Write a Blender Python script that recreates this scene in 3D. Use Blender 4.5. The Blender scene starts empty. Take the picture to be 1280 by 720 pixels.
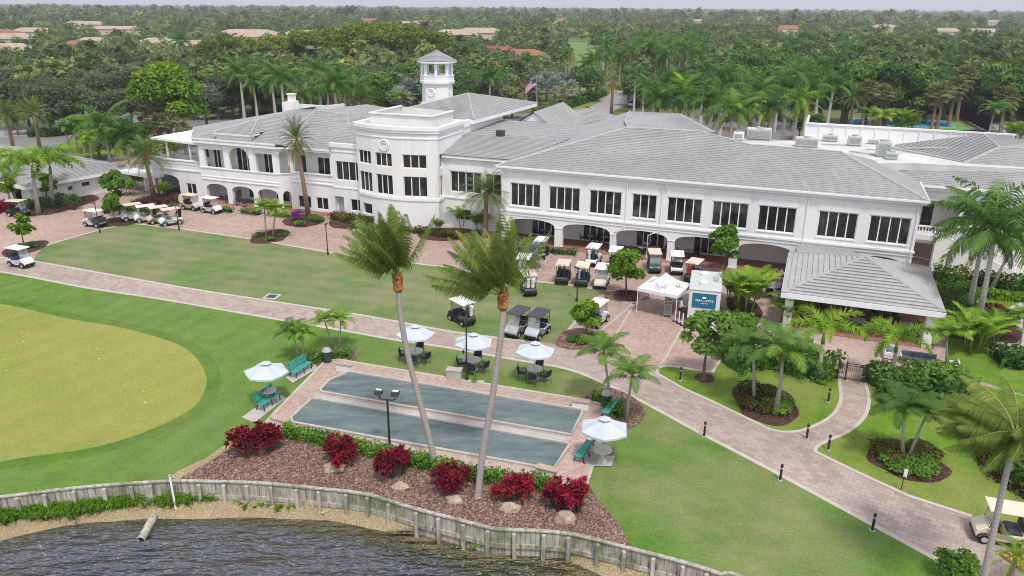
import bpy, bmesh, math, random
import numpy as np
from mathutils import Vector, Matrix, noise
PI = math.pi
R = math.radians
rnd = random.Random(7)
scn = bpy.context.scene
COL = scn.collection
# ------------------------------------------------------------------ camera (drone, 23 m up)
CAM_H, FPX, PITCH, ROLL = 23.0, 965.0, math.atan((360 - 8) / 965.0), R(0.40)
CP, SP, CR, SR = math.cos(PITCH), math.sin(PITCH), math.cos(ROLL), math.sin(ROLL)
def ray(px, py):
    x, y = px - 640.0, py - 360.0
    x, y = CR * x + SR * y, -SR * x + CR * y
    X, U = x / FPX, -y / FPX
    return Vector((X, CP + U * SP, -SP + U * CP))
def at(px, py, z=0.0):
    "survey helper: the world point at height z seen at a pixel of the survey photo"
    r = ray(px, py)
    t = (z - CAM_H) / r.z
    return Vector((r.x * t, r.y * t, z))
def at_y(px, py, Y):
    r = ray(px, py)
    t = Y / r.y
    return Vector((r.x * t, Y, CAM_H + r.z * t))
def pts(*pp, z=0.0):
    return [(lambda q: (q.x, q.y))(at(a, b, z)) for a, b in pp]
cam = bpy.data.objects.new("camera", bpy.data.cameras.new("camera"))
COL.objects.link(cam)
rx = Vector((CR, SR * SP, SR * CP)); ux = Vector((-SR, CR * SP, CR * CP)); bz = rx.cross(ux)
m = Matrix((rx, ux, bz)).transposed().to_4x4(); m.translation = (0, 0, CAM_H)
cam.matrix_world = m
cam.data.sensor_width = 36; cam.data.lens = 36 * FPX / 1280; cam.data.clip_start = 0.5; cam.data.clip_end = 40000
scn.camera = cam
# ------------------------------------------------------------------ objects
def tag(o, label=None, cat=None, group=None, kind=None):
    if label: o["label"] = label
    if cat: o["category"] = cat
    if group: o["group"] = group
    if kind: o["kind"] = kind
    return o
def thing(name, label, cat, loc=(0, 0, 0), rz=0.0, group=None, parent=None):
    o = bpy.data.objects.new(name, None); COL.objects.link(o)
    o.empty_display_size = .2
    o.location = loc; o.rotation_euler = (0, 0, rz)
    return tag(o, label, cat, group)
def link(name, me, parent=None, loc=None, rot=None):
    o = bpy.data.objects.new(name, me); COL.objects.link(o)
    if parent is not None: o.parent = parent
    if loc is not None: o.location = loc
    if rot is not None: o.rotation_euler = rot
    return o
def copy_tree(o, parent=None):
    c = o.copy(); COL.objects.link(c)
    if parent is not None: c.parent = parent
    for ch in list(o.children): copy_tree(ch, c)
    return c
class MB:
    "collects faces; build() links them as ONE mesh object"
    def __init__(s): s.v, s.f, s.m, s.a = [], [], [], []
    def add(s, vs, fs, mi=0, a=0.0):
        n = len(s.v); s.v.extend([tuple(p) for p in vs])
        for f in fs:
            s.f.append(tuple(i + n for i in f)); s.m.append(mi); s.a.append(a)
        return s
    def face(s, vs, mi=0, a=0.0): return s.add(vs, [range(len(vs))], mi, a)
    def box(s, x0, x1, y0, y1, z0, z1, mi=0, rz=0.0, org=None):
        v = [(x, y, z) for z in (z0, z1) for y in (y0, y1) for x in (x0, x1)]
        if rz:
            c, q = math.cos(rz), math.sin(rz); ox, oy = org if org else ((x0 + x1) / 2, (y0 + y1) / 2)
            v = [(ox + (x - ox) * c - (y - oy) * q, oy + (x - ox) * q + (y - oy) * c, z) for x, y, z in v]
        return s.add(v, [(0, 2, 3, 1), (4, 5, 7, 6), (0, 1, 5, 4), (2, 6, 7, 3), (0, 4, 6, 2), (1, 3, 7, 5)], mi)
    def prism(s, poly, z0, z1, mi=0, mside=None):
        n = len(poly); ar = sum(poly[i][0] * poly[(i + 1) % n][1] - poly[(i + 1) % n][0] * poly[i][1] for i in range(n))
        if ar < 0: poly = poly[::-1]
        s.face([(x, y, z1) for x, y in poly], mi)
        s.face([(x, y, z0) for x, y in poly[::-1]], mi)
        for i in range(n):
            a, b = poly[i], poly[(i + 1) % n]
            s.face([(a[0], a[1], z0), (b[0], b[1], z0), (b[0], b[1], z1), (a[0], a[1], z1)], mi if mside is None else mside)
        return s
    def extrude_y(s, prof, y0, y1, mi=0):
        "side profile in x,z pulled along y"
        n = len(prof)
        v = [(x, y0, z) for x, z in prof] + [(x, y1, z) for x, z in prof]
        return s.add(v, [range(n), range(2 * n - 1, n - 1, -1)] + [(i + n, (i + 1) % n + n, (i + 1) % n, i) for i in range(n)], mi)
    def tube(s, pp, rr, n=8, mi=0, cap=True):
        pp = [Vector(p) for p in pp]
        if not hasattr(rr, "__len__"): rr = [rr] * len(pp)
        vs, fs = [], []
        for i, p in enumerate(pp):
            d = (pp[min(i + 1, len(pp) - 1)] - pp[max(i - 1, 0)]).normalized()
            u = d.cross(Vector((0, 0, 1)) if abs(d.z) < .95 else Vector((1, 0, 0))).normalized(); w = u.cross(d)
            for k in range(n):
                t = 2 * PI * k / n; vs.append(p + (u * math.cos(t) + w * math.sin(t)) * rr[i])
        for i in range(len(pp) - 1):
            for k in range(n):
                k2 = (k + 1) % n; fs.append((i * n + k, i * n + k2, (i + 1) * n + k2, (i + 1) * n + k))
        if cap: fs += [tuple(range(n - 1, -1, -1)), tuple(range((len(pp) - 1) * n, len(pp) * n))]
        return s.add(vs, fs, mi)
    def lathe(s, prof, n=12, c=(0, 0, 0), mi=0, ph=0.0):
        vs = [(c[0] + r * math.cos(2 * PI * k / n + ph), c[1] + r * math.sin(2 * PI * k / n + ph), c[2] + z) for r, z in prof for k in range(n)]
        fs = [(i * n + k, i * n + (k + 1) % n, (i + 1) * n + (k + 1) % n, (i + 1) * n + k) for i in range(len(prof) - 1) for k in range(n)]
        fs += [tuple(range(n - 1, -1, -1)), tuple(range((len(prof) - 1) * n, len(prof) * n))]
        return s.add(vs, fs, mi)
    def ring(s, c, rad, r, axis=(0, 0, 1), n=14, k=6, mi=0):
        q = Vector((0, 0, 1)).rotation_difference(Vector(axis)); c = Vector(c)
        vs, fs = [], []
        for i in range(n):
            t = 2 * PI * i / n
            for j in range(k):
                f = 2 * PI * j / k
                vs.append(c + q @ Vector(((rad + r * math.cos(f)) * math.cos(t), (rad + r * math.cos(f)) * math.sin(t), r * math.sin(f))))
        for i in range(n):
            for j in range(k):
                fs.append((i * k + j, (i + 1) % n * k + j, (i + 1) % n * k + (j + 1) % k, i * k + (j + 1) % k))
        return s.add(vs, fs, mi)
    def mesh(s, name, mats, smooth=False, bevel=0.0, seg=2):
        me = bpy.data.meshes.new(name)
        me.from_pydata(s.v, [], s.f)
        if not isinstance(mats, (list, tuple)): mats = [mats]
        for mt in mats: me.materials.append(mt)
        if len(mats) > 1: me.polygons.foreach_set("material_index", s.m)
        if any(s.a):
            at_ = me.attributes.new("tone", "FLOAT", "FACE"); at_.data.foreach_set("value", s.a)
        if bevel:
            bm = bmesh.new(); bm.from_mesh(me)
            bmesh.ops.remove_doubles(bm, verts=bm.verts, dist=1e-5)
            es = [e for e in bm.edges if len(e.link_faces) == 2 and e.calc_face_angle(0) > .5]
            bmesh.ops.bevel(bm, geom=es, offset=bevel, segments=seg, affect="EDGES", profile=.5, clamp_overlap=True)
            bm.to_mesh(me); bm.free()
        if smooth: me.polygons.foreach_set("use_smooth", [True] * len(me.polygons))
        me.update()
        return me
    def build(s, name, mats, parent=None, smooth=False, bevel=0.0, seg=2, loc=None, rot=None):
        return link(name, s.mesh(name, mats, smooth, bevel, seg), parent, loc, rot)
# ------------------------------------------------------------------ materials
MATS = {}
class NT:
    def __init__(s, name):
        s.mat = bpy.data.materials.new(name); s.mat.use_nodes = True
        s.t = s.mat.node_tree; s.b = s.t.nodes["Principled BSDF"]; MATS[name] = s.mat
    def n(s, typ, **kw):
        o = s.t.nodes.new(typ)
        for k, v in kw.items():
            if k.startswith("i_"):
                k = k[2:]; k = int(k) if k.isdigit() else k.replace("_", " ")
                o.inputs[k].default_value = v
            else: setattr(o, k, v)
        return o
    def l(s, a, b): s.t.links.new(a, b)
    def pos(s, obj=False, rot=0.0, scale=(1, 1, 1)):
        if obj: src = s.n("ShaderNodeTexCoord").outputs["Object"]
        else: src = s.n("ShaderNodeNewGeometry").outputs["Position"]
        mp = s.n("ShaderNodeMapping"); mp.inputs["Rotation"].default_value = (0, 0, rot); mp.inputs["Scale"].default_value = scale
        s.l(src, mp.inputs["Vector"]); return mp.outputs["Vector"]
    def noise(s, vec, scale, detail=4, rough=.6):
        o = s.n("ShaderNodeTexNoise"); o.inputs["Scale"].default_value = scale; o.inputs["Detail"].default_value = detail; o.inputs["Roughness"].default_value = rough
        s.l(vec, o.inputs["Vector"]); return o.outputs["Fac"]
    def ramp(s, fac, stops, interp="LINEAR"):
        o = s.n("ShaderNodeValToRGB"); o.color_ramp.interpolation = interp
        el = o.color_ramp.elements
        while len(el) < len(stops): el.new(.5)
        for e, (p, c) in zip(el, stops): e.position = p; e.color = c if len(c) == 4 else (*c, 1)
        s.l(fac, o.inputs["Fac"]); return o.outputs["Color"]
    def mix(s, fac, a, b, mode="MIX"):
        o = s.n("ShaderNodeMix", data_type="RGBA", blend_type=mode)
        for k, x in ((0, fac), (6, a), (7, b)):
            if hasattr(x, "links"): s.l(x, o.inputs[k])
            elif k == 0: o.inputs[k].default_value = x
            else: o.inputs[k].default_value = (*x, 1) if len(x) == 3 else x
        return o.outputs[2]
    def math(s, op, a, b=0.0):
        o = s.n("ShaderNodeMath", operation=op)
        for k, x in ((0, a), (1, b)):
            if hasattr(x, "links"): s.l(x, o.inputs[k])
            else: o.inputs[k].default_value = x
        return o.outputs[0]
    def bump(s, h, strength=.3, dist=.05):
        o = s.n("ShaderNodeBump"); o.inputs["Strength"].default_value = strength; o.inputs["Distance"].default_value = dist
        s.l(h, o.inputs["Height"]); s.l(o.outputs["Normal"], s.b.inputs["Normal"])
    def col(s, c):
        if hasattr(c, "links"): s.l(c, s.b.inputs["Base Color"])
        else: s.b.inputs["Base Color"].default_value = (*c, 1)
    def set(s, rough=.7, spec=.3, metal=0.0):
        s.b.inputs["Roughness"].default_value = rough; s.b.inputs["Specular IOR Level"].default_value = spec; s.b.inputs["Metallic"].default_value = metal
def plain(name, c, rough=.6, spec=.35, metal=0.0, var=.12, sc=3.0, bump=0.0):
    k = NT(name); v = k.pos(obj=True)
    f = k.noise(v, sc, 5)
    k.col(k.ramp(f, [(.3, tuple(x * (1 - var) for x in c)), (.7, tuple(min(1, x * (1 + var)) for x in c))]))
    k.set(rough, spec, metal)
    if bump: k.bump(k.noise(v, sc * 8, 4), bump, .02)
    return k.mat
def grass(name, a, b, dry, stripe=0.0, srot=0.0, sw=1.0, dryamt=.55, patch=.06):
    k = NT(name); v = k.pos()
    big = k.noise(v, patch, 8, .68); mid = k.noise(v, .55, 7, .75); fine = k.noise(v, 9, 3, .7)
    c = k.ramp(mid, [(.36, tuple(x * .9 for x in a)), (.64, b)])
    d = k.ramp(big, [(dryamt - .12, (0, 0, 0)), (dryamt + .14, (1, 1, 1))])
    c = k.mix(d, c, dry)
    c = k.mix(.55, c, k.ramp(fine, [(.3, (.55, .55, .55)), (.7, (1.25, 1.25, 1.2))]), "MULTIPLY")
    if stripe:
        w = k.n("ShaderNodeTexWave", wave_profile="SIN"); w.inputs["Scale"].default_value = sw; w.inputs["Distortion"].default_value = 1.2; w.inputs["Detail Scale"].default_value = .4
        k.l(k.pos(rot=srot), w.inputs["Vector"])
        c = k.mix(stripe, c, k.ramp(w.outputs["Fac"], [(.25, (.72, .78, .72)), (.75, (1.12, 1.1, 1.08))]), "MULTIPLY")
    k.col(c); k.set(.95, .04); k.bump(fine, .5, .06); return k.mat
def pavers(name, cols, rot, w, h, mortar, msize=.012, rough=.8):
    k = NT(name); v = k.pos(rot=rot)
    br = k.n("ShaderNodeTexBrick"); k.l(v, br.inputs["Vector"])
    for nm, val in (("Scale", 1.0), ("Brick Width", w), ("Row Height", h), ("Mortar Size", msize), ("Mortar Smooth", .3), ("Bias", 0.0)): br.inputs[nm].default_value = val
    br.inputs["Color1"].default_value = (0, 0, 0, 1); br.inputs["Color2"].default_value = (1, 1, 1, 1); br.inputs["Mortar"].default_value = (.5, .5, .5, 1)
    vn = k.noise(v, .7, 5, .7)
    q = k.mix(.35, br.outputs["Color"], vn)
    c = k.ramp(q, [(.1, cols[0]), (.4, cols[1]), (.62, cols[2]), (.9, cols[3])])
    c = k.mix(br.outputs["Fac"], c, mortar)
    st = k.noise(v, .11, 6, .65)
    c = k.mix(.8, c, k.ramp(st, [(.3, (.78, .76, .76)), (.65, (1.1, 1.08, 1.07))]), "MULTIPLY")
    k.col(c); k.set(rough, .2)
    k.bump(k.math("SUBTRACT", 1.0, br.outputs["Fac"]), .35, .01); return k.mat
def leafmat(name, lo, hi, tip=None, rough=.55, trans=.33, objvar=.35):
    k = NT(name)
    at_ = k.n("ShaderNodeAttribute", attribute_name="tone")
    oi = k.n("ShaderNodeObjectInfo")
    f = k.math("ADD", k.math("MULTIPLY", at_.outputs["Fac"], 1 - objvar), k.math("MULTIPLY", oi.outputs["Random"], objvar))
    c = k.ramp(f, [(.08, lo), (.75, hi), (.97, tip if tip else tuple(x * 1.15 for x in hi))])
    k.col(c); k.set(max(rough, .6), .07)
    tr = k.n("ShaderNodeBsdfTranslucent"); k.l(k.mix(1.0, c, (1.1, 1.2, .6), "MULTIPLY"), tr.inputs["Color"])
    mx = k.n("ShaderNodeMixShader"); mx.inputs[0].default_value = trans
    out = k.t.nodes["Material Output"]
    k.l(k.b.outputs[0], mx.inputs[1]); k.l(tr.outputs[0], mx.inputs[2]); k.l(mx.outputs[0], out.inputs["Surface"])
    return k.mat
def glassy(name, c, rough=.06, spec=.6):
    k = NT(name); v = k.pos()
    k.col(k.ramp(k.noise(k.pos(scale=(1, 1, .45)), 1.1, 5, .7), [(.35, tuple(x * .45 for x in c)), (.55, c), (.64, tuple(x * 2.6 for x in c)), (.72, tuple(x * 4.5 for x in c))])); k.set(rough, spec)  # paler noise patches in the colour imitate reflections and blinds in the panes
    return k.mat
def stucco(name, c):
    k = NT(name); v = k.pos(); vs = k.pos(scale=(1, 1, .12))
    a = k.noise(vs, .9, 6, .65); b = k.noise(v, .25, 4)
    cc = k.ramp(a, [(.25, tuple(x * .80 for x in c)), (.40, tuple(x * .95 for x in c)), (.55, c)])
    cc = k.mix(.5, cc, k.ramp(b, [(.3, (.93, .93, .92)), (.7, (1.03, 1.03, 1.03))]), "MULTIPLY")
    k.col(cc); k.set(.75, .25); k.bump(k.noise(v, 14, 3), .12, .01); return k.mat
def tile(name, c, rot):
    k = NT(name); v = k.pos(rot=rot)
    br = k.n("ShaderNodeTexBrick"); k.l(v, br.inputs["Vector"])
    for nm, val in (("Scale", 1.0), ("Brick Width", .34), ("Row Height", .36), ("Mortar Size", .004), ("Bias", 0.0)): br.inputs[nm].default_value = val
    br.inputs["Color1"].default_value = (.93, .93, .93, 1); br.inputs["Color2"].default_value = (1.06, 1.06, 1.06, 1); br.inputs["Mortar"].default_value = (.8, .8, .8, 1)
    n1 = k.noise(v, .18, 6, .7); n2 = k.noise(v, 2.2, 4, .7)
    cc = k.ramp(n1, [(.3, tuple(x * .86 for x in c)), (.7, tuple(x * 1.1 for x in c))])
    cc = k.mix(.9, cc, br.outputs["Color"], "MULTIPLY")
    cc = k.mix(.6, cc, k.ramp(n2, [(.3, (.93, .93, .93)), (.7, (1.05, 1.05, 1.05))]), "MULTIPLY")
    k.col(cc); k.set(.8, .2); return k.mat
def mulchmat(name, cols, scale=14.0, bump=.8):
    k = NT(name); v = k.pos()
    vo = k.n("ShaderNodeTexVoronoi"); vo.inputs["Scale"].default_value = scale; k.l(v, vo.inputs["Vector"])
    c = k.ramp(vo.outputs["Color"], [(.15, cols[0]), (.4, cols[1]), (.65, cols[2]), (.92, cols[3])])
    c = k.mix(.6, c, k.ramp(k.noise(v, .5, 5), [(.3, (.75, .75, .75)), (.7, (1.15, 1.12, 1.12))]), "MULTIPLY")
    k.col(c); k.set(.95, .1); k.bump(vo.outputs["Distance"], bump, .05); return k.mat
M = {}
M["lawn_left"] = grass("lawn_left", (.10, .19, .032), (.14, .25, .045), (.165, .22, .075), .2, R(20), .16, .56)
M["lawn_mid"] = grass("lawn_mid", (.125, .195, .06), (.165, .235, .085), (.25, .235, .125), .22, R(-72), .15, .53, .16)
M["lawn_strip"] = grass("lawn_strip", (.075, .14, .022), (.12, .20, .035), (.17, .19, .07), dryamt=.56, patch=.12)
M["lawn_right"] = grass("lawn_right", (.11, .2, .022), (.165, .26, .036), (.24, .26, .08), dryamt=.55, patch=.14)
M["lawn_low"] = grass("lawn_low", (.085, .175, .026), (.125, .225, .042), (.225, .24, .105), dryamt=.5, patch=.13)
M["putting"] = grass("putting", (.225, .268, .056), (.262, .292, .066), (.29, .295, .08), .10, R(30), .12, .5, .05)
M["fairway"] = grass("fairway", (.15, .24, .06), (.18, .27, .08), (.2, .25, .09))
M["scrub"] = grass("scrub", (.07, .115, .03), (.12, .16, .05), (.22, .2, .1), dryamt=.5, patch=.012)
PC = [(.33, .225, .185), (.39, .275, .23), (.45, .335, .28), (.36, .28, .25)]
PG = [(.32, .25, .22), (.37, .295, .255), (.43, .35, .30), (.35, .305, .285)]
M["paver_plaza"] = pavers("paver_plaza", PC, R(21), .3, .2, (.27, .2, .18))
M["paver_path"] = pavers("paver_path", PG, R(33), .5, .33, (.25, .21, .2), .014)
M["paver_court"] = pavers("paver_court", [(.40, .27, .22), (.45, .33, .28), (.5, .39, .34), (.4, .32, .3)], R(17), .3, .2, (.3, .22, .19))
M["paver_terra"] = pavers("paver_terra", [(.25, .12, .085), (.32, .16, .115), (.38, .21, .16), (.3, .15, .115)], R(21), .3, .2, (.15, .08, .06))
M["curb"] = plain("curb_stone", (.47, .42, .37), .85, .2, var=.1, sc=1.5)
M["line"] = plain("stall_line", (.44, .38, .34), .85, .2, var=.1, sc=1.5)
M["concrete"] = plain("concrete", (.42, .39, .36), .85, .2, var=.14, sc=1.2)
M["asphalt"] = plain("asphalt", (.2, .19, .185), .9, .2, var=.15, sc=.25)
M["asphalt2"] = plain("asphalt_pale", (.30, .285, .28), .9, .2, var=.15, sc=.25)
def courtmat():
    k = NT("court_surface"); v = k.pos(rot=R(17), scale=(.3, 1, 1))
    a = k.noise(v, .9, 8, .78); b = k.noise(k.pos(), 12, 3)
    c = k.ramp(a, [(.34, (.075, .105, .105)), (.46, (.118, .15, .15)), (.56, (.15, .182, .178)), (.68, (.26, .28, .265))])
    c = k.mix(.5, c, k.ramp(b, [(.3, (.85, .85, .85)), (.7, (1.1, 1.1, 1.1))]), "MULTIPLY")
    k.col(c); k.set(.8, .25); return k.mat
M["court"] = courtmat()
M["mulch"] = mulchmat("mulch", [(.095, .048, .034), (.155, .088, .066), (.22, .145, .115), (.40, .31, .265)])
M["soil"] = mulchmat("soil", [(.04, .022, .018), (.07, .035, .03), (.1, .055, .045), (.15, .1, .08)])
M["sand"] = mulchmat("shore_sand", [(.2, .16, .05), (.29, .22, .11), (.36, .29, .18), (.5, .44, .34)], 30, .35)
M["stucco"] = stucco("white_stucco", (.80, .79, .78))
M["stucco_warm"] = stucco("warm_stucco", (.74, .73, .70))
M["trim"] = plain("white_trim", (.82, .82, .83), .5, .35, var=.04)
M["tile"] = tile("grey_roof_tile", (.318, .310, .307), R(21.3))
M["tile2"] = tile("pale_roof_tile", (.37, .365, .352), R(21.3))
M["ridge"] = plain("ridge_tile", (.40, .39, .39), .8, .2, var=.15, sc=2)
M["roofflat"] = plain("flat_roof", (.55, .53, .51), .9, .2, var=.18, sc=.35)
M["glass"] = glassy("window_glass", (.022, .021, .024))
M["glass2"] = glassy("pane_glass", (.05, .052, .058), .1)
M["white"] = plain("white_paint", (.80, .80, .80), .35, .4, var=.04)
M["cream"] = plain("cream_paint", (.66, .58, .45), .4, .4, var=.05)
M["pinkish"] = plain("faded_pink_plastic", (.68, .52, .45), .5, .35, var=.06)
M["beige"] = plain("beige_paint", (.60, .53, .42), .4, .4, var=.05)
M["black"] = plain("black_plastic", (.018, .018, .02), .45, .4, var=.1)
M["char"] = plain("charcoal", (.05, .05, .055), .5, .35, var=.1)
M["silver"] = plain("silver_paint", (.52, .52, .55), .3, .5, .3, var=.05)
M["darkgreen"] = plain("dark_green_paint", (.02, .06, .045), .4, .4)
M["blue"] = plain("blue_fabric", (.03, .05, .13), .8, .2)
M["navy"] = plain("navy_mesh", (.022, .028, .05), .7, .25)
M["steel"] = plain("steel", (.45, .45, .46), .35, .5, .6)
M["grey"] = plain("grey_paint", (.35, .36, .36), .5, .35)
M["hvac"] = plain("hvac_grey", (.48, .5, .47), .6, .3, var=.1)
M["bronze"] = plain("dark_bronze", (.035, .028, .024), .5, .4)
M["teal"] = plain("teal_slats", (.045, .33, .27), .5, .35, var=.15, sc=6)
M["canopy"] = plain("umbrella_cloth", (.50, .54, .58), .85, .1, var=.06, sc=2)
M["tent"] = plain("tent_cloth", (.74, .75, .80), .7, .25, var=.05)
M["stonetop"] = plain("stone_table", (.58, .54, .49), .7, .25, var=.12, sc=6)
M["rubber"] = plain("tyre_rubber", (.02, .02, .02), .85, .2)
M["wood"] = plain("brown_wood", (.2, .09, .05), .7, .25, var=.25, sc=4)
M["red"] = plain("red_paint", (.42, .03, .03), .5, .3)
M["signblue"] = plain("teal_blue_panel", (.015, .155, .25), .5, .3, var=.08)
M["skin"] = plain("skin", (.42, .26, .19), .6, .3, var=.05)
M["hair"] = plain("dark_hair", (.02, .015, .012), .7, .3)
M["cloth_white"] = plain("white_cloth", (.7, .7, .72), .9, .1)
M["cloth_dark"] = plain("dark_cloth", (.02, .022, .03), .9, .1)
M["rock"] = plain("coral_rock", (.38, .31, .23), .95, .15, var=.35, sc=3, bump=.6)
M["cushion"] = plain("slate_cushion", (.16, .18, .22), .9, .1)
M["yellow"] = plain("yellow_plastic", (.55, .48, .05), .5, .3)
M["screen"] = plain("windscreen_mesh", (.012, .014, .022), .9, .1)
M["courtblue"] = plain("court_blue", (.035, .21, .40), .8, .2)
M["courtgreen"] = plain("court_green", (.16, .30, .08), .8, .2)
M["terracotta"] = tile("terracotta_tile", (.38, .17, .09), R(10))
M["tan_tile"] = tile("tan_tile", (.50, .40, .31), R(-15))
M["red_tile"] = tile("red_tile", (.36, .10, .09), R(5))
M["house_wall"] = stucco("house_wall", (.62, .50, .42))
M["bark"] = plain("tree_bark", (.13, .105, .085), .95, .1, var=.35, sc=5, bump=.5)
def palmbark(name, a, b, rings=7.0):
    k = NT(name); v = k.pos(obj=True)
    w = k.n("ShaderNodeTexWave", bands_direction="Z", wave_profile="SAW"); w.inputs["Scale"].default_value = rings / 6.28 * 1.6; w.inputs["Distortion"].default_value = 1.5; k.l(v, w.inputs["Vector"])
    n = k.noise(v, 3, 5, .7)
    c = k.mix(n, a, b); c = k.mix(.5, c, k.ramp(w.outputs["Fac"], [(.0, (.45, .43, .42)), (.25, (1.1, 1.1, 1.1))]), "MULTIPLY")
    k.col(c); k.set(.9, .15); k.bump(w.outputs["Fac"], .4, .02); return k.mat
M["palm_grey"] = palmbark("palm_grey_bark", (.27, .24, .215), (.42, .385, .35))
M["palm_brown"] = palmbark("palm_brown_bark", (.19, .12, .08), (.32, .22, .16), 10)
M["palm_white"] = palmbark("palm_white_bark", (.42, .40, .36), (.58, .56, .52), 3)
M["boot"] = plain("palm_boots", (.36, .17, .06), .9, .1, var=.5, sc=7)
M["shaft"] = plain("green_crownshaft", (.13, .24, .045), .5, .3, var=.2)
def weather():
    k = NT("weathered_boards"); v = k.pos(); vs = k.pos(scale=(6, 6, .5))
    a = k.noise(vs, .8, 6, .7); b = k.noise(v, .7, 5, .65)
    c = k.ramp(a, [(.32, (.10, .085, .065)), (.46, (.36, .335, .28)), (.66, (.55, .52, .45))])
    c = k.mix(k.ramp(b, [(.48, (0, 0, 0)), (.66, (.9, .9, .9))]), c, (.17, .185, .11))
    k.col(c); k.set(.9, .15); k.bump(a, .4, .03); return k.mat
M["boards"] = weather()
M["boards_dark"] = plain("dark_timber", (.15, .125, .10), .95, .1, var=.5, sc=5)
# foliage
M["lf_oak"] = leafmat("leaf_oak", (0.050, 0.075, 0.045), (0.170, 0.205, 0.120), (0.250, 0.280, 0.160))
M["lf_ficus"] = leafmat("leaf_ficus", (0.022, 0.062, 0.020), (0.140, 0.245, 0.050), (0.280, 0.380, 0.075))
M["lf_bright"] = leafmat("leaf_bright", (0.040, 0.100, 0.010), (0.220, 0.360, 0.030), (0.340, 0.470, 0.050))
M["lf_poin"] = leafmat("leaf_poinciana", (0.075, 0.115, 0.016), (0.220, 0.290, 0.030), (0.380, 0.430, 0.060))
M["lf_shrub"] = leafmat("leaf_shrub", (0.050, 0.115, 0.022), (0.170, 0.290, 0.055), (0.280, 0.390, 0.090))
M["lf_hedge"] = leafmat("leaf_hedge", (0.045, 0.115, 0.014), (0.150, 0.290, 0.040), (0.240, 0.370, 0.060))
M["lf_far"] = leafmat("leaf_far", (0.055, 0.092, 0.036), (0.190, 0.245, 0.090), (0.370, 0.380, 0.130), objvar=0.0)
M["lf_red"] = leafmat("leaf_red", (0.085, 0.008, 0.014), (0.270, 0.016, 0.034), (0.440, 0.040, 0.080), trans=.15)
M["lf_dusk"] = leafmat("leaf_purple", (.05, .02, .02), (.12, .05, .05), (.2, .08, .06))
M["lf_croton"] = leafmat("leaf_croton", (0.050, 0.050, 0.015), (0.180, 0.170, 0.040), (0.380, 0.240, 0.070))
M["lf_pink"] = leafmat("leaf_bougainvillea", (.16, .02, .16), (.32, .05, .33), (.42, .12, .45))
M["lf_coco"] = leafmat("frond_coconut", (0.075, 0.130, 0.022), (0.210, 0.285, 0.060), (0.420, 0.400, 0.110), rough=.4, objvar=.1)
M["lf_royal"] = leafmat("frond_royal", (0.030, 0.085, 0.022), (0.130, 0.235, 0.045), (0.240, 0.330, 0.060), rough=.4)
M["lf_date"] = leafmat("frond_date", (0.080, 0.120, 0.045), (0.200, 0.255, 0.085), (0.300, 0.330, 0.120), rough=.45)
M["lf_fox"] = leafmat("frond_foxtail", (0.080, 0.170, 0.020), (0.250, 0.380, 0.045), (0.400, 0.500, 0.060), rough=.4, objvar=.15)
M["lf_sabal"] = leafmat("frond_sabal", (0.120, 0.125, 0.060), (0.270, 0.270, 0.130), (0.400, 0.360, 0.180), rough=.5)
M["lf_dead"] = leafmat("frond_dead", (.14, .08, .02), (.30, .18, .04), (.36, .25, .09), rough=.7)
M["lf_silver"] = leafmat("frond_silver", (0.190, 0.235, 0.245), (0.370, 0.420, 0.440), (0.500, 0.540, 0.550), rough=.5)
M["lf_weed"] = leafmat("leaf_weed", (.07, .17, .012), (.17, .34, .03), (.28, .44, .06), objvar=.1)
M["lf_dry"] = leafmat("frond_dry", (.14, .11, .07), (.26, .21, .13), (.34, .29, .2), rough=.7)
M["collar"] = grass("collar", (.075, .165, .025), (.11, .215, .035), (.2, .21, .08), .15, R(20), .16, .6)
# ------------------------------------------------------------------ world, sun
wd = bpy.data.worlds.new("World"); scn.world = wd; wd.use_nodes = True
nt = wd.node_tree; bg = nt.nodes["Background"]
SUN_EL, SUN_AZ = R(62), R(163)          # azimuth measured clockwise from +Y (into the picture); sun behind the camera, a little right
sky = nt.nodes.new("ShaderNodeTexSky"); sky.sky_type = "NISHITA"; sky.sun_disc = False
sky.sun_elevation = SUN_EL; sky.sun_rotation = SUN_AZ; sky.dust_density = 3.0; sky.air_density = 1.0; sky.ozone_density = 2.0; sky.altitude = 0
ov = nt.nodes.new("ShaderNodeMix"); ov.data_type = "RGBA"; ov.inputs[0].default_value = .72
ov.inputs[7].default_value = (8.0, 8.2, 9.1, 1)     # thin even overcast over the clear sky
nt.links.new(sky.outputs[0], ov.inputs[6]); nt.links.new(ov.outputs[2], bg.inputs["Color"])
bg.inputs["Strength"].default_value = .096
sl = bpy.data.lights.new("sun", "SUN"); sl.energy = 2.1; sl.angle = R(9); sl.color = (1, .965, .91)
so = bpy.data.objects.new("sun", sl); COL.objects.link(so)
sd = Vector((math.sin(SUN_AZ) * math.cos(SUN_EL), math.cos(SUN_AZ) * math.cos(SUN_EL), math.sin(SUN_EL)))
so.rotation_euler = sd.to_track_quat("Z", "Y").to_euler(); so.location = (0, 0, 200)
scn.view_settings.view_transform = "Standard"; scn.view_settings.look = "None"; scn.view_settings.exposure = .47; scn.view_settings.gamma = 1
scn.view_settings.use_curve_mapping = False
scn.cycles.max_bounces = 6; scn.cycles.diffuse_bounces = 3; scn.cycles.glossy_bounces = 3; scn.cycles.transmission_bounces = 4; scn.cycles.transparent_max_bounces = 6
scn.cycles.pixel_filter_type = 'BLACKMAN_HARRIS'; scn.cycles.filter_width = 1.0; scn.cycles.use_denoising = True; scn.cycles.sample_clamp_direct = 4.0; scn.cycles.sample_clamp_indirect = 4.0
scn.cycles.volume_bounces = 0; scn.cycles.use_adaptive_sampling = True
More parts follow.
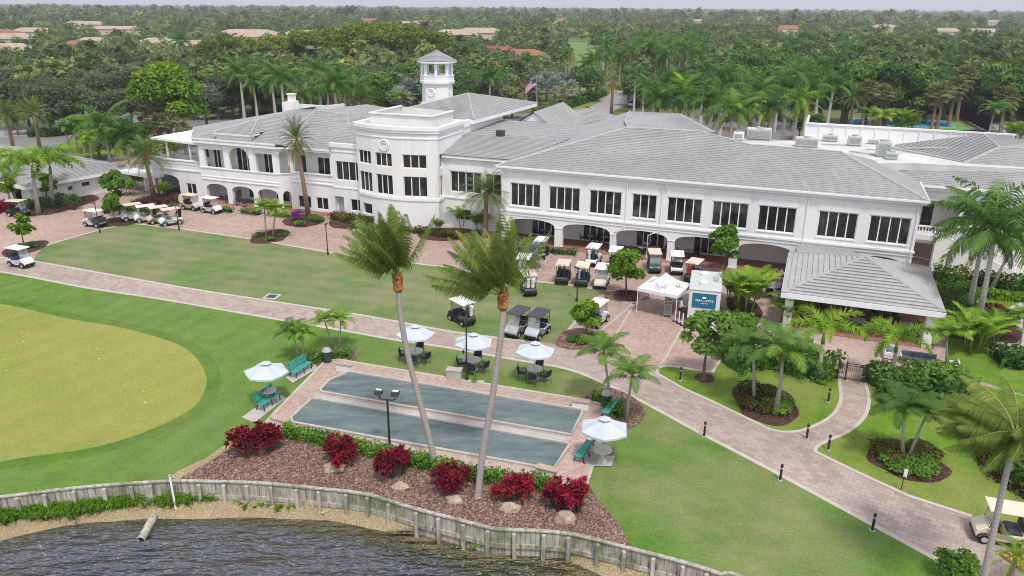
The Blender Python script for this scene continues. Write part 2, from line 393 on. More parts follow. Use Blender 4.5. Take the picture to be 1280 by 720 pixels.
# ------------------------------------------------------------------ ground
def smooth(P, n=6, closed=False):
    out = []; N = len(P)
    for i in range(N if closed else N - 1):
        if closed: p0, p1, p2, p3 = P[(i - 1) % N], P[i], P[(i + 1) % N], P[(i + 2) % N]
        else: p0, p1, p2, p3 = P[max(i - 1, 0)], P[i], P[i + 1], P[min(i + 2, N - 1)]
        for k in range(n):
            t = k / n
            out.append(tuple(.5 * (2 * b + (c - a) * t + (2 * a - 5 * b + 4 * c - d) * t * t + (3 * b - a - 3 * c + d) * t ** 3) for a, b, c, d in zip(p0, p1, p2, p3)))
    if not closed: out.append(tuple(P[-1]))
    return out
def sheet(name, poly, z, mat, kind="structure"):
    return tag(MB().face([(x, y, z) for x, y in poly]).build(name, M[mat]), kind=kind)
def offset(P, d, closed=False):
    out = []; N = len(P)
    for i in range(N):
        a = P[(i - 1) % N] if closed or i else P[0]; b = P[(i + 1) % N] if closed or i < N - 1 else P[-1]
        dx, dy = b[0] - a[0], b[1] - a[1]; L = math.hypot(dx, dy) or 1
        out.append((P[i][0] - dy / L * d, P[i][1] + dx / L * d))
    return out
def ribbon(mb, P, w, z0, z1, closed=False, mi=0):
    A, B = offset(P, w / 2, closed), offset(P, -w / 2, closed); N = len(P)
    for i in range(N if closed else N - 1):
        j = (i + 1) % N
        q = [(A[i], z0), (A[i], z1), (B[i], z1), (B[i], z0)]; r = [(A[j], z0), (A[j], z1), (B[j], z1), (B[j], z0)]
        for k in range(3):
            mb.face([(*q[k][0], q[k][1]), (*q[k + 1][0], q[k + 1][1]), (*r[k + 1][0], r[k + 1][1]), (*r[k][0], r[k][1])][::-1], mi)
        if not closed and i == 0: mb.face([(*p, z) for p, z in q], mi)
        if not closed and i == N - 2: mb.face([(*p, z) for p, z in r[::-1]], mi)
    return mb
def bed(px, py, rx_, ry_, mat="soil", z=.052, name="planting_bed", wob=.12):
    c = at(px, py); a = at(px + rx_, py); b = at(px, py + ry_)
    ax, by = (a - c).length, (b - c).length
    P = [(c.x + ax * math.cos(t) * (1 + rnd.uniform(-wob, wob)), c.y + by * math.sin(t) * (1 + rnd.uniform(-wob, wob))) for t in [2 * PI * k / 14 for k in range(14)]]
    return sheet(name, smooth(P, 3, True), z, mat)
WALLPX = [(0, 622), (40, 617), (82, 612), (122, 608), (162, 605), (215, 602), (265, 602.5), (317, 604), (356, 607), (395, 611), (430, 614.5), (460, 619), (485, 626), (510, 634), (535, 641), (560, 647), (588, 654.5), (615, 661), (640, 663), (676, 664.5), (712, 668), (747, 676), (790, 687), (822, 695), (852, 703), (902, 719)]
WALL = pts(*WALLPX)
dl = (WALL[0][0] - WALL[1][0], WALL[0][1] - WALL[1][1]); L = math.hypot(*dl)
WALL = [(WALL[0][0] + dl[0] / L * 60, WALL[0][1] + dl[1] / L * 60)] + [(WALL[0][0] + dl[0] / L * 2.4 * k, WALL[0][1] + dl[1] / L * 2.4 * k) for k in (4, 3, 2, 1)] + WALL + [(WALL[-1][0] + 3.5, WALL[-1][1] - 2.2), (WALL[-1][0] + 30, WALL[-1][1] - 24)]
FAR = 16000
sheet("ground", WALL + [(FAR, -20), (FAR, FAR), (-FAR, FAR), (-FAR, WALL[0][1] + 20)], 0, "scrub")
# path edges (pixels of the survey photo)
P_LO = pts((-480, 275), (-140, 321), (0, 340), (107, 360), (200, 374), (320, 395), (437, 415), (492, 425), (560, 435), (640, 449.5), (710, 462), (760, 482), (790, 496), (815, 509), (872, 540), (960, 586), (1060, 640), (1170, 700), (1240, 742), (1330, 800))
P_UP = pts((-480, 266), (-140, 308), (0, 322), (42, 327), (230, 360), (320, 374), (437, 392), (505, 404), (565, 415), (640, 425), (700, 433), (760, 446), (821, 467), (852, 485), (890, 502), (960, 537), (1017, 566), (1070, 591), (1135, 621), (1215, 647), (1300, 690), (1400, 745))
P_LO, P_UP = smooth(P_LO, 4), smooth(P_UP, 4)
sheet("brick_plaza", P_LO + pts((1500, 800), (1600, 420), (1400, 235), (900, 170), (0, 205), (-160, 225), (-480, 225)), .006, "paver_plaza")
sheet("brick_path", P_LO + P_UP[::-1], .012, "paver_path")
def curb(name, P, w=.28, h=.045): return tag(ribbon(MB(), P, w, 0, h).build(name, M["curb"]), kind="structure")
curb("path_kerb", P_LO); curb("path_kerb", P_UP[:38])
sheet("lawn", P_LO[:26] + pts((385, 447), (340, 520), (330, 545)) + [w for w in WALL[10:4:-1]] + WALL[4:0:-1] + pts((-700, 640)), .02, "lawn_left")
sheet("lawn", P_LO[25:] + WALL[:-2:-1] + WALL[-2:16:-1] + pts((700, 600), (340, 535), (345, 500), (385, 446)), .018, "lawn_low")
green = smooth(pts((-90, 372), (0, 380), (87, 399), (140, 407.5), (187, 419), (225, 432), (247, 450), (258, 472), (254, 494), (240, 511), (212, 527), (180, 541), (140, 554), (100, 563), (40, 571), (-60, 583), (-160, 560), (-190, 470)), 6, True)
sheet("green_collar", offset(green, -.9, True), .024, "collar") if sum(a[0] * b[1] - b[0] * a[1] for a, b in zip(green, green[1:] + green[:1])) > 0 else sheet("green_collar", offset(green, .9, True), .024, "collar")
sheet("putting_green", green, .028, "putting")
mid = smooth(pts((42, 325), (58, 307), (105, 293)), 4)[:-1] + pts((160, 279), (225, 286), (320, 300), (430, 319), (555, 334), (640, 350), (700, 355), (760, 364), (745, 371), (728, 388), (702, 420), (697, 430), (640, 423.5), (565, 413.5), (505, 402.5), (437, 390.5), (320, 372.5), (230, 358.5))
sheet("lawn", mid, .02, "lawn_mid")
curb("lawn_kerb", pts((58, 307), (105, 293), (160, 279), (225, 286), (320, 300), (430, 319), (555, 334), (640, 350), (700, 355), (760, 364)), .3)
isl = smooth(pts((821, 467), (823, 461), (830, 458.5), (842, 458.5), (890, 466)), 4) + pts((904, 445), (1000, 447), (1049, 472)) + smooth(pts((1050, 485), (1051, 500), (1040, 520), (1010, 536), (985, 540.5), (962, 537)), 4) + pts((890, 502), (852, 485))
sheet("lawn", isl, .02, "lawn_right"); curb("lawn_kerb", isl + isl[:1], .22)
gr = pts((1082, 476)) + smooth(pts((1083, 484), (1086, 502), (1080, 522), (1060, 540), (1035, 551), (1021, 559), (1019, 565)), 4) + pts((1070, 590), (1135, 620), (1215, 646), (1300, 688), (1500, 760), (1500, 560), (1300, 500), (1180, 470))
sheet("lawn", gr, .02, "lawn_right"); curb("lawn_kerb", gr[:29], .22)
sheet("garden_walk", pts((1049, 474), (1083, 478), (1086, 502), (1080, 522), (1060, 540), (1035, 551), (1017, 566), (962, 538), (1010, 536), (1040, 520), (1051, 500)), .015, "paver_path")
sheet("terrace", pts((905, 372), (1010, 330), (1190, 385), (1185, 472), (1049, 475), (905, 430)), .0165, "paver_court")
sheet("garden_walk", smooth(pts((1300, 375), (1262, 384), (1256, 402), (1268, 418), (1246, 420), (1240, 430), (1290, 440), (1400, 420), (1400, 380)), 3, True), .022, "concrete")
sheet("lawn", pts((1170, 352), (1400, 366), (1500, 470), (1300, 500), (1180, 462), (1186, 400)), .019, "lawn_right")
# stall lines and bands on the brick
mb = MB()
for a, b in (((805, 360), (767, 423)), ((862, 395), (826, 457)), ((640, 349), (668, 312)), ((760, 364), (800, 372)), ((742, 371), (795, 380)), ((742, 371), (710, 414)), ((795, 376), (722, 439)), ((688, 318), (668, 346)), ((760, 329), (727, 362)), ((672, 330), (705, 334)), ((668, 339), (695, 343)), ((255, 288), (302, 267)), ((290, 295), (338, 274)), ((228, 284), (272, 262)), ((232, 270), (335, 288)), ((700, 383), (760, 392)), ((767, 423), (640, 424))):
    if b != (640, 424): ribbon(mb, pts(a, b), .16, .006, .014)
tag(mb.build("stall_lines", M["line"]), kind="structure")
# bocce court
AX = math.atan2(-(48), 290)
sur = pts((408, 451), (424, 450), (445, 454), (735, 501.5), (767, 510), (754, 540), (733, 606), (700, 606), (672, 600), (362, 538), (326, 536), (345, 515))
tag(MB().prism(sur, 0, .058).build("court_surround", M["paver_court"]), kind="structure")
L1 = pts((437, 466.5), (727, 514), (727, 520), (713, 545.5), (402, 491.5), (401, 488), (412, 477)); L2 = pts((389, 501), (398, 500.5), (710, 556), (711, 560), (691, 589), (366, 530), (364, 524))
for P in (L1, L2):
    sheet("bocce_lane", P, .066, "court")
    tag(ribbon(MB(), P, .17, .02, .17, True).build("lane_edging", M["concrete"]), kind="structure")
tag(ribbon(MB(), pts((394, 496.5), (712, 551)), .42, .02, .10).build("lane_divider", M["concrete"]), kind="structure")
curb("court_kerb", sur + sur[:1], .2, .075)
sheet("mulch_bed", pts((340, 541), (300, 541), (285, 556), (255, 577), (222, 592), (211, 599)) + [(x, y) for x, y in WALL[10:28]] + pts((770, 650), (745, 622), (736, 606), (700, 607)), .05, "mulch")
sheet("sand_strip", pts((287, 553), (255, 575), (222, 590), (211, 598), (223, 600), (262, 578), (292, 558)), .055, "sand")
sheet("mulch_bed", smooth(pts((363, 458), (383, 444), (418, 433), (442, 435), (449, 443), (440, 451), (424, 449), (408, 450), (378, 468), (364, 466)), 4, True), .064, "mulch")
sheet("mulch_bed", smooth(pts((729, 499), (742, 491), (765, 486), (794, 499), (805, 517), (797, 531), (772, 540), (764, 528), (766, 511), (745, 504)), 4, True), .064, "mulch")
sheet("mulch_bed", smooth(pts((694, 430), (705, 415), (730, 411), (755, 420), (752, 430), (728, 437), (708, 436)), 4, True), .06, "mulch")
for b in ((783, 370, 30, 7, "mulch"), (881, 473, 12, 6, "soil"), (958, 505, 40, 26, "soil"), (1134, 577, 44, 25, "soil"), (30, 311, 22, 9, "soil"), (150, 277, 26, 6, "soil"), (338, 296, 21, 9, "soil"), (380, 276, 24, 8, "soil"), (440, 277, 30, 9, "soil"), (560, 293, 42, 8, "soil"), (210, 247, 30, 9, "soil"), (70, 255, 40, 14, "soil"), (930, 385, 20, 16, "soil"), (1215, 400, 45, 24, "soil"), (1262, 560, 42, 56, "soil")): bed(*b)
# ------------------------------------------------------------------ lake and shore
def seg_dist(p, A, B):
    ax, ay = A; bx, by = B; dx, dy = bx - ax, by - ay; t = max(0, min(1, ((p[0] - ax) * dx + (p[1] - ay) * dy) / (dx * dx + dy * dy)))
    return math.hypot(p[0] - ax - t * dx, p[1] - ay - t * dy)
mb = MB(); ZW = -1.4
xs = [-300, -120, -80] + list(range(-60, 41, 1)) + [60, 120, 300]; ys = [-120, -60, -20, 0] + list(range(10, 41, 1)) + [60]
mb.v = [(x, y, ZW) for y in ys for x in xs]; nx = len(xs)
for j in range(len(ys) - 1):
    for i in range(nx - 1): mb.f.append((j * nx + i, j * nx + i + 1, (j + 1) * nx + i + 1, (j + 1) * nx + i)); mb.m.append(0); mb.a.append(0)
k = NT("lake_water"); v = k.pos(rot=R(-24), scale=(.3, 1, 1))
w1 = k.noise(v, 2.6, 3, .55); w2 = k.noise(v, .9, 3, .5); dp = k.n("ShaderNodeAttribute", attribute_name="depth").outputs["Fac"]
dd = k.math("ADD", dp, k.math("MULTIPLY", k.noise(k.pos(), .5, 4), .25))
k.col(k.ramp(dd, [(.13, (.19, .14, .035)), (.21, (.085, .078, .022)), (.31, (.06, .064, .04)), (.44, (.095, .108, .135))])); k.set(.16, .5)
k.b.inputs["IOR"].default_value = 2.1
k.bump(k.math("ADD", w1, k.math("MULTIPLY", w2, 1.3)), 1.0, 2.6)
lake = tag(mb.build("water", k.mat, smooth=True), kind="structure")
a_ = lake.data.attributes.new("depth", "FLOAT", "POINT")
def wdep(x, y):
    d = min(seg_dist((x, y), WALL[i], WALL[i + 1]) for i in range(len(WALL) - 1))
    return max(0, min(1, (d - .3) / 6.5))
a_.data.foreach_set("value", [wdep(x, y) for x, y, _ in mb.v])
def shore(A, Bpx, zt):
    B = [(at(x, y, ZW).x, at(x, y, ZW).y) for x, y in Bpx]; mb = MB(); n = len(A)
    B = smooth(B, 4); T = [i * (len(B) - 1) / (n - 1) for i in range(n)]
    Q = [B[min(int(round(t)), len(B) - 1)] for t in T]; rows = []
    for i in range(n):
        r = []
        for k_ in range(6):
            f = k_ / 5; x, y = A[i][0] * (1 - f) + Q[i][0] * f, A[i][1] * (1 - f) + Q[i][1] * f
            r.append((x, y, zt * (1 - f) + (ZW - .04) * f + .08 * noise.noise((x * 1.3, y * 1.3, 0)) * (1 - f)))
        r.append((Q[i][0] * 1.5 - A[i][0] * .5, Q[i][1] * 1.5 - A[i][1] * .5 - .3, ZW - .5)); rows.append(r)
    for i in range(n - 1):
        for k_ in range(6): mb.face([rows[i][k_], rows[i][k_ + 1], rows[i + 1][k_ + 1], rows[i + 1][k_]])
    return tag(mb.build("shore", M["sand"], smooth=True), kind="structure")
WS = smooth(WALL[1:20], 3)
shore(WS, [(-90, 700), (-40, 690), (0, 679), (40, 668), (92, 657), (140, 653), (185, 650), (250, 650), (317, 648), (360, 650), (407, 651), (445, 658), (475, 664), (500, 664)], -.92)
shore(smooth(WALL[24:31], 3), [(690, 689), (702, 696), (716, 704), (745, 718), (790, 742), (850, 770), (900, 790)], -.95)
# ------------------------------------------------------------------ ground behind the clubhouse
sheet("car_park", [(-150, 118), (-125, 100), (-55, 108), (-20, 102), (30, 95), (70, 85), (100, 80), (130, 150), (60, 175), (0, 180), (-60, 175), (-120, 190)], .003, "asphalt")
sheet("road", pts((610, 180), (660, 158), (700, 143), (757, 121), (775, 108), (800, 108), (788, 128), (745, 150), (700, 180)), .012, "asphalt2")
sheet("verge", pts((664, 163), (672, 153), (700, 141), (740, 127), (757, 122), (738, 134), (702, 148)), .024, "fairway")
sheet("road", pts((-60, 178), (0, 172), (60, 168), (110, 160), (105, 150), (50, 152), (0, 157), (-60, 160)), .012, "asphalt2")
sheet("fairway", smooth(pts((712, 112), (742, 112), (744, 90), (747, 70), (750, 52), (735, 47), (700, 49), (692, 55), (714, 62), (720, 80), (716, 100)), 4, True), .02, "fairway")
sheet("fairway", smooth(pts((1100, 118), (1180, 112), (1300, 122), (1300, 116), (1180, 106), (1100, 110)), 3, True), .02, "fairway")
# ------------------------------------------------------------------ clubhouse, built in its own frame: u along the front, v away from the camera
ORG = at(767, 318); BROT = R(-21.3)
def bw(u, v): return (ORG.x + u * math.cos(BROT) - v * math.sin(BROT), ORG.y + u * math.sin(BROT) + v * math.cos(BROT))
def wall(mb, A, B, z0, z1, ops=(), t=.3, mi=0):
    A, B = Vector(A), Vector(B); d = (B - A); Lw = d.length; d /= Lw; n = Vector((-d.y, d.x))
    def P(s, z, q=0.0): p = A + d * s + n * q; return (p.x, p.y, z)
    def quad(a, b, c, e): mb.face([a, b, c, e], mi)
    cur = 0.0
    for o in sorted(ops):
        s0, s1, zb, zt = o[:4]; crown = o[4] if len(o) > 4 else None
        if s0 > cur: quad(P(cur, z0), P(s0, z0), P(s0, z1), P(cur, z1))
        N = 16 if crown else 1
        def hz(s):
            if not crown: return zt
            x = (2 * (s - s0) / (s1 - s0) - 1); return zt + (crown - zt) * math.sqrt(max(0, 1 - x * x))
        for i in range(N):
            a, b = s0 + (s1 - s0) * i / N, s0 + (s1 - s0) * (i + 1) / N; ha, hb = hz(a), hz(b)
            quad(P(a, ha), P(b, hb), P(b, z1), P(a, z1)); quad(P(a, ha), P(a, ha, t), P(b, hb, t), P(b, hb))
        if zb > z0: quad(P(s0, z0), P(s1, z0), P(s1, zb), P(s0, zb)); quad(P(s0, zb), P(s1, zb), P(s1, zb, t), P(s0, zb, t))
        quad(P(s0, zb), P(s0, zb, t), P(s0, zt, t), P(s0, zt)); quad(P(s1, zb), P(s1, zt), P(s1, zt, t), P(s1, zb, t))
        cur = s1
    if cur < Lw: quad(P(cur, z0), P(Lw, z0), P(Lw, z1), P(cur, z1))
def onwall(mb, A, B, s0, s1, q0, q1, z0, z1, mi=0):
    "box along a wall; q is depth, negative = proud"
    A, B = Vector(A), Vector(B); d = (B - A).normalized(); n = Vector((-d.y, d.x))
    c = [A + d * s + n * q for s, q in ((s0, q0), (s1, q0), (s1, q1), (s0, q1))]
    mb.prism([(p.x, p.y) for p in c], z0, z1, mi)
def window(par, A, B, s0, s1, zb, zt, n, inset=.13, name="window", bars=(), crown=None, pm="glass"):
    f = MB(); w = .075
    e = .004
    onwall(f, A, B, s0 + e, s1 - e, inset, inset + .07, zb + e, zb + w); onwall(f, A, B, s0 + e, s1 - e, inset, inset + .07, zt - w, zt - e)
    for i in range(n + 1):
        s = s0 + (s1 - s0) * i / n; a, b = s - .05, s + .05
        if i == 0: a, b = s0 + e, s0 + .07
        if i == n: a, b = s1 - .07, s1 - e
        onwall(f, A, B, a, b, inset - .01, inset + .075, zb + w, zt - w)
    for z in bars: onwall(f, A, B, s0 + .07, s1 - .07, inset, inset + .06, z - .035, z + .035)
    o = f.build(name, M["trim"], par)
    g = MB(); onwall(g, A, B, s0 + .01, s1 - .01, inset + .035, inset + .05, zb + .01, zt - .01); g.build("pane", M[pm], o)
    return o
def clip(poly, z, keep_above):
    out = []
    for i in range(len(poly)):
        a, b = poly[i], poly[(i + 1) % len(poly)]
        ia, ib = (a.z >= z - 1e-6) == keep_above or abs(a.z - z) < 1e-6, (b.z >= z - 1e-6) == keep_above or abs(b.z - z) < 1e-6
        if ia: out.append(a)
        if ia != ib: t = (z - a.z) / (b.z - a.z); out.append(a + (b - a) * t)
    return out
def roofplane(mb, poly, course=.36, lift=.034, mi=0):
    poly = [Vector(p) for p in poly]; n = Vector((0, 0, 0))
    for i in range(len(poly)): n += poly[i].cross(poly[(i + 1) % len(poly)])
    n.normalize()
    if n.z < 0: n = -n; poly = poly[::-1]
    sl = math.sqrt(max(1e-6, 1 - n.z * n.z)); dz = max(course * sl, .02); z0, z1 = min(p.z for p in poly), max(p.z for p in poly)
    z = z0
    while z < z1 - 1e-4:
        c = clip(clip(poly, z, True), z + dz, False)
        cc = []
        for p in c:
            if not cc or (p - cc[-1]).length > 1e-5: cc.append(p)
        if len(cc) > 2 and (cc[0] - cc[-1]).length < 1e-5: cc.pop()
        if len(cc) > 2:
            up = [p + n * (lift * (1 - min(1, (p.z - z) / dz)) + .012) for p in cc]
            mb.face(up, mi)
            for i in range(len(cc)):
                j = (i + 1) % len(cc)
                if abs(cc[i].z - z) < 1e-4 and abs(cc[j].z - z) < 1e-4: mb.face([cc[i], cc[j], up[j], up[i]], mi)
        z += dz
def cap(mb, a, b, r=.13, mi=1):
    a, b = Vector(a), Vector(b); mb.tube([a + Vector((0, 0, .03)), b + Vector((0, 0, .03))], r, 6, mi)
def rail(mb, A, B, q, z, h=.9, n=14, za=0.0, zb=0.0, mi=0):
    A, B = Vector(A), Vector(B); d = B - A
    for i in range(n + 1):
        p = A + d * (i / n); zz = z + za + (zb - za) * i / n
        mb.lathe([(.05, .08), (.085, .3), (.045, .55), (.06, h - .1)], 6, (p.x, p.y, zz), mi)
    for a, b in ((.0, .09), (h - .11, h)):
        dn = d.normalized(); nn = Vector((-dn.y, dn.x)) * .1
        mb.add([(A.x - nn.x, A.y - nn.y, z + za + a), (B.x - nn.x, B.y - nn.y, z + zb + a), (B.x + nn.x, B.y + nn.y, z + zb + a), (A.x + nn.x, A.y + nn.y, z + za + a),
                (A.x - nn.x, A.y - nn.y, z + za + b), (B.x - nn.x, B.y - nn.y, z + zb + b), (B.x + nn.x, B.y + nn.y, z + zb + b), (A.x + nn.x, A.y + nn.y, z + za + b)],
               [(0, 3, 2, 1), (4, 5, 6, 7), (0, 1, 5, 4), (1, 2, 6, 5), (2, 3, 7, 6), (3, 0, 4, 7)], mi)
CL = thing("clubhouse", "long two storey white clubhouse with grey hip roofs, arches and a small lantern tower", "building", (ORG.x, ORG.y, 0), BROT)
S, T = M["stucco"], M["trim"]
# ---- main wing
A, B = (-12, 0), (26.2, 0); s = lambda u: u + 12
ARCH = [(-11.1, -6.2), (-5.4, -.45), (.13, 5.2), (5.87, 11.0), (11.75, 16.5), (17.15, 21.3), (21.95, 25.5)]
mb = MB()
wall(mb, A, B, 0, 3.3, [(s(a), s(b), 0, 2.12, 2.7) for a, b in ARCH], .55)
WIN = [(-11.0, -7.82, 4), (-6.88, -3.7, 4), (-2.7, .48, 4), (1.54, 3.88, 3), (4.92, 8.11, 4), (9.08, 12.26, 4), (13.18, 16.4, 4), (18.28, 21.46, 4), (22.43, 25.63, 4)]
wall(mb, A, B, 3.3, 8.0, [(s(a), s(b), 3.92, 6.28) for a, b, n in WIN], .25)
wall(mb, (26.2, 0), (26.2, 8), 0, 8.0); wall(mb, (-12, 3), (-12, 0), 0, 8.0); wall(mb, (26.2, 30), (-12, 24), 0, 8)
mb.build("wall", S, CL)
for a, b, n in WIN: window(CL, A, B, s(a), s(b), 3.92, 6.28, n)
mb = MB()
for a, b, n in WIN:
    onwall(mb, A, B, s(a) - .12, s(b) + .12, -.035, .02, 6.33, 6.95); onwall(mb, A, B, s(a) - .2, s(b) + .2, -.07, .02, 6.95, 7.06); onwall(mb, A, B, s(a) - .1, s(b) + .1, -.06, .12, 3.82, 3.915)
onwall(mb, A, B, -.1, 38.3, -.14, .02, 3.28, 3.46); onwall(mb, A, B, -.05, 38.25, -.07, .02, 2.96, 3.06)
onwall(mb, A, B, -.4, 38.6, -.3, .1, 7.55, 7.72); onwall(mb, A, B, -.5, 38.7, -.42, .12, 7.72, 7.84)
for a, b in zip([x[1] for x in ARCH[:-1]], [x[0] for x in ARCH[1:]]): onwall(mb, A, B, s(a) - .04, s(b) + .04, -.05, .3, 2.0, 2.11); onwall(mb, A, B, s(a) - .03, s(b) + .03, -.04, .3, .003, .2)
mb.build("wall_trim", T, CL)
for u in (1.0, 4.4, 17.25, 26.0):
    MB().tube([(u, -.16, 7.7), (u, -.1, 7.3), (u, -.1, 3.6), (u, -.2, 3.4), (u, -.2, 2.9)] + ([(u - 1.1, -.1, 2.35), (u - 1.1, -.1, .1)] if u < 5 else [(u, -.1, 2.7), (u, -.1, .1)]), .05, 6).build("downspout", M["trim"], CL)
mb = MB(); wall(mb, (-12, 3.4), (26, 3.4), 0, 3.2, [(s((a + b) / 2 + .1) - 1.35, s((a + b) / 2 + .1) + 1.55, .06, 2.25) for a, b in ARCH[:4]] + [(s(18), s(20.5), .06, 2.2)], .2)
for a, b in ARCH[1:]: mb.box(a - .62, a - .12, .55, 3.4, 2.65, 3.1)
mb.build("arcade_wall", M["stucco_warm"], CL)
for a, b in ARCH[:4]: window(CL, (-12, 3.4), (26, 3.4), s((a + b) / 2 + .1) - 1.35, s((a + b) / 2 + .1) + 1.55, .06, 2.25, 4, .08, "glazed_door")
MB().box(-11.9, 26.1, .3, 3.39, 3.1, 3.2).build("arcade_ceiling", S, CL)
MB().box(-11.9, 26.1, -.5, 3.39, .0, .03).build("arcade_floor", M["paver_terra"], CL)
# ---- main roof
Z0 = 8.02; E0, E1 = (-12.5, -.45, 7.9), (26.7, -.45, 7.9)
pA, pB, pH, pC, pD, r2, r4 = (-1.4, 9.2, 11.1), (6.1, 9.3, 11.13), (-2.5, 12.3, 11.35), (-4.0, 21.0, 11.3), (7.6, 9.75, 11.15), (11.1, 7.25, 10.47), (19.4, 7.0, 10.38)
mb = MB(); roofplane(mb, [E0, E1, r4, r2, pB, pA], .34, .034)
mb.build("roof", [M["tile"]], CL)
mb = MB(); roofplane(mb, [E1, (26.7, 9.5, 7.9), (22.5, 9.6, 9.4), r4], .34, .034); mb.build("roof", [M["tile"]], CL); mb = MB(); roofplane(mb, [E0, pA, pH, pC, (-12.5, 25.5, 7.9)], .34, .034); mb.build("roof", [M["tile"]], CL)
mb = MB(); mb.face([pA, pB, pD, (2, 21.5, 11.3), pC, pH])
for i in range(17):
    f = i / 17; mb.tube([(-1.3 + 8.6 * f, 9.4 + .3 * f, 11.2), (-3.9 + 5.8 * f, 20.8 + .5 * f, 11.36)], .025, 4)
mb.build("roof_deck", M["tile"], CL)
mb = MB(); cap(mb, E0, pA, mi=0); cap(mb, E1, r4, mi=0); cap(mb, pA, pB, mi=0); cap(mb, r2, r4, .1, 0); cap(mb, pB, r2, .1, 0); cap(mb, pA, pH, .1, 0); cap(mb, pH, pC, .1, 0); mb.build("roof_ridge", M["ridge"], CL)
mb = MB(); ribbon(mb, [(-12.5, 25), (-12.5, -.45), (26.7, -.45), (26.7, 8)], .14, 7.80, 7.97); mb.build("gutter", T, CL)
mb = MB(); mb.prism([(3, 9.9), (11.1, 7.4), (19.4, 7.15), (26, 10), (37, 11.3), (37, 34), (15.7, 34), (15.7, 19.5), (11, 17), (6, 15.5), (1, 14)], 8.6, 9.3); mb.build("roof_flat", M["roofflat"], CL)
# parapet screen and rooftop plant
mb = MB(); sa, sb = (15.9, 22.6), (36.3, 22.4); Ls = 20.4
onwall(mb, sa, sb, 0, Ls, .1, .25, 9.3, 10.75); onwall(mb, sa, sb, -.1, Ls + .1, -.02, .3, 10.75, 10.92); onwall(mb, sa, sb, 0, Ls, 0, .1, 9.3, 9.5)
for i in range(15): onwall(mb, sa, sb, i * 1.45 - .05, i * 1.45 + .05, 0, .1, 9.5, 10.75)
onwall(mb, (15.9, 30), (15.9, 22.75), 0, 7.3, 0, .2, 9.3, 10.9); mb.build("parapet_screen", M["white"], CL)
def hvac(u, v, w, d, h, rz=0, fan=True, mat="hvac"):
    mb = MB(); mb.box(-w / 2, w / 2, -d / 2, d / 2, .12, h); mb.box(-w / 2 + .1, w / 2 - .1, -d / 2 + .1, d / 2 - .1, 0, .12)
    o = mb.build("rooftop_unit", M[mat], CL, bevel=.03, seg=1, loc=(u, v, 9.3), rot=(0, 0, rz))
    g = MB()
    for i in range(5): g.box(-w / 2 + .12, w / 2 - .12, -d / 2 - .025, -d / 2 - .004, .3 + i * (h - .45) / 5, .3 + (i + .6) * (h - .45) / 5)
    g.build("grille", M["grey"], o)
    if fan: MB().lathe([(.34 * min(w, d), h), (.34 * min(w, d), h + .12), (.2 * min(w, d), h + .13)], 12).build("fan_cowl", M["grey"], o)
hvac(16.3, 15.6, 2.3, 1.1, 1.0); hvac(11.2, 18.6, 2.6, 1.3, 1.25, .1); hvac(9.2, 17.2, 1.1, 1.0, .9, mat="white"); hvac(21.0, 18.5, 1.4, .9, 1.05); hvac(23.5, 12.9, 1.3, 1.5, 1.5); hvac(24.2, 11.3, 1.1, .8, .7); hvac(18.6, 20.4, 1.6, .8, .7); hvac(23.0, 20.5, 1.2, .8, .5, fan=False)
mb = MB()
for a, b in (((20.5, 14), (23.5, 12.2)), ((17.8, 17.5), (20.2, 18)), ((22, 16), (24, 16.2))): mb.tube([(*a, 9.42), (*b, 9.42)], .06, 5)
mb.build("roof_pipe", M["grey"], CL)
# ---- link block left of the main wing
A, B = (-20.05, 3), (-12, 3)
mb = MB(); wall(mb, A, B, 0, 3.3, [(1.6, 3.2, .9, 2.1)], .2); wall(mb, A, B, 3.3, 8.0, [(.85, 4.45, 4.0, 6.28), (5.0, 7.6, 4.0, 6.28)], .25); mb.build("wall", S, CL)
window(CL, A, B, .85, 4.45, 4.0, 6.28, 4); window(CL, A, B, 5.0, 7.6, 4.0, 6.28, 3); window(CL, A, B, 1.6, 3.2, .9, 2.1, 2)
mb = MB(); onwall(mb, A, B, 0, 8, -.1, .02, 3.28, 3.44); onwall(mb, A, B, 0, 7.9, -.32, .1, 7.7, 8.0); onwall(mb, A, B, .7, 4.6, -.04, .02, 6.33, 6.9); mb.build("wall_trim", T, CL)
mb = MB(); roofplane(mb, [(-20.05, 2.6, 8.05), (-12.0, 2.6, 8.05), (-8.2, 8.6, 9.3), (-20.05, 8.6, 9.3)], .34, .034); roofplane(mb, [(-20.05, 8.6, 9.3), (-8.2, 8.6, 9.3), (-7.6, 20, 9.5), (-20.05, 20, 9.5)], .8, .04); mb.build("roof", [M["tile"]], CL)
MB().box(-16.2, -15.4, 8.6, 9.4, 9.3, 10.0).build("roof_vent", M["char"], CL)
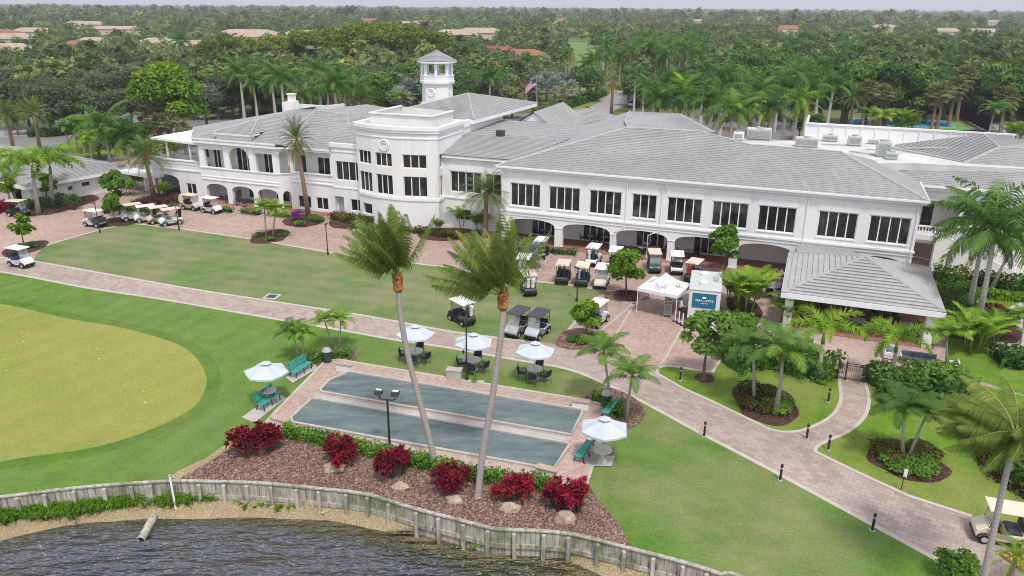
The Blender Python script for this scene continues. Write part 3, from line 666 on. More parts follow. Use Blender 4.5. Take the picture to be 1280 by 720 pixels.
# gable and porch roofs behind
mb = MB(); g0, g1, ga = (-19.2, 20.2), (-12.9, 20.2), (-15.9, 20.2)
mb.face([(*g0, 8.6), (*g1, 8.6), (*ga, 10.55)]); mb.face([(*g0, 6), (*g1, 6), (*g1, 8.6), (*g0, 8.6)]); mb.build("gable_wall", S, CL)
mb = MB()
for i in range(4): mb.box(-16.4, -15.4, 20.12, 20.17, 8.75 + i * .22, 8.9 + i * .22)
mb.build("gable_vent", M["grey"], CL)
mb = MB(); roofplane(mb, [(-19.5, 19.9, 8.5), (-15.9, 19.9, 10.7), (-15.9, 32, 10.7), (-19.5, 32, 8.5)], .36, .034); roofplane(mb, [(-12.5, 19.9, 8.5), (-15.9, 19.9, 10.7), (-15.9, 32, 10.7), (-12.5, 32, 8.5)], .36, .034)
roofplane(mb, [(-20, 34, 6.6), (-9, 34, 6.6), (-13, 40, 8.9), (-16, 40, 8.9)], .36, .034); roofplane(mb, [(-20, 34, 6.6), (-16, 40, 8.9), (-20, 46, 6.6)], .36, .034); roofplane(mb, [(-9, 34, 6.6), (-13, 40, 8.9), (-9, 46, 6.6)], .36, .034); mb.build("porch_roof", [M["tile"]], CL)
mb = MB(); mb.box(-19.6, -9.4, 34.4, 45.6, 6.2, 6.6)
for u, v in ((-19, 35), (-10, 35), (-19, 45), (-10, 45)): mb.box(u - .3, u + .3, v - .3, v + .3, 0, 6.2)
mb.build("porch_columns", S, CL)
# ---- curved block
US = [-30.1, -29.85, -27.8, -27.2, -25.0, -24.55, -23.75, -21.15, -20.05]
VV = lambda u: .65 + (u + 25) ** 2 * .0465
PTS = [(u, VV(u)) for u in US]; GW = {1: 3, 3: 3, 6: 3}
mb, tr = MB(), MB()
for i in range(8):
    a, b = PTS[i], PTS[i + 1]; Lf = math.hypot(b[0] - a[0], b[1] - a[1])
    op = [(.02, Lf - .02)] if i in GW else []
    wall(mb, a, b, 0, 3.2, [(.3, Lf - .3, .9, 2.1)] if i == 1 else []); wall(mb, a, b, 3.2, 6.2, [(x, y, 3.5, 5.72) for x, y in op]); wall(mb, a, b, 6.2, 10.7, [(x, y, 6.6, 8.08) for x, y in op])
    if i in GW: window(CL, a, b, .02, Lf - .02, 3.5, 5.72, 3); window(CL, a, b, .02, Lf - .02, 6.6, 8.08, 3)
SIDE = [(-20.05, VV(-20.05)), (-20.05, 8.1), (-20.05, 20)]
wall(mb, SIDE[0], SIDE[1], 0, 3.2); wall(mb, SIDE[0], SIDE[1], 3.2, 6.2, [(.35, 1.15, 3.5, 5.72)]); wall(mb, SIDE[0], SIDE[1], 6.2, 10.7, [(.35, 1.15, 6.6, 8.08)]); wall(mb, (-20.15, 8.1), (-20.15, 20.5), 0, 10.6); wall(mb, (-30.1, 12), PTS[0], 0, 10.7)
wall(mb, (-20.15, 20.5), (-30, 20.5), 0, 10.6)
mb.build("wall", S, CL)
window(CL, SIDE[0], SIDE[1], .35, 1.15, 3.5, 5.72, 2); window(CL, SIDE[0], SIDE[1], .35, 1.15, 6.6, 8.08, 2)
prof = [(-30.1, 7.9)] + PTS + [SIDE[1]]
def band(P, d, z0, z1):
    O_, I_ = offset(P, -d), offset(P, .25)
    for i in range(len(P) - 1): tr.prism([O_[i], O_[i + 1], I_[i + 1], I_[i]], z0, z1)
band(prof, .1, 3.05, 3.35); band(prof, .08, 9.72, 9.84); band(prof, .18, 10.35, 10.62); band(prof, .28, 10.62, 11.0)
onwall(tr, (-20.15, 8.2), (-20.15, 20.5), 0, 12.3, -.12, .3, 10.1, 10.8); onwall(tr, (-20.15, 8.2), (-20.15, 20.5), 0, 12.3, -.1, .1, 8.9, 9.1)
tr.build("wall_trim", T, CL)
mb = MB(); c = (-25.85, VV(-25.85) - .03, 8.95); mb.ring(c, .55, .09, (0, 1, 0), 20, 6); mb.ring(c, .3, .06, (0, 1, 0), 16, 6); mb.build("medallion", T, CL)
mb = MB(); wall(mb, (-28.9, 10), (-28.9, 3.1), 10.6, 11.85); wall(mb, (-28.9, 3.1), (-21.3, 3.1), 10.6, 11.85); wall(mb, (-21.3, 3.1), (-21.3, 8.3), 10.6, 11.85); wall(mb, (-21.3, 8.3), (-28.9, 10), 10.6, 11.85)
ribbon(mb, [(-28.9, 10), (-28.9, 3.1), (-21.3, 3.1), (-21.3, 8.3)], .4, 11.85, 11.97); mb.build("parapet_wall", M["stucco_warm"], CL)
MB().prism([(-30, 1.9), (-25, .9), (-20.2, 1.9), (-20.2, 20), (-30, 20)], 10.2, 10.45).build("roof_flat", M["roofflat"], CL)
mb = MB(); ap = (-24.6, 19.7, 12.6); q = [(-31.6, 10.3, 10.75), (-19.6, 10.3, 10.75), (-18.6, 29, 10.75), (-31.6, 29, 10.75)]
for i in range(4): roofplane(mb, [q[i], q[(i + 1) % 4], ap], .36, .034); cap(mb, q[i], ap, .1, 1)
mb.build("roof", [M["tile"], M["ridge"]], CL)
MB().prism([(x, y) for x, y, z in q], 10.3, 10.74).build("eaves", T, CL)
# ---- lantern tower
TW = Vector((-32.1, 26, 0)); ph = R(22.5)
TB = MB().lathe([(2.9, 6), (2.9, 9.6), (2.15, 10.6), (2.05, 13.0)], 8, TW, 0, ph).build("tower", S, CL)
mb = MB(); mb.lathe([(2.2, 13.0), (2.38, 13.15), (2.4, 13.45), (2.3, 13.5), (2.3, 14.05), (2.36, 14.1), (2.36, 14.2), (1.9, 14.2)], 8, TW, 0, ph)
mb.lathe([(2.35, 15.75), (2.7, 15.8), (2.72, 16.05), (1.5, 16.06)], 8, TW, 0, ph); mb.build("tower_moulding", T, TB)
for k_ in range(8):
    t = ph + k_ * PI / 4; MB().box(-.16, .16, -.16, .16, 14.2, 15.76).build("tower_column", T, TB, loc=(TW.x + 2.02 * math.cos(t), TW.y + 2.02 * math.sin(t), 0), rot=(0, 0, t))
mb = MB(); o8 = [(TW.x + 2.75 * math.cos(ph + k_ * PI / 4), TW.y + 2.75 * math.sin(ph + k_ * PI / 4), 16.06) for k_ in range(8)]
for k_ in range(8): roofplane(mb, [o8[k_], o8[(k_ + 1) % 8], (TW.x, TW.y, 17.45)], .3, .04)
mb.build("tower_roof", [M["tile"]], TB)
t = R(-90); c = TW + Vector((1.97 * math.cos(t) * .99, 1.97 * math.sin(t) * .99, 12.0)); mb = MB(); mb.ring(c, .5, .1, (0, 1, 0), 18, 6); mb.ring(c, .25, .06, (0, 1, 0), 14, 6); mb.build("medallion", T, TB)
# ---- left wing, flush part beside the curved block
A, B = (-34.3, 3), (-30, 3)
mb = MB(); wall(mb, A, B, 0, 3.2, [(.1, 1.3, 0, 2.1), (2.2, 4.0, .55, 1.95)], .5); wall(mb, A, B, 3.2, 8.2, [(.5, 3.95, 4.06, 6.27)]); wall(mb, (-34.3, 8), (-34.3, 3), 3.2, 8.2); mb.box(-34.25, -33, 3.5, 3.6, 0, 2.2); mb.build("wall", S, CL)
window(CL, A, B, .5, 3.95, 4.06, 6.27, 4); window(CL, A, B, 2.2, 4.0, .55, 1.95, 2)
MB().box(-34.0, -33.05, 3.42, 3.49, 0, 2.05).build("door", M["grey"], CL)
mb = MB(); onwall(mb, A, B, -.1, 4.3, -.16, .2, 7.85, 8.3); onwall(mb, A, B, -.1, 4.3, -.07, .02, 7.3, 7.42); onwall(mb, A, B, 0, 4.3, -.06, .02, 3.1, 3.25); mb.build("wall_trim", T, CL)
# ---- left wing, recessed balcony part
A, B = (-39.9, 3), (-34.3, 3)
mb = MB(); wall(mb, A, B, 0, 2.95, [(.55, 2.35, .28, 1.75), (3.1, 4.75, .3, 1.75)], .15); wall(mb, A, B, 2.95, 7.25, [(.15, 5.35, 4.5, 7.1)], .35)
wall(mb, (-41.2, 2), A, 0, 2.95, [(.35, 1.3, 0, 1.6, 2.2)], .3); wall(mb, (-41.2, 2), A, 2.95, 7.4, [(.3, 1.45, 4.3, 6.8)], .3)
wall(mb, (-40.5, 4.5), (-34.3, 4.5), 2.95, 7.4, [(.8, 1.6, 3.3, 6.3), (3.2, 5.0, 3.2, 6.2)], .15); mb.build("wall", S, CL)
window(CL, A, B, .55, 2.35, .28, 1.75, 2, .06); window(CL, A, B, 3.1, 4.75, .3, 1.75, 2, .06)
window(CL, (-40.5, 4.5), (-34.3, 4.5), .8, 1.6, 3.3, 6.3, 1, .05); window(CL, (-40.5, 4.5), (-34.3, 4.5), 3.2, 5.0, 3.2, 6.2, 2, .05, "glazed_door")
mb = MB(); onwall(mb, A, B, -.1, 5.6, -.12, .05, 4.42, 4.56); onwall(mb, A, B, -.1, 5.6, -.1, .02, 3.3, 3.42); onwall(mb, A, B, -.1, 5.6, -.05, .02, 3.75, 3.83); onwall(mb, A, B, -.2, 5.6, -.3, .1, 7.1, 7.32)
onwall(mb, (-41.2, 2), A, 0, 1.64, -.12, .05, 4.25, 4.36); mb.build("wall_trim", T, CL)
mb = MB(); mb.box(-40, -34.3, 3.2, 5.4, 7.15, 7.25); mb.box(-40, -34.3, 3.2, 5.4, 2.85, 3.0); mb.build("balcony_slab", S, CL)
# ---- left wing, arcade part
A, B = (-52.7, 2), (-41.2, 2); s2 = lambda u: u + 52.7
mb = MB(); GA = [(-52.15, -49.0), (-48.25, -45.05), (-44.4, -41.45)]
wall(mb, A, B, 0, 2.85, [(s2(a), s2(b), 0, 1.75, 2.33) for a, b in GA], .4)
wall(mb, A, B, 2.85, 7.85, [(s2(-51.85), s2(-48.95), 4.35, 6.52), (s2(-48.15), s2(-45.2), 4.3, 5.75, 7.0), (s2(-44.2), s2(-41.4), 4.3, 6.55)], .35)
wall(mb, (-52.7, 14), A, 0, 7.85, [(9, 11.5, 3.2, 6.3)], .3); wall(mb, (-52.5, 4.8), (-40.8, 4.8), 0, 2.9, [(2.3, 3.2, .1, 2.0)], .1); wall(mb, (-52.5, 3.5), (-40.8, 3.5), 2.9, 7.6); mb.build("wall", S, CL)
for s0, s1, zb, zt, n in ((.9, 1.7, .25, 2.0, 1), (4.5, 6.4, .25, 2.05, 2), (8.6, 10.6, .25, 2.0, 2)): window(CL, (-52.5, 4.72), (-40.8, 4.72), s0, s1, zb, zt, n, 0)
for s0, s1, zb, zt, n in ((.8, 1.9, 3.2, 6.35, 2), (2.75, 3.55, 3.2, 6.35, 1), (4.35, 7.35, 3.1, 7.0, 4), (8.35, 10.3, 3.2, 6.45, 3)): window(CL, (-52.5, 3.42), (-40.8, 3.42), s0, s1, zb, zt, n, 0)
mb = MB()
for z, d in ((2.8, .1), (3.15, .07), (4.22, .1)): onwall(mb, A, B, -.05, 11.5, -d, .02, z, z + .12)
onwall(mb, A, B, -.2, 11.6, -.28, .1, 7.45, 7.68); onwall(mb, A, B, -.3, 11.7, -.4, .1, 7.68, 7.86)
for u in (-52.3, -48.55, -44.8, -41.5): onwall(mb, A, B, s2(u) - .28, s2(u) + .28, -.06, .02, 4.34, 7.44); onwall(mb, A, B, s2(u) - .3, s2(u) + .3, -.05, .02, .0, .25)
mb.build("wall_trim", T, CL)
mb = MB(); onwall(mb, A, B, s2(-49.4), s2(-44.45), -.25, .6, 7.86, 8.5); onwall(mb, A, B, s2(-49.65), s2(-44.2), -.5, 1.2, 8.5, 8.72); mb.build("pediment", S, CL)
mb = MB(); mb.box(-52.5, -41, 2.35, 4.7, 2.75, 2.9); mb.box(-52.5, -41, 2.35, 4.7, 7.0, 7.1); mb.build("balcony_slab", S, CL)
MB().box(-52.6, -34.4, 1.4, 4.7, 0, .03).build("arcade_floor", M["paver_terra"], CL)
# ---- left wing roofs
mb = MB(); e = [(-53.1, 1.6, 7.88), (-40.9, 1.6, 7.88), (-44.4, 9.8, 10.59), (-41, 10.2, 10.72), (-38.7, 9.9, 10.6)]
def tris(mb, P):
    for i in range(1, len(P) - 1): roofplane(mb, [P[0], P[i], P[i + 1]], .34, .034)
roofplane(mb, [e[0], e[1], e[3], e[2]], .34, .034); tris(mb, [e[3], e[1], (-38.5, 2.7, 7.35), (-34.2, 2.7, 7.35), (-34.2, 7, 9.4), (-36.5, 10.2, 10.45)])
tris(mb, [e[2], e[0], (-59.0, 8.4, 7.88), (-55, 21, 8.2), (-44.4, 20, 10.4)]); tris(mb, [(-34.2, 7, 9.4), (-34.2, 3, 8.1), (-30.2, 3, 8.1), (-30.2, 10, 10.0), (-36.5, 10.2, 10.45)])
tris(mb, [(-36.5, 10.2, 10.45), (-30.2, 10, 10.0), (-30.2, 22, 9.2), (-41, 22, 10.2), e[3]])
pe = [(-49.65, 1.5, 8.72), (-44.2, 1.5, 8.72), (-46.9, 6.4, 9.75), (-49.65, 4.4, 8.75), (-44.2, 4.4, 8.75)]; roofplane(mb, pe[:3], .34, .04); roofplane(mb, [pe[0], pe[2], pe[3]], .34, .04); roofplane(mb, [pe[1], pe[2], pe[4]], .34, .04)
mb.build("roof", [M["tile"]], CL)
mb = MB()
for a, b in ((e[0], e[2]), (e[1], e[3]), (e[2], e[3]), (e[3], (-36.5, 10.2, 10.45)), ((-36.5, 10.2, 10.45), (-34.2, 7, 9.4)), ((-49.65, 1.5, 8.72), (-46.9, 6.4, 9.75)), ((-44.2, 1.5, 8.72), (-46.9, 6.4, 9.75))): cap(mb, a, b, .1, 0)
mb.build("roof_ridge", M["ridge"], CL)
mb = MB(); ribbon(mb, [(-59.0, 8.4), (-53.1, 1.6), (-40.9, 1.6), (-38.5, 2.7), (-34.3, 2.7)], .12, 7.3, 7.5); ribbon(mb, [(-59, 8.4), (-53.1, 1.6), (-40.9, 1.6)], .14, 7.72, 7.9); mb.build("gutter", T, CL)
mb = MB(); c = (-47.3, 14, 0); mb.box(-47.9, -46.7, 13.4, 14.6, 9, 11.2); mb.box(-47.65, -46.95, 13.6, 14.4, 11.2, 12.0); mb.box(-47.75, -46.85, 13.5, 14.5, 12.0, 12.15); mb.build("chimney", S, CL)
mb = MB(); ribbon(mb, [(-50.5, 19), (-50, 15.5), (-43, 15), (-42, 18)], .2, 9.2, 10.7); mb.build("parapet_wall", S, CL)
# ---- bridge and terrace at the far left
A, B = (-61.6, 3), (-52.7, 3)
mb = MB(); wall(mb, A, B, 0, 4.65, [(.3, 4.2, 0, 1.9, 2.6), (5.3, 6.85, .38, 1.75)], .5); wall(mb, (-61.6, 8), A, 0, 4.65); wall(mb, (-52.7, 7), (-61.6, 7), 0, 4.4); mb.build("bridge_wall", S, CL)
window(CL, A, B, 5.3, 6.85, .38, 1.75, 2, .1)
mb = MB()
for z, d in ((4.5, .12), (4.1, .05), (3.3, .1)): onwall(mb, A, B, -.1, 8.9, -d, .3 if z == 4.5 else .02, z, z + .15)
mb.build("wall_trim", T, CL)
MB().box(-61.4, -52.8, 3.5, 6.9, 3.3, 3.45).build("terrace_slab", M["concrete"], CL)
mb = MB(); mb.face([(-63.2, 5, 6.75), (-53.2, 3.6, 6.75), (-53.2, 9, 7.3), (-60, 11.5, 7.3)]); mb.face([(-63.2, 5, 6.5), (-53.2, 3.6, 6.5), (-53.2, 3.6, 6.75), (-63.2, 5, 6.75)]); mb.face([(-63.2, 5, 6.5), (-60, 11.5, 7.0), (-60, 11.5, 7.3), (-63.2, 5, 6.75)][::-1]); mb.face([(-63.2, 5, 6.5), (-53.2, 3.6, 6.5), (-53.2, 9, 7.05), (-60, 11.5, 7.05)][::-1])
mb.build("terrace_roof", M["white"], CL)
for u, v in ((-56.2, 4.3), (-60.6, 5.0), (-58, 8)): MB().box(u - .09, u + .09, v - .09, v + .09, 3.4, 6.6).build("terrace_post", M["white"], CL)
mb = MB(); mb.box(-57.5, -54.2, 8.4, 8.6, 3.4, 6.6); mb.build("terrace_dark_panel", M["char"], CL)  # plain charcoal panel filling the dark area behind the terrace posts
# ---- right wing with balcony and outside stair
A, B = (26.4, 8), (47, 8)
mb = MB(); wall(mb, A, B, 0, 3.2, [(.1, 2.7, 0, 2.2)], 1.5); wall(mb, A, B, 3.2, 7.7, [(.1, 4.0, 3.25, 6.3), (8, 10, 4, 6.3)], .5); wall(mb, (26.3, 10.4), (31, 10.4), 3.2, 7); mb.box(26.3, 29.3, 7.0, 8, 2.75, 3.2); mb.box(28.75, 29.5, 6.9, 8, 0, 3.2); mb.build("wall", M["stucco_warm"], CL)
window(CL, (26.3, 10.35), (31, 10.35), .3, .8, 3.3, 5.7, 1, 0); window(CL, (26.3, 10.35), (31, 10.35), 1.2, 2.3, 3.3, 5.7, 1, 0, "glazed_door"); window(CL, A, B, 8, 10, 4, 6.3, 3)
mb = MB(); onwall(mb, A, B, -.2, 20.6, -.35, .1, 7.3, 7.7); onwall(mb, A, B, 0, 20.6, -.08, .02, 6.35, 6.5); onwall(mb, A, B, 3.2, 20, -.07, .02, 3.1, 3.25); mb.build("wall_trim", T, CL)
mb = MB(); rail(mb, (26.45, 7.1), (29.1, 7.1), 0, 3.2, .9, 10); rail(mb, (29.6, 7.1), (36.6, 7.1), 0, 0, .9, 26, 3.2, .05); rail(mb, (30, 8.6 - .75), (33, 8.6 - .75), 0, 3.2, .9, 10); mb.build("balustrade", T, CL)
mb = MB(); mb.add([(29.4, 7.0, 0), (36.9, 7.0, 0), (29.4, 7.0, 3.2), (29.4, 7.9, 0), (36.9, 7.9, 0), (29.4, 7.9, 3.2)], [(0, 1, 2), (5, 4, 3), (1, 4, 5, 2), (0, 2, 5, 3)]); mb.build("stair_wall", M["stucco_warm"], CL)
mb = MB(); F0, F1 = (26.4, 7.45, 7.75), (47, 7.45, 7.75); W_, V_, T_, T2_ = (22.8, 11.2, 9.0), (29.85, 11.2, 9.0), (33.9, 15.6, 10.45), (33.2, 21, 10.9)
roofplane(mb, [F0, F1, (47, 15.6, 10.45), T_, V_, W_], .34, .034); roofplane(mb, [W_, V_, T_, T2_, (25.2, 20.5, 9.4)], .5, .055); roofplane(mb, [T_, (47, 15.6, 10.45), (47, 22, 9.6), T2_], .34, .034)
mb.build("roof", [M["tile"]], CL)
mb = MB(); cap(mb, W_, V_, .1, 0); cap(mb, V_, T_, .12, 0); cap(mb, T_, T2_, .1, 0); cap(mb, T_, (47, 15.6, 10.45), .1, 0); cap(mb, (25.5, 18, 9.35), (32.5, 17, 10.1), .1, 0); mb.build("roof_ridge", M["ridge"], CL)
mb = MB(); ribbon(mb, [F0[:2], F1[:2]], .14, 7.6, 7.8); mb.build("gutter", T, CL)
# ------------------------------------------------------------------ pavilion on the terrace
PAVT = []
PV = thing("pavilion", "open terrace pavilion with a pale ribbed hip roof on white columns", "pavilion", (ORG.x, ORG.y, 0), BROT)
q = [(16.3, -13.6, 2.95), (27.2, -13.6, 2.95), (27.2, -2.9, 2.95), (16.3, -2.9, 2.95)]; ap = (21.9, -7.9, 4.75)
mb = MB()
for i in range(4): roofplane(mb, [q[i], q[(i + 1) % 4], ap], .42, .1)
mb.build("roof", [M["tile2"]], PV)
mb = MB()
for i in range(4): cap(mb, q[i], ap, .12, 0)
mb.build("roof_ridge", M["tile2"], PV)
mb = MB()
for i in range(4): onwall(mb, q[i][:2], q[(i + 1) % 4][:2], -.06, math.dist(q[i][:2], q[(i + 1) % 4][:2]) + .06, -.08, .22, 2.58, 2.98)
mb.prism([(16.5, -13.4), (27, -13.4), (27, -3.1), (16.5, -3.1)], 2.62, 2.7); mb.build("fascia", T, PV)
for u, v in ((16.9, -13.0), (26.5, -13.0), (16.9, -3.6), (26.5, -3.6), (21.7, -3.6)): MB().box(-.3, .3, -.3, .3, 0, 2.62).build("column", S, PV, loc=(u, v, 0))
MB().box(16.4, 27.1, -13.4, -3, .012, .05).build("floor_slab", M["paver_terra"], PV)
for i, (u, v) in enumerate(((18.6, -11.2), (22.0, -11.4), (25.3, -11.0), (20.2, -8.2), (24.0, -8.0), (18.4, -5.6), (22.3, -5.4))):
    PAVT.append((u, v))
# flat canopy joining pavilion and clubhouse
t = thing("link_canopy", "low flat grey canopy between pavilion roof and clubhouse wall", "canopy", (ORG.x, ORG.y, 0), BROT)
MB().box(16.9, 21.6, -2.75, -.2, 2.98, 3.08).build("roof", M["tile"], t)
for u in (17.1, 21.3): MB().box(u - .1, u + .1, -2.6, -2.4, 0, 2.98).build("post", T, t)
# ------------------------------------------------------------------ cart barn at the left
BA = at(68, 253); CB = thing("cart_barn", "low white cart barn with a broad grey hip roof beside the palms", "building", (BA.x, BA.y, 0), R(59.5))
mb = MB(); a, b = (-2.6, 0), (10.5, 0)
wall(mb, b, a, 0, 2.6); mb2 = MB()
mb = MB(); wall(mb, a, b, 0, 2.55, [(4.5, 5.25, 1.05, 1.65), (6.35, 7.5, 1.2, 1.8)], .2); wall(mb, (-2.6, 45), a, 0, 2.55, [(41, 43, 0, 2)], .3); wall(mb, b, (10.5, 45), 0, 2.55); mb.build("wall", S, CB)
window(CB, a, b, 4.5, 5.25, 1.05, 1.65, 1, .05); window(CB, a, b, 6.35, 7.5, 1.2, 1.8, 1, .05)
q = [(-3.3, -.7, 2.6), (11.2, -.7, 2.6), (4, 6.6, 4.45), (4, 46, 4.45), (-3.3, 46, 2.6), (11.2, 46, 2.6)]
mb = MB(); roofplane(mb, [q[0], q[1], q[2]], .36, .034); roofplane(mb, [q[0], q[2], q[3], q[4]], .36, .034); roofplane(mb, [q[1], q[2], q[3], q[5]], .36, .034); cap(mb, q[2], q[3], .12, 1); cap(mb, q[0], q[2], .1, 1); cap(mb, q[1], q[2], .1, 1); mb.build("roof", [M["tile"], M["ridge"]], CB)
mb = MB(); ribbon(mb, [(-3.3, 45), (-3.3, -.7), (11.2, -.7), (11.2, 45)], .3, 2.25, 2.62); mb.build("fascia", M["trim"], CB)
t = thing("link_walkway", "white flat walkway roof joining cart barn and clubhouse bridge", "walkway", (BA.x, BA.y, 0), R(59.5))
MB().box(8.5, 10.6, -7.5, -.9, 2.25, 2.62).build("roof", M["trim"], t)
for y in (-7, -4): MB().box(9.8, 10.1, y - .15, y + .15, 0, 2.25).build("post", T, t)
# ------------------------------------------------------------------ golf carts
def setmat(o, mat, i=0):
    o.material_slots[i].link = "OBJECT"; o.material_slots[i].material = M[mat]
def make_cart():
    t = thing("golf_cart", "x", "golf cart")
    prof = [(1.16, .3), (1.22, .46), (1.14, .66), (.86, .86), (.68, .92), (.6, .86), (.52, .36), (-.02, .33), (-.06, .58), (-.16, .66), (-.68, .7), (-.8, .78), (-1.08, .76), (-1.2, .62), (-1.18, .36), (-.98, .3)]
    mb = MB(); mb.extrude_y(prof, -.52, .52); mb.build("body", M["white"], t, bevel=.045, seg=2)
    mb = MB()
    for x in (.8, -.8):
        for y in (-.545, .545): mb.tube([(x + .33 * math.cos(a), y, .27 + .3 * math.sin(a)) for a in [R(d) for d in range(-10, 191, 25)]], .045, 5)
    mb.box(-.98, 1.1, -.5, .5, .22, .31); mb.box(-.05, .55, -.5, .5, .335, .36); mb.box(1.17, 1.26, -.45, .45, .3, .42); mb.box(-1.27, -1.17, -.42, .42, .34, .46); mb.box(-1.1, -.82, -.46, .46, .765, .785)
    mb.build("chassis_trim", M["black"], t)
    mb = MB(); mb.box(-.66, -.08, -.48, .48, .68, .82); mb.build("seat", M["beige"], t, bevel=.04)
    mb = MB(); mb.add([(x + (z - .88) * -.18, y, z) for x in (-.72, -.6) for y in (-.48, .48) for z in (.88, 1.2)], [(0, 1, 3, 2), (4, 6, 7, 5), (0, 2, 6, 4), (1, 5, 7, 3), (0, 4, 5, 1), (2, 3, 7, 6)]); mb.build("backrest", M["beige"], t, bevel=.03)
    mb = MB(); mb.box(-1.08, .86, -.6, .6, 1.77, 1.84); mb.build("roof", M["white"], t, bevel=.03)
    for y in (-.5, .5):
        MB().tube([(.72, y, .86), (.62, y * 1.04, 1.3), (.56, y * 1.06, 1.78)], .022, 6).build("roof_post", M["black"], t)
        MB().tube([(-.8, y, .74), (-.86, y * 1.02, 1.3), (-.88, y * 1.06, 1.78)], .022, 6).build("roof_post", M["black"], t)
    mb = MB(); mb.add([(.74, -.47, .9), (.74, .47, .9), (.58, .49, 1.74), (.58, -.49, 1.74), (.752, -.47, .9), (.752, .47, .9), (.592, .49, 1.74), (.592, -.49, 1.74)], [(0, 1, 2, 3), (7, 6, 5, 4), (0, 4, 5, 1), (1, 5, 6, 2), (2, 6, 7, 3), (3, 7, 4, 0)])
    mb.build("windshield", M["windshield"], t)
    w = MB(); w.ring((.3, .25, 1.0), .16, .018, (-.55, 0, .83), 14, 5); w.tube([(.3, .25, 1.0), (.55, .25, .72)], .02, 5); w.build("steering_wheel", M["black"], t)
    for x in (.8, -.8):
        for y in (-.47, .47):
            sg = 1 if y > 0 else -1
            mb = MB(); mb.tube([(x, y - .09, .235), (x, y - .07, .235), (x, y + .07, .235), (x, y + .09, .235)], [.2, .235, .235, .2], 14)
            o = mb.build("wheel", M["rubber"], t); q = MB(); q.tube([(x, y + sg * .07, .235), (x, y + sg * .098, .235), (x, y + sg * .104, .235)], [.14, .135, .05], 10); q.build("rim", M["silver"], o)
    for y in (-.34, .34): MB().box(1.12, 1.165, y - .09, y + .09, .58, .66).build("headlight", M["lamp_glass"], t, rot=None)
    r = MB(); r.tube([(-.82, -.42, 1.22), (-1.1, -.42, 1.2), (-1.1, .42, 1.2), (-.82, .42, 1.22)], .02, 5); r.tube([(-1.1, -.42, 1.2), (-1.12, -.4, .8)], .018, 5); r.tube([(-1.1, .42, 1.2), (-1.12, .4, .8)], .018, 5); r.build("bag_rack", M["black"], t)
    return t
k = NT("windshield"); k.col((.5, .55, .55)); k.set(.05, .6); tr = k.n("ShaderNodeBsdfTransparent"); mx = k.n("ShaderNodeMixShader"); mx.inputs[0].default_value = .35
k.l(tr.outputs[0], mx.inputs[1]); k.l(k.b.outputs[0], mx.inputs[2]); k.l(mx.outputs[0], k.t.nodes["Material Output"].inputs["Surface"]); M["windshield"] = k.mat
M["lamp_glass"] = plain("lamp_glass", (.75, .75, .72), .15, .6, var=.02)
CART0 = make_cart(); used = [False]; CARTS = []
def heading(a, b):
    d = at(*b) - at(*a); return math.atan2(d.y, d.x)
def cart(px, py, hd, label, body="white", roof="white", seat="beige", trim="black", shield=True, group="golf carts around the clubhouse"):
    t = CART0 if not used[0] else copy_tree(CART0); used[0] = True
    p = at(px, py); t.location = (p.x, p.y, .022); t.rotation_euler = (0, 0, R(hd)); t["label"] = label; t["group"] = group
    for c in t.children:
        n = c.name.split(".")[0]
        if n == "body": setmat(c, body)
        elif n == "roof": setmat(c, roof)
        elif n in ("seat", "backrest"): setmat(c, seat)
    CARTS.append(t); return t
def bag(t, y, mat, label, group="golf bags strapped on the carts"):
    o = thing("golf_bag", label, "golf bag", group=group)
    o.matrix_world = Matrix.Translation(t.location) @ Matrix.Rotation(t.rotation_euler.z, 4, "Z") @ Matrix.Translation((-.98, y, .8)) @ Matrix.Rotation(R(-10), 4, "Y")
    MB().lathe([(.11, 0), (.14, .05), (.13, .4), (.15, .78), (.155, .86), (.12, .87)], 10).build("bag_body", M[mat], o)
    MB().box(.1, .2, -.09, .09, .15, .5).build("pocket", M[mat], o, bevel=.02, seg=1)
    for k_ in range(5):
        a = k_ * 1.3; MB().tube([(.06 * math.cos(a), .06 * math.sin(a), .8), (.1 * math.cos(a), .1 * math.sin(a), 1.1), (.13 * math.cos(a), .13 * math.sin(a), 1.16)], [.012, .012, .035], 5).build("golf_club", M["steel" if k_ % 2 else "black"], o)
    return o
c1 = cart(27, 333, -22, "white golf cart driving along the brick path at the left edge, beside the small bed", "white", "white", "blue")
cart(24, 270, -10, "dark golf cart with a beige roof parked by the cart barn palms", "char", "cream", "black")
c3 = cart(119, 283, 158, "white golf cart with a dark green rear box, alone beside a black lamp post", "white", "white", "black")
MB().box(-1.2, -.2, -.55, .55, .5, 1.05).build("cargo_box", M["darkgreen"], c3, bevel=.04)
cart(166, 275, -140, "cream roofed golf cart closest to the round tree, in the row of four", "white", "cream", "beige")
c5 = cart(183, 277, -146, "bright white roofed golf cart, second in the row of four from the round tree", "white", "white", "char")
cart(199, 278.5, -142, "cream roofed beige golf cart, third in the row of four from the round tree", "beige", "cream", "black")
c7 = cart(214, 281, -140, "peach roofed golf cart, end of the row of four beside the lamp post", "white", "pinkish", "beige")
c8 = cart(240, 262, -25, "golf cart with tan rain cover under the arcade wing, the left one of two", "beige", "cream", "black")
c9 = cart(265, 266, -25, "golf cart with a white rain cover under the arcade wing arches", "white", "white", "black")
for c, mt in ((c8, "cream"), (c9, "white")):
    MB().extrude_y([(-1.3, .8), (-1.38, 1.2), (-1.2, 1.76), (-.7, 1.86), (-.7, .8)], -.62, .62).build("rain_cover", M[mt], c, bevel=.06)
c10 = cart(577, 403, 128, "white roofed golf cart alone on the lawn behind the parasols", "char", "white", "black")
cart(647, 417, -118, "black roofed golf cart with a grey nose, on the lawn by the palm trunk", "grey", "char", "black")
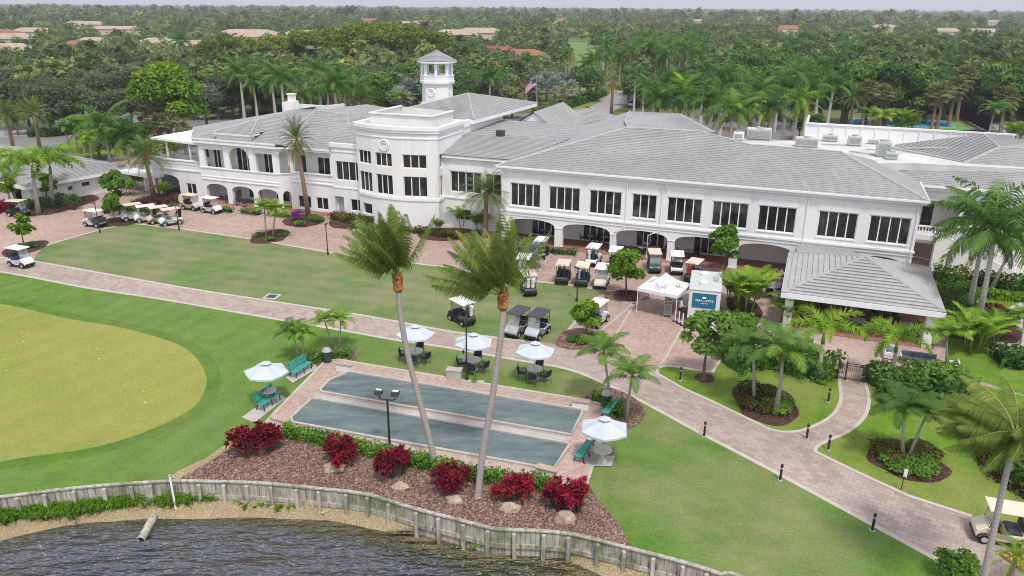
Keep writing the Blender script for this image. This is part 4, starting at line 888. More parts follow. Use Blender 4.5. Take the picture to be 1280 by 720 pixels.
cart(672, 420, -118, "black roofed golf cart with a bright silver nose, on the lawn behind the third parasol", "silver", "char", "black")
c13 = cart(660, 366, 100, "golf cart with pinkish white roof on the lawn edge behind the palm fronds", "char", "pinkish", "white")
c14 = cart(655, 344, 80, "white roofed golf cart half hidden by the planting strip with the yellow edge", "char", "white", "white")
c15 = cart(677, 321, 75, "white roofed black golf cart just in front of the first arcade pillar", "black", "white", "black")
c16 = cart(704, 352, 78, "golf cart with a peach roof and dark bags, left of the rear facing pair", "char", "pinkish", "black")
c17 = cart(728, 355, 78, "golf cart with pale cream roof and blue bags, right of the rear facing pair", "char", "cream", "black")
c18 = cart(752, 358, -105, "beige golf cart with cream nose facing the lawn, beside the round bright tree", "beige", "white", "beige")
c19 = cart(742, 330, 70, "white golf cart with teal bags in front of the second arch", "white", "white", "darkgreen")
cart(769, 334, 75, "white roofed golf cart mostly hidden behind the bright round tree", "char", "white", "black")
c21 = cart(746, 405, 60, "white golf cart tucked behind the small tree on the brick corner", "white", "white", "blue")
c22 = cart(817, 338, -95, "dark golf cart with an orange pink roof under the third pillar, behind the tent", "darkgreen", "pinkish", "black")
c23 = cart(845, 340, 80, "white roofed golf cart behind the peak of the white tent", "white", "white", "black")
c24 = cart(867, 350, 60, "golf cart with a long cream roof between the tent and the trailer", "char", "cream", "beige")
c25 = cart(1250, 676, 162, "big cream golf cart behind the leaning palm trunk at the lower right corner", "cream", "cream", "char")
for c, cols, al in ((c10, ("white", "char"), "cart alone on the lawn"), (c13, ("white", "white"), "pinkish white roofed cart at the lawn edge"), (c14, ("silver", "white"), "cart by the yellow edged strip"), (c16, ("navy", "black"), "peach roofed cart of the rear facing pair"), (c17, ("blue", "silver"), "cream roofed cart of the rear facing pair"), (c19, ("darkgreen", "white"), "cart before the second arch"), (c22, ("pinkish", "white"), "cart under the third pillar"), (c5, ("navy", "char"), "second cart of the row of four"), (c7, ("wood", "navy"), "end cart of the row of four"), (c24, ("black", "red"), "long cream roofed cart by the trailer"), (c15, ("black", "white"), "cart at the first arcade pillar"), (c21, ("blue", "navy"), "cart behind the small corner tree")):
    for y, mt in zip((-.2, .2), cols):
        nm = {"white": "white", "char": "charcoal", "silver": "silver grey", "navy": "navy", "black": "black", "blue": "blue", "darkgreen": "dark green", "pinkish": "pale pink", "wood": "brown", "red": "red"}[mt]
        bag(c, y, mt, "%s golf bag, %s side of the %s" % (nm, "left" if y > 0 else "right", al))
# ------------------------------------------------------------------ patio sets
def make_chair():
    t = thing("patio_chair", "x", "chair")
    MB().box(-.24, .24, -.24, .24, .42, .46).build("seat", M["navy"], t, bevel=.015, seg=1)
    MB().add([(x - .24 - (z - .46) * .2, y, z) for x in (0, .035) for y in (-.24, .24) for z in (.48, .92)], [(0, 1, 3, 2), (4, 6, 7, 5), (0, 2, 6, 4), (1, 5, 7, 3), (0, 4, 5, 1), (2, 3, 7, 6)]).build("backrest", M["navy"], t)
    for y in (-.26, .26):
        MB().tube([(.25, y, 0), (.24, y, .64)], .018, 5).build("leg", M["char"], t); MB().tube([(-.3, y, 0), (-.24, y, .45), (-.34, y, .95)], .018, 5).build("leg", M["char"], t)
        MB().box(-.3, .27, y - .025, y + .025, .63, .66).build("armrest", M["char"], t)
    return t
CH0 = make_chair(); chu = [False]
def chair(x, y, z, rz, label, group, mat=None):
    t = CH0 if not chu[0] else copy_tree(CH0); chu[0] = True
    t.location = (x, y, z); t.rotation_euler = (0, 0, rz); t["label"] = label; t["group"] = group; return t
def make_parasol():
    t = thing("parasol", "x", "parasol"); n = 6; r = 1.34
    mb = MB(); top = (0, 0, 2.72); P = [(r * math.cos(2 * PI * i / n), r * math.sin(2 * PI * i / n), 2.2) for i in range(n)]
    for i in range(n):
        a, b = Vector(P[i]), Vector(P[(i + 1) % n]); tp = Vector(top); prev = None
        for j in range(5):
            f0, f1 = j / 5, (j + 1) / 5
            sg = lambda f: -.05 * math.sin(f * PI)
            A0, B0, A1, B1 = tp.lerp(a, f0), tp.lerp(b, f0), tp.lerp(a, f1), tp.lerp(b, f1)
            M0 = (A0 + B0) / 2 + Vector((0, 0, -.06 * f0)); M1 = (A1 + B1) / 2 + Vector((0, 0, -.06 * f1))
            for q in ([A0, A1, M1, M0], [M0, M1, B1, B0]):
                q = [p for i_, p in enumerate(q) if i_ == 0 or (p - q[i_ - 1]).length > 1e-6]
                if (q[0] - q[-1]).length < 1e-6: q.pop()
                mb.face(q)
        m_ = (a + b) / 2 + Vector((0, 0, -.06)); dn = Vector((0, 0, .11))
        mb.face([a, m_, m_ - dn, a - dn]); mb.face([m_, b, b - dn, m_ - dn])
    mb.build("canopy", M["canopy"], t)
    v = MB()
    for i in range(n):
        a, b = Vector(P[i]) * .26, Vector(P[(i + 1) % n]) * .26; a.z = b.z = 2.72; v.face([a, b, (0, 0, 2.86)])
    v.build("canopy_vent", M["canopy"], t)
    for i in range(n): MB().tube([(0, 0, 2.7), Vector(P[i]) + Vector((0, 0, -.03))], .012, 4).build("rib", M["silver"], t)
    MB().tube([(0, 0, 0), (0, 0, 2.9)], .025, 8).build("pole", M["silver"], t)
    return t
PAR0 = make_parasol(); paru = [False]
def make_table():
    t = thing("stone_table", "x", "table")
    MB().lathe([(.5, .7), (.53, .72), (.53, .77), (.5, .79)], 24).build("tabletop", M["stonetop"], t, smooth=False)
    MB().lathe([(.3, 0), (.3, .06), (.13, .16), (.11, .45), (.2, .7)], 14).build("base", M["stonetop"], t)
    return t
TA0 = make_table(); tau = [False]
def patio(px, py, tpx, tpy, lab, chairs, rot):
    p = at(tpx, tpy, .75)
    t = TA0 if not tau[0] else copy_tree(TA0); tau[0] = True; t.location = (p.x, p.y, .03); t["label"] = "round stone table " + lab; t["group"] = "round stone garden tables"
    u = PAR0 if not paru[0] else copy_tree(PAR0); paru[0] = True; c = at(px, py, 2.45); u.location = (p.x + (c.x - p.x) * .25, p.y + (c.y - p.y) * .25, .03); u.rotation_euler = (R(-1), R(1.5), rot); u["label"] = "pale blue grey hexagonal parasol " + lab; u["group"] = "hexagonal garden parasols"
    names = ["near the path", "away from the path", "on the right", "on the left"]
    for (cx, cy), w in chairs:
        q = at(cx, cy, .45); d = math.atan2(p.y - q.y, p.x - q.x)
        q = Vector((p.x - math.cos(d) * .82, p.y - math.sin(d) * .82, 0)); chair(q.x, q.y, .03, d + rnd.uniform(-.15, .15), "navy mesh patio chair %s of the table %s" % (w, lab), "navy chairs at the garden tables")
    return p
CS = lambda x, y: [((x - 20, y + 4), "on the left"), ((x + 8, y - 8), "at the back"), ((x + 19, y + 10), "on the right"), ((x - 4, y + 16), "at the front")]
T1 = patio(517, 422, 519.5, 439, "behind the first leaning palm trunk", CS(519.5, 440), .2)
T2 = patio(590, 433, 592, 450, "behind the black lamp post", CS(592, 451), .5)
T3 = patio(666, 445, 668.5, 461, "closest to the brick corner", CS(668.5, 462), .3)
patio(331, 470, 334.5, 488, "beside the teal bench on the putting green side", [], .05)
patio(755, 541, 753, 562, "at the lake end of the court", [], .4)
# benches
def make_bench():
    t = thing("park_bench", "x", "bench")
    mb = MB()
    for i in range(4): mb.box(-.0 + i * .12, .1 + i * .12, -.92, .92, .42, .455)
    mb.build("seat", M["teal"], t)
    mb = MB()
    for i in range(4): x = -.03 - i * .045; mb.box(x - .04, x, -.92, .92, .5 + i * .12, .6 + i * .12)
    mb.build("backrest", M["teal"], t)
    for y in (-.78, 0, .78): MB().tube([(.46, y, 0), (.42, y, .4), (.0, y, .42), (-.06, y, .5), (-.2, y, .96)], .03, 6).build("leg", M["black"], t); 
    for y in (-.78, 0, .78): MB().tube([(-.12, y, 0), (.02, y, .41)], .03, 6).build("leg", M["black"], t)
    return t
BE0 = make_bench()
for i, (a, b, lab) in enumerate((((319, 516), (346, 496), "teal slatted park bench beside the parasol table at the court corner"), ((362, 474), (385, 459), "teal slatted park bench next to the palms and green bin"), ((728, 580), (741, 563), "teal slatted park bench at the lake end beside the round table"), ((762, 524), (772, 512), "teal slatted park bench half hidden by the palm at the court corner"))):
    t = BE0 if i == 0 else copy_tree(BE0); p, q = at(*a), at(*b); c = (p + q) / 2
    t.location = (c.x, c.y, .05); t.rotation_euler = (0, 0, math.atan2(q.y - p.y, q.x - p.x) - PI / 2 + (PI if i > 1 else 0)); t["label"] = lab; t["group"] = "teal park benches"
sheet("bench_pad", pts((302, 522), (345, 492), (358, 498), (318, 529)), .032, "concrete"); sheet("bench_pad", pts((357, 473), (392, 455), (398, 461), (366, 480)), .070, "concrete"); sheet("bench_pad", pts((728, 570), (745, 570), (769, 571), (764, 584), (735, 584)), .066, "concrete")
sheet("lamp_pad", pts((556, 473), (606, 476), (600, 483), (556, 480)), .03, "concrete")
# end walls of the court
for a, b, lab in (((422, 463), (441, 466), "at the far end near the green bin"), ((341, 531), (361, 537), "at the near end by the red bushes"), ((715, 510), (736, 513), "at the corner by the twin palms"), ((671, 594), (697, 600), "at the lake corner by the red bushes")):
    p, q = at(*a), at(*b); c = (p + q) / 2; Lw = (q - p).length; t = thing("low_wall", "short white end wall with brick cap " + lab, "wall", (c.x, c.y, .05), math.atan2(q.y - p.y, q.x - p.x), "end walls of the bocce court")
    MB().box(-Lw / 2, Lw / 2, -.18, .18, 0, .5).build("wall", M["stucco_warm"], t); MB().box(-Lw / 2 - .04, Lw / 2 + .04, -.24, .24, .5, .57).build("cap", M["paver_court"], t, bevel=.015, seg=1)
# bins
for i, (x, y, lab) in enumerate(((409.5, 453, "dark green litter bin with a grey lid beside the hedge and court"), (757.5, 508, "dark green litter bin beside the twin palms at the court corner"))):
    p = at(x, y); t = thing("litter_bin", lab, "bin", (p.x, p.y, .05), group="litter bins by the court")
    MB().lathe([(.27, 0), (.3, .05), (.31, .75), (.29, .8)], 14).build("bin_body", M["darkgreen"], t); MB().lathe([(.33, .8), (.33, .86), (.2, 1.02), (.08, 1.06)], 14).build("lid", M["grey"], t)
# box by the lamp, sprinkler bottle
p = at(568, 473); t = thing("utility_box", "white concrete utility box on a pad by the black lamp post", "box", (p.x, p.y, .04), AX)
MB().box(-.5, .5, -.28, .28, 0, .6).build("cabinet", M["concrete"], t, bevel=.05); MB().box(-.53, .53, -.31, .31, .6, .66).build("lid", M["concrete"], t, bevel=.02)
p = at(593, 478); t = thing("garden_hose", "small green coiled hose reel at the foot of the lamp post", "hose", (p.x, p.y, .04)); mb = MB()
for i in range(3): mb.ring((0, 0, .06 + i * .06), .17, .035, (0, 0, 1), 14, 5)
mb.build("hose_coil", M["shaft"], t); MB().tube([(0, 0, 0), (0, 0, .7)], .02, 5).build("spike", M["shaft"], t)
# ------------------------------------------------------------------ lamps, bollards, signs
def lamp(px, py, topx, topy, lab, arm=0.0, h=None):
    p = at(px, py); q = at_y(topx, topy, p.y); H_ = h or q.z; t = thing("lamp_post", lab, "lamp post", (p.x, p.y, .02), group="black lamp posts")
    MB().tube([(0, 0, 0), (0, 0, .3), (0, 0, .32), (0, 0, H_)], [.1, .1, .055, .045], 8).build("pole", M["bronze"], t)
    MB().box(-.06, .5, -.13, .13, H_ - .02, H_ + .06).build("lamp_head", M["bronze"], t, rot=(0, 0, arm), bevel=.02, seg=1)
    MB().box(.12, .46, -.09, .09, H_ - .035, H_ - .021).build("lens", M["lamp_glass"], t, rot=(0, 0, arm)); return t
lamp(583.7, 476, 582.3, 398, "tall black lamp post between the parasols and the court", R(180))
lamp(721, 377, 721, 336, "black lamp post at the lawn edge before the rear facing carts", R(120)); lamp(410, 319, 407.5, 281, "thin black lamp post on the lawn edge left of the leaning palms", R(90))
lamp(125, 291, 117, 254, "black lamp post beside the lone cart with green box", R(180)); lamp(224, 288, 219, 258, "black lamp post at the end of the row of four carts", R(90))
p = at(487.5, 563); t = thing("floodlight_post", "brown post with two floodlights on a forked bracket over the court", "floodlight", (p.x, p.y, .05), AX)
Hf = at_y(484, 500, p.y).z
MB().tube([(0, 0, 0), (0, 0, Hf)], [.075, .06], 8).build("pole", M["bronze"], t)
MB().tube([(-.46, 0, Hf + .3), (-.44, 0, Hf + .05), (-.3, 0, Hf - .04), (0, 0, Hf - .02), (.3, 0, Hf - .04), (.44, 0, Hf + .05), (.46, 0, Hf + .3)], .035, 6).build("bracket", M["bronze"], t)
for x in (-.46, .46):
    o = MB().add([(x + a * .2, b * .17 + (c - .5) * .1, Hf + .28 + c * .2) for a in (-1, 1) for b in (-1, 1) for c in (0, 1)], [(0, 1, 3, 2), (4, 6, 7, 5), (0, 4, 5, 1), (2, 3, 7, 6), (0, 2, 6, 4), (1, 5, 7, 3)]).build("floodlight", M["bronze"], t, bevel=.02, seg=1)
    MB().box(x - .16, x + .16, .0, .16, Hf + .486, Hf + .5).build("lens", M["lamp_glass"], o)
BO = [(850, 476, "on the round grass tip by the island tree"), (880, 546, "at the path edge below the planter"), (975, 601, "on the lower lawn edge of the path"), (1008, 549, "where the garden walk meets the path"), (1035, 563, "on the grass beside the garden walk"), (1035, 503, "on the island lawn near the gate"), (1090, 664, "nearest the cream cart on the lower lawn edge")]
for i, (x, y, lab) in enumerate(BO):
    p = at(x, y)
    if i == 0:
        b0 = t = thing("path_light", "x", "bollard light"); MB().lathe([(.13, 0), (.13, .05)], 12).build("footing", M["concrete"], t); MB().lathe([(.065, .05), (.065, .68), (.055, .69), (.055, .8), (.075, .81), (.075, .95), (.05, .97)], 10).build("shaft", M["bronze"], t); MB().lathe([(.058, .7), (.058, .79)], 10).build("lens", M["grey"], t)
    else: t = copy_tree(b0)
    t.location = (p.x, p.y, .02); t["label"] = "dark bollard light " + lab; t["group"] = "bollard lights along the path"
p = at(1126, 613); t = thing("garden_sign", "small pale sign plate on a thin dark stake by the planter", "sign", (p.x, p.y, .02), R(-35))
MB().tube([(0, 0, 0), (.02, 0, .9)], .025, 6).build("stake", M["bronze"], t); MB().box(-.03, .14, -.02, .02, .8, 1.25).build("sign_plate", M["white"], t, bevel=.01, seg=1)
# flags on the putting green
for i, (x, y, top) in enumerate(((30, 427, 408), (8, 463, 450), (123.5, 449, 436), (182, 503, 492))):
    p = at(x, y); t = thing("putting_flag", "thin yellow pin flag on the putting green, %s" % ("farthest one near the path", "at the left edge of the photo", "in the middle of the green", "closest to the parasol bench")[i], "flag", (p.x, p.y, .02), group="pins on the putting green")
    MB().tube([(0, 0, 0), (0, 0, .72)], .014, 5).build("pin", M["yellow"], t); MB().lathe([(.05, .7), (.06, .74), (.04, .8)], 8).build("knob", M["yellow"], t); MB().lathe([(.06, .008), (.06, .012)], 12).build("cup", M["white"], t)
# drain grate
p = at(340, 371); t = thing("drain_grate", "square stone framed drain grate in the middle lawn by the path", "drain", (p.x, p.y, .02), R(-10)); MB().box(-.6, .6, -.6, .6, 0, .03).build("frame", M["curb"], t); MB().box(-.38, .38, -.38, .38, .03, .045).build("grate", M["char"], t)
# ------------------------------------------------------------------ tent, trailer and what stands by them
a, b = at(806, 387), at(848, 396); d = (b - a); rz = math.atan2(d.y, d.x); w = 3.3
cc = at(832, 349, 2.75); c = Vector((cc.x, cc.y, 0)); t = thing("canopy_tent", "white pop up canopy tent with grey chevrons beside the food trailer", "tent", (c.x, c.y, .01), rz)
mb = MB(); h = w / 2; P = [(-h, -h, 2.2), (h, -h, 2.2), (h, h, 2.2), (-h, h, 2.2)]; tp = (0, 0, 3.3)
for i in range(4):
    A_, B_ = Vector(P[i]), Vector(P[(i + 1) % 4]); Tp = Vector(tp); N = 8
    for j in range(N):
        f0, f1 = j / N, (j + 1) / N; sg = lambda f: Vector((0, 0, -.22 * math.sin(f * PI)))
        q = [Tp.lerp(A_, f0) + sg(f0), Tp.lerp(A_, f1) + sg(f1), Tp.lerp(B_, f1) + sg(f1), Tp.lerp(B_, f0) + sg(f0)]
        mb.face(q if j else [q[0], q[1], q[2]])
    mb.face([A_, B_, B_ - Vector((0, 0, .26)), A_ - Vector((0, 0, .26))])
mb.build("canopy", M["tent"], t)
mb = MB()
for i in range(4):
    for k_ in range(2):
        for f, g in ((.5, .42), (.6, .52)):
            ang = i * PI / 2 - PI / 2
            for sgn in (-1, 1):
                def pt(rr, oo):
                    z = 3.3 - 1.1 * rr - .22 * math.sin(rr * PI) + .035; xo, la = rr * h, oo * h
                    return (math.cos(ang) * xo - math.sin(ang) * la, math.sin(ang) * xo + math.cos(ang) * la, z)
                o0 = .08 + k_ * .17
                mb.face([pt(f + k_ * .1 + .12, .0 * sgn), pt(f + k_ * .1 + .155, .0 * sgn), pt(f + k_ * .1 - .005, .28 * sgn), pt(f + k_ * .1 - .04, .28 * sgn)])
mb.build("chevron_print", M["grey"], t)
for x, y in ((-h, -h), (h, -h), (h, h), (-h, h)): MB().tube([(x * .98, y * .98, 0), (x * .98, y * .98, 2.2)], .03, 6).build("leg", M["white"], t)
a, b = at(858, 404), at(897, 408); d = (b - a); rz = math.atan2(d.y, d.x); L_ = d.length; fwd = Vector((-d.y, d.x, 0)).normalized(); c = (a + b) / 2
LT = 4.6; t = thing("food_trailer", "boxy white food trailer with a teal blue sign panel on its end", "trailer", (c.x, c.y, .01), rz)
mb = MB(); mb.box(-L_ / 2, L_ / 2, 0, LT, .45, 2.75); mb.build("body", M["stucco_warm"], t, bevel=.06)
MB().box(-L_ / 2 - .04, L_ / 2 + .04, -.04, LT + .04, 2.76, 2.86).build("roof", M["hvac"], t, bevel=.03, seg=1)
MB().box(-L_ / 2 + .1, L_ / 2 - .1, .1, LT - .1, .3, .45).build("chassis", M["char"], t)
for x in (-L_ / 2 + .05, L_ / 2 - .05):
    for y in (1.9, 2.7): o = MB().tube([(x - .1, y, .34), (x + .1, y, .34)], .33, 14).build("wheel", M["rubber"], t); MB().tube([(x - .11, y, .34), (x + .11, y, .34)], .16, 10).build("rim", M["silver"], o)
for y in (1.3, 3.5): MB().lathe([(.3, 2.86), (.34, 3.0), (.34, 3.08), (.25, 3.16), (.05, 3.18)], 14, (-.15, y, 0)).build("roof_fan", M["white"], t)
for y in (2.4, 3.0): MB().box(.55, .95, y - .22, y + .22, 2.86, 3.0).build("roof_hatch", M["grey"], t, bevel=.03, seg=1)
sp = MB(); sp.box(-L_ / 2 + .28, L_ / 2 - .3, -.05, -.006, 1.4, 2.55); SP_ = sp.build("sign_panel", M["signblue"], t)
def text(body, size, loc, mat, par, name="lettering", rot=(R(90), 0, 0), sx=1.0):
    cu = bpy.data.curves.new(name, "FONT"); cu.body = body; cu.size = size; cu.align_x = "CENTER"; cu.align_y = "CENTER"; cu.extrude = .004; cu.offset = .004
    cu.materials.append(M[mat]); o = bpy.data.objects.new(name, cu); COL.objects.link(o); me = bpy.data.meshes.new_from_object(o.evaluated_get(bpy.context.evaluated_depsgraph_get())); bpy.data.objects.remove(o)
    o = link(name, me, par, loc, rot); o.scale = (sx, 1, 1); return o
text("MARLOTTS", .23, (0, -.056, 1.98), "white", SP_, sx=1.15); text("catering kitchen", .085, (.02, -.056, 1.76), "white", SP_)
mb = MB(); mb.lathe([(.0, 0), (.16, .0), (.17, .02), (.1, .06), (0, .08)], 12); mb.build("emblem", M["white"], SP_, loc=(-.02, -.058, 2.2))
MB().box(-L_ / 2 - .45, -L_ / 2 - .02, .6, 3.4, 1.15, 1.2).build("serving_shelf", M["steel"], t); MB().box(-L_ / 2 - .012, -L_ / 2 - .003, .7, 3.3, 1.3, 2.2).build("serving_hatch", M["char"], t)
MB().box(L_ / 2 + .003, L_ / 2 + .03, .8, 1.6, .5, 2.4).build("door", M["grey"], t)
MB().tube([(-.25, -.05, .5), (0, -1.0, .45), (.25, -.05, .5)], .04, 6).build("tow_bar", M["char"], t)
TRM = Matrix.Translation((c.x, c.y, .01)) @ Matrix.Rotation(rz, 4, "Z")
def near(name, label, cat, x, y, group=None, r=0.0):
    p = TRM @ Vector((x, y, 0)); return thing(name, label, cat, (p.x, p.y, .012), rz + r, group)
g = near("smoker_grill", "black covered smoker standing at the sign end of the food trailer", "grill", .1, -.55)
MB().lathe([(.24, .25), (.33, .4), (.34, .8), (.3, 1.05), (.18, 1.25), (.1, 1.3)], 14).build("drum", M["black"], g); MB().box(-.2, .2, -.2, .2, 1.28, 1.34).build("lid", M["char"], g)
for x in (-.22, .22): MB().tube([(x, 0, 0), (x * .7, 0, .4)], .03, 5).build("leg", M["black"], g)
for i, (x, y, lab) in enumerate(((.8, -.35, "right behind the smoker, against the trailer"), (.75, -.85, "in front of its twin by the trailer"), (1.15, -.9, "outermost at the trailer corner"))):
    g = near("gas_cylinder", "tall white tank with rounded top " + lab, "tank", x, y, "white tanks at the food trailer"); MB().lathe([(.2, 0), (.22, .06), (.22, 1.2), (.17, 1.34), (.06, 1.4)], 12).build("tank", M["white"], g); MB().lathe([(.05, 1.4), (.05, 1.5), (.08, 1.52)], 8).build("valve", M["steel"], g)
for i, (x, y) in enumerate(((-1.75, -.25), (-1.45, -.55), (-1.1, -.85), (-2.05, .1))):
    g = near("safety_post", "thin white post on a dark foot by the trailer, %s" % ("between its neighbours", "the second from the smoker", "closest to the smoker", "closest to the standing person")[i], "post", x, y, "white posts at the trailer"); MB().lathe([(.2, 0), (.2, .04), (.08, .07)], 10).build("foot", M["black"], g); MB().lathe([(.05, .06), (.05, .95), (.03, 1.0)], 8).build("post", M["white"], g)
g = near("food_rack", "tall steel tray rack standing under the tent edge", "rack", -2.7, 1.0)
for x in (-.28, .28):
    for y in (-.25, .25): MB().box(x - .02, x + .02, y - .02, y + .02, 0, 1.6).build("upright", M["steel"], g)
for z in (.2, .5, .8, 1.1, 1.4, 1.6): MB().box(-.3, .3, -.27, .27, z, z + .03).build("shelf", M["steel"], g)
for i, (y, lab) in enumerate(((2.3, "nearest the standing person"), (3.2, "in the middle of the row"), (4.1, "farthest from the sign end"))):
    g = near("folding_table", "grey folding table between tent and trailer, " + lab, "table", -2.0, y, "grey tables by the trailer"); MB().box(-.45, .45, -.32, .32, .72, .76).build("tabletop", M["grey"], g)
    for x in (-.4, .4):
        for yy in (-.27, .27): MB().tube([(x, yy, 0), (x, yy, .72)], .018, 5).build("leg", M["steel"], g)
    MB().box(-.25, .2, -.2, .2, .76, .9).build("tray", M["steel"], g)
# ------------------------------------------------------------------ people
def person(loc, rz, label, pose, shirt, trousers):
    me = bpy.data.meshes.new("person"); V, E_, Rr = [], [], []
    def add(p, r, par=None):
        V.append(p); Rr.append(r)
        if par is not None: E_.append((par, len(V) - 1))
        return len(V) - 1
    sit = pose == "sit"; hz = .5 if sit else .93
    pel = add((0, 0, hz), .13); wa = add((.02, 0, hz + .2), .12, pel); ch = add((.04, 0, hz + .42), .14, wa); nk = add((.05, 0, hz + .58), .055, ch); hd = add((.07, 0, hz + .68), .085, nk); add((.08, 0, hz + .78), .08, hd)
    for sy in (-1, 1):
        sh = add((.04, sy * .18, hz + .5), .06, ch)
        if sit: el = add((.16, sy * .25, hz + .27), .045, sh); wr = add((.4, sy * .16, hz + .24), .032, el)
        else: el = add((.12, sy * .25, hz + .24), .045, sh); wr = add((.36, sy * .2, hz + .2), .032, el)
        hn = add((V[wr][0] + .08, V[wr][1], V[wr][2]), .03, wr)
        for k_ in range(5): f1 = add((V[hn][0] + (.03 if k_ else .0), V[hn][1] + (k_ - 2) * .016 * (1 if k_ else 1.6), V[hn][2] - .005), .0085, hn); add((V[f1][0] + (.045 if k_ else .03), V[f1][1], V[f1][2] - .02), .007, f1)
        if sit: kn = add((.42, sy * .11, .5), .07, pel); an = add((.45, sy * .11, .09), .045, kn)
        else: kn = add((.02, sy * .1, .5), .068, pel); an = add((-.02, sy * .11, .09), .045, kn)
        add((V[an][0] + .17, sy * .12, .045), .04, an)
    me.from_pydata(V, E_, []); o = link("person", me); o.location = loc; o.rotation_euler = (0, 0, rz)
    md = o.modifiers.new("skin", "SKIN"); me.skin_vertices.new() if not me.skin_vertices else None
    for i, r in enumerate(Rr): me.skin_vertices[0].data[i].radius = (r, r * (1.15 if i in (1, 2) else 1))
    me.skin_vertices[0].data[0].use_root = True
    o.modifiers.new("sub", "SUBSURF").levels = 1; o.modifiers["sub"].render_levels = 1
    dg = bpy.context.evaluated_depsgraph_get(); nm = bpy.data.meshes.new_from_object(o.evaluated_get(dg)); o.modifiers.clear(); o.data = nm
    nm.materials.clear()
    for mt in ("skin", shirt, trousers, "char"): nm.materials.append(M[mt])
    for p in nm.polygons:
        c = p.center; z = c.z; p.use_smooth = True
        arm = abs(c.y) > .17 and c.x > .14 and z > hz + .1
        if z > hz + .6 or (arm and c.x > .2): p.material_index = 0
        elif z > hz + .06 and not (sit and c.x > .2 and z < hz + .12): p.material_index = 1
        elif z < .1: p.material_index = 3
        else: p.material_index = 2
    tag(o, label, "person")
    h = MB(); hc = Vector((.07, 0, hz + .76))
    bm = bmesh.new(); bmesh.ops.create_icosphere(bm, subdivisions=2, radius=.115)
    for v in list(bm.verts):
        if v.co.x > .045 and v.co.z < .06 or v.co.z < -.07: bm.verts.remove(v)
    hm = bpy.data.meshes.new("hair"); bm.to_mesh(hm); bm.free(); hm.materials.append(M["hair"]); ho = link("hair", hm, o, hc)
    f = MB(); f.add([(.165, -.012, hz + .73), (.165, .012, hz + .73), (.185, 0, hz + .715), (.16, 0, hz + .76)], [(0, 1, 2), (0, 2, 3), (1, 3, 2)]); f.build("nose", M["skin"], o)
    for sy in (-1, 1): MB().lathe([(.002, -.008), (.009, 0), (.002, .008)], 6, (.157, sy * .03, hz + .765)).build("eye", M["hair"], o)
    MB().box(.155, .162, -.022, .022, hz + .69, hz + .698).build("mouth", M["red"], o)
    return o
q = TRM @ Vector((-1.75, .75, 0)); person((q.x, q.y, .012), rz + .1, "person in white shirt and dark trousers standing at the serving side of the food trailer", "stand", "cloth_white", "cloth_dark")
# arcade and terrace furniture
AF = []
for i, (px, py) in enumerate(((985, 352), (962, 369), (1000, 366), (738, 303), (756, 305), (802, 318), (818, 318), (680, 296), (860, 322))):
    p = at(px, py); t = thing("cafe_table", "x", "table", (p.x, p.y, .05), 0, "round cafe tables at the arcade")
    t["label"] = ["white round table with a person in a white shirt seated at it", "grey round table behind the yellow green palms", "dark round table tucked against the pavilion roof edge", "round table in the second arch, near its left pillar", "round table in the second arch, near its right pillar", "round table in the third arch, left one", "round table in the third arch, beside the teal cooler", "round table in the first arch", "round table in the fourth arch behind the carts"][i]
    MB().lathe([(.45, .7), (.46, .74), (.44, .75)], 16).build("tabletop", M["white" if i == 0 else "grey"], t); MB().lathe([(.28, 0), (.05, .06), (.04, .7)], 10).build("base", M["char"], t)
    for j in range(3 if i < 3 else 2):
        a_ = BROT + (.5 + j * 2.1 if i < 3 else j * PI + .3) + (.9 if i == 0 else 0)
        wh = ("first", "second", "third")[j]
        if i == 0 and j == 1:
            person((p.x + .72 * math.cos(a_), p.y + .72 * math.sin(a_), .05), a_ + PI, "person in a white shirt seated at the white round table beside the pavilion", "sit", "cloth_white", "cloth_dark")
        chair(p.x + .78 * math.cos(a_), p.y + .78 * math.sin(a_), .05, a_ + PI, "dark chair, the %s one clockwise at the %s" % (wh, ["white table with the seated person", "table behind the yellow green palms", "table at the pavilion roof edge", "left table in the second arch", "right table in the second arch", "left table in the third arch", "table beside the teal cooler", "table in the first arch", "table in the fourth arch"][i]), "dark chairs around the cafe tables")
p = at(808, 311); t = thing("cooler", "light blue drinks cooler in the third arch of the arcade", "cooler", (p.x, p.y, .04), BROT); MB().box(-.35, .35, -.25, .25, 0, .5).build("cooler_body", M["courtblue"], t, bevel=.04); MB().box(-.37, .37, -.27, .27, .5, .58).build("lid", M["white"], t, bevel=.02)
for i, (px, py, lab) in enumerate(((296, 257, "in the middle arch, left side"), (306, 259, "in the middle arch, right side"), (285, 254, "in the first arch"))):
    p = at(px, py); chair(p.x, p.y, .04, BROT - PI / 2 + i * .4, "dark chair under the left arcade wing " + lab, "dark chairs under the arcade wing")
p2 = Vector((T2.x, T2.y)); a_ = R(170); person((T2.x + .75 * math.cos(a_), T2.y + .75 * math.sin(a_), .03), a_ + PI, "person in white seated at the garden table behind the black lamp post", "sit", "cloth_white", "navy")
for i, (u, v) in enumerate(PAVT):
    x, y = bw(u, v); wh = ("front left", "front middle", "front right", "middle left", "middle right", "back left", "back right")[i]
    t = thing("pavilion_table", "round grey table under the pavilion roof, %s one" % wh, "table", (x, y, .05), 0, "tables under the pavilion"); MB().lathe([(.5, .7), (.52, .74), (.48, .75)], 16).build("tabletop", M["concrete"], t); MB().lathe([(.3, 0), (.06, .06), (.05, .7)], 10).build("base", M["char"], t)
    for j in range(4): a_ = BROT + .6 + j * PI / 2; chair(x + .8 * math.cos(a_), y + .8 * math.sin(a_), .05, a_ + PI, "dark chair, the %s one clockwise at the %s table under the pavilion" % (("first", "second", "third", "fourth")[j], wh), "chairs under the pavilion")
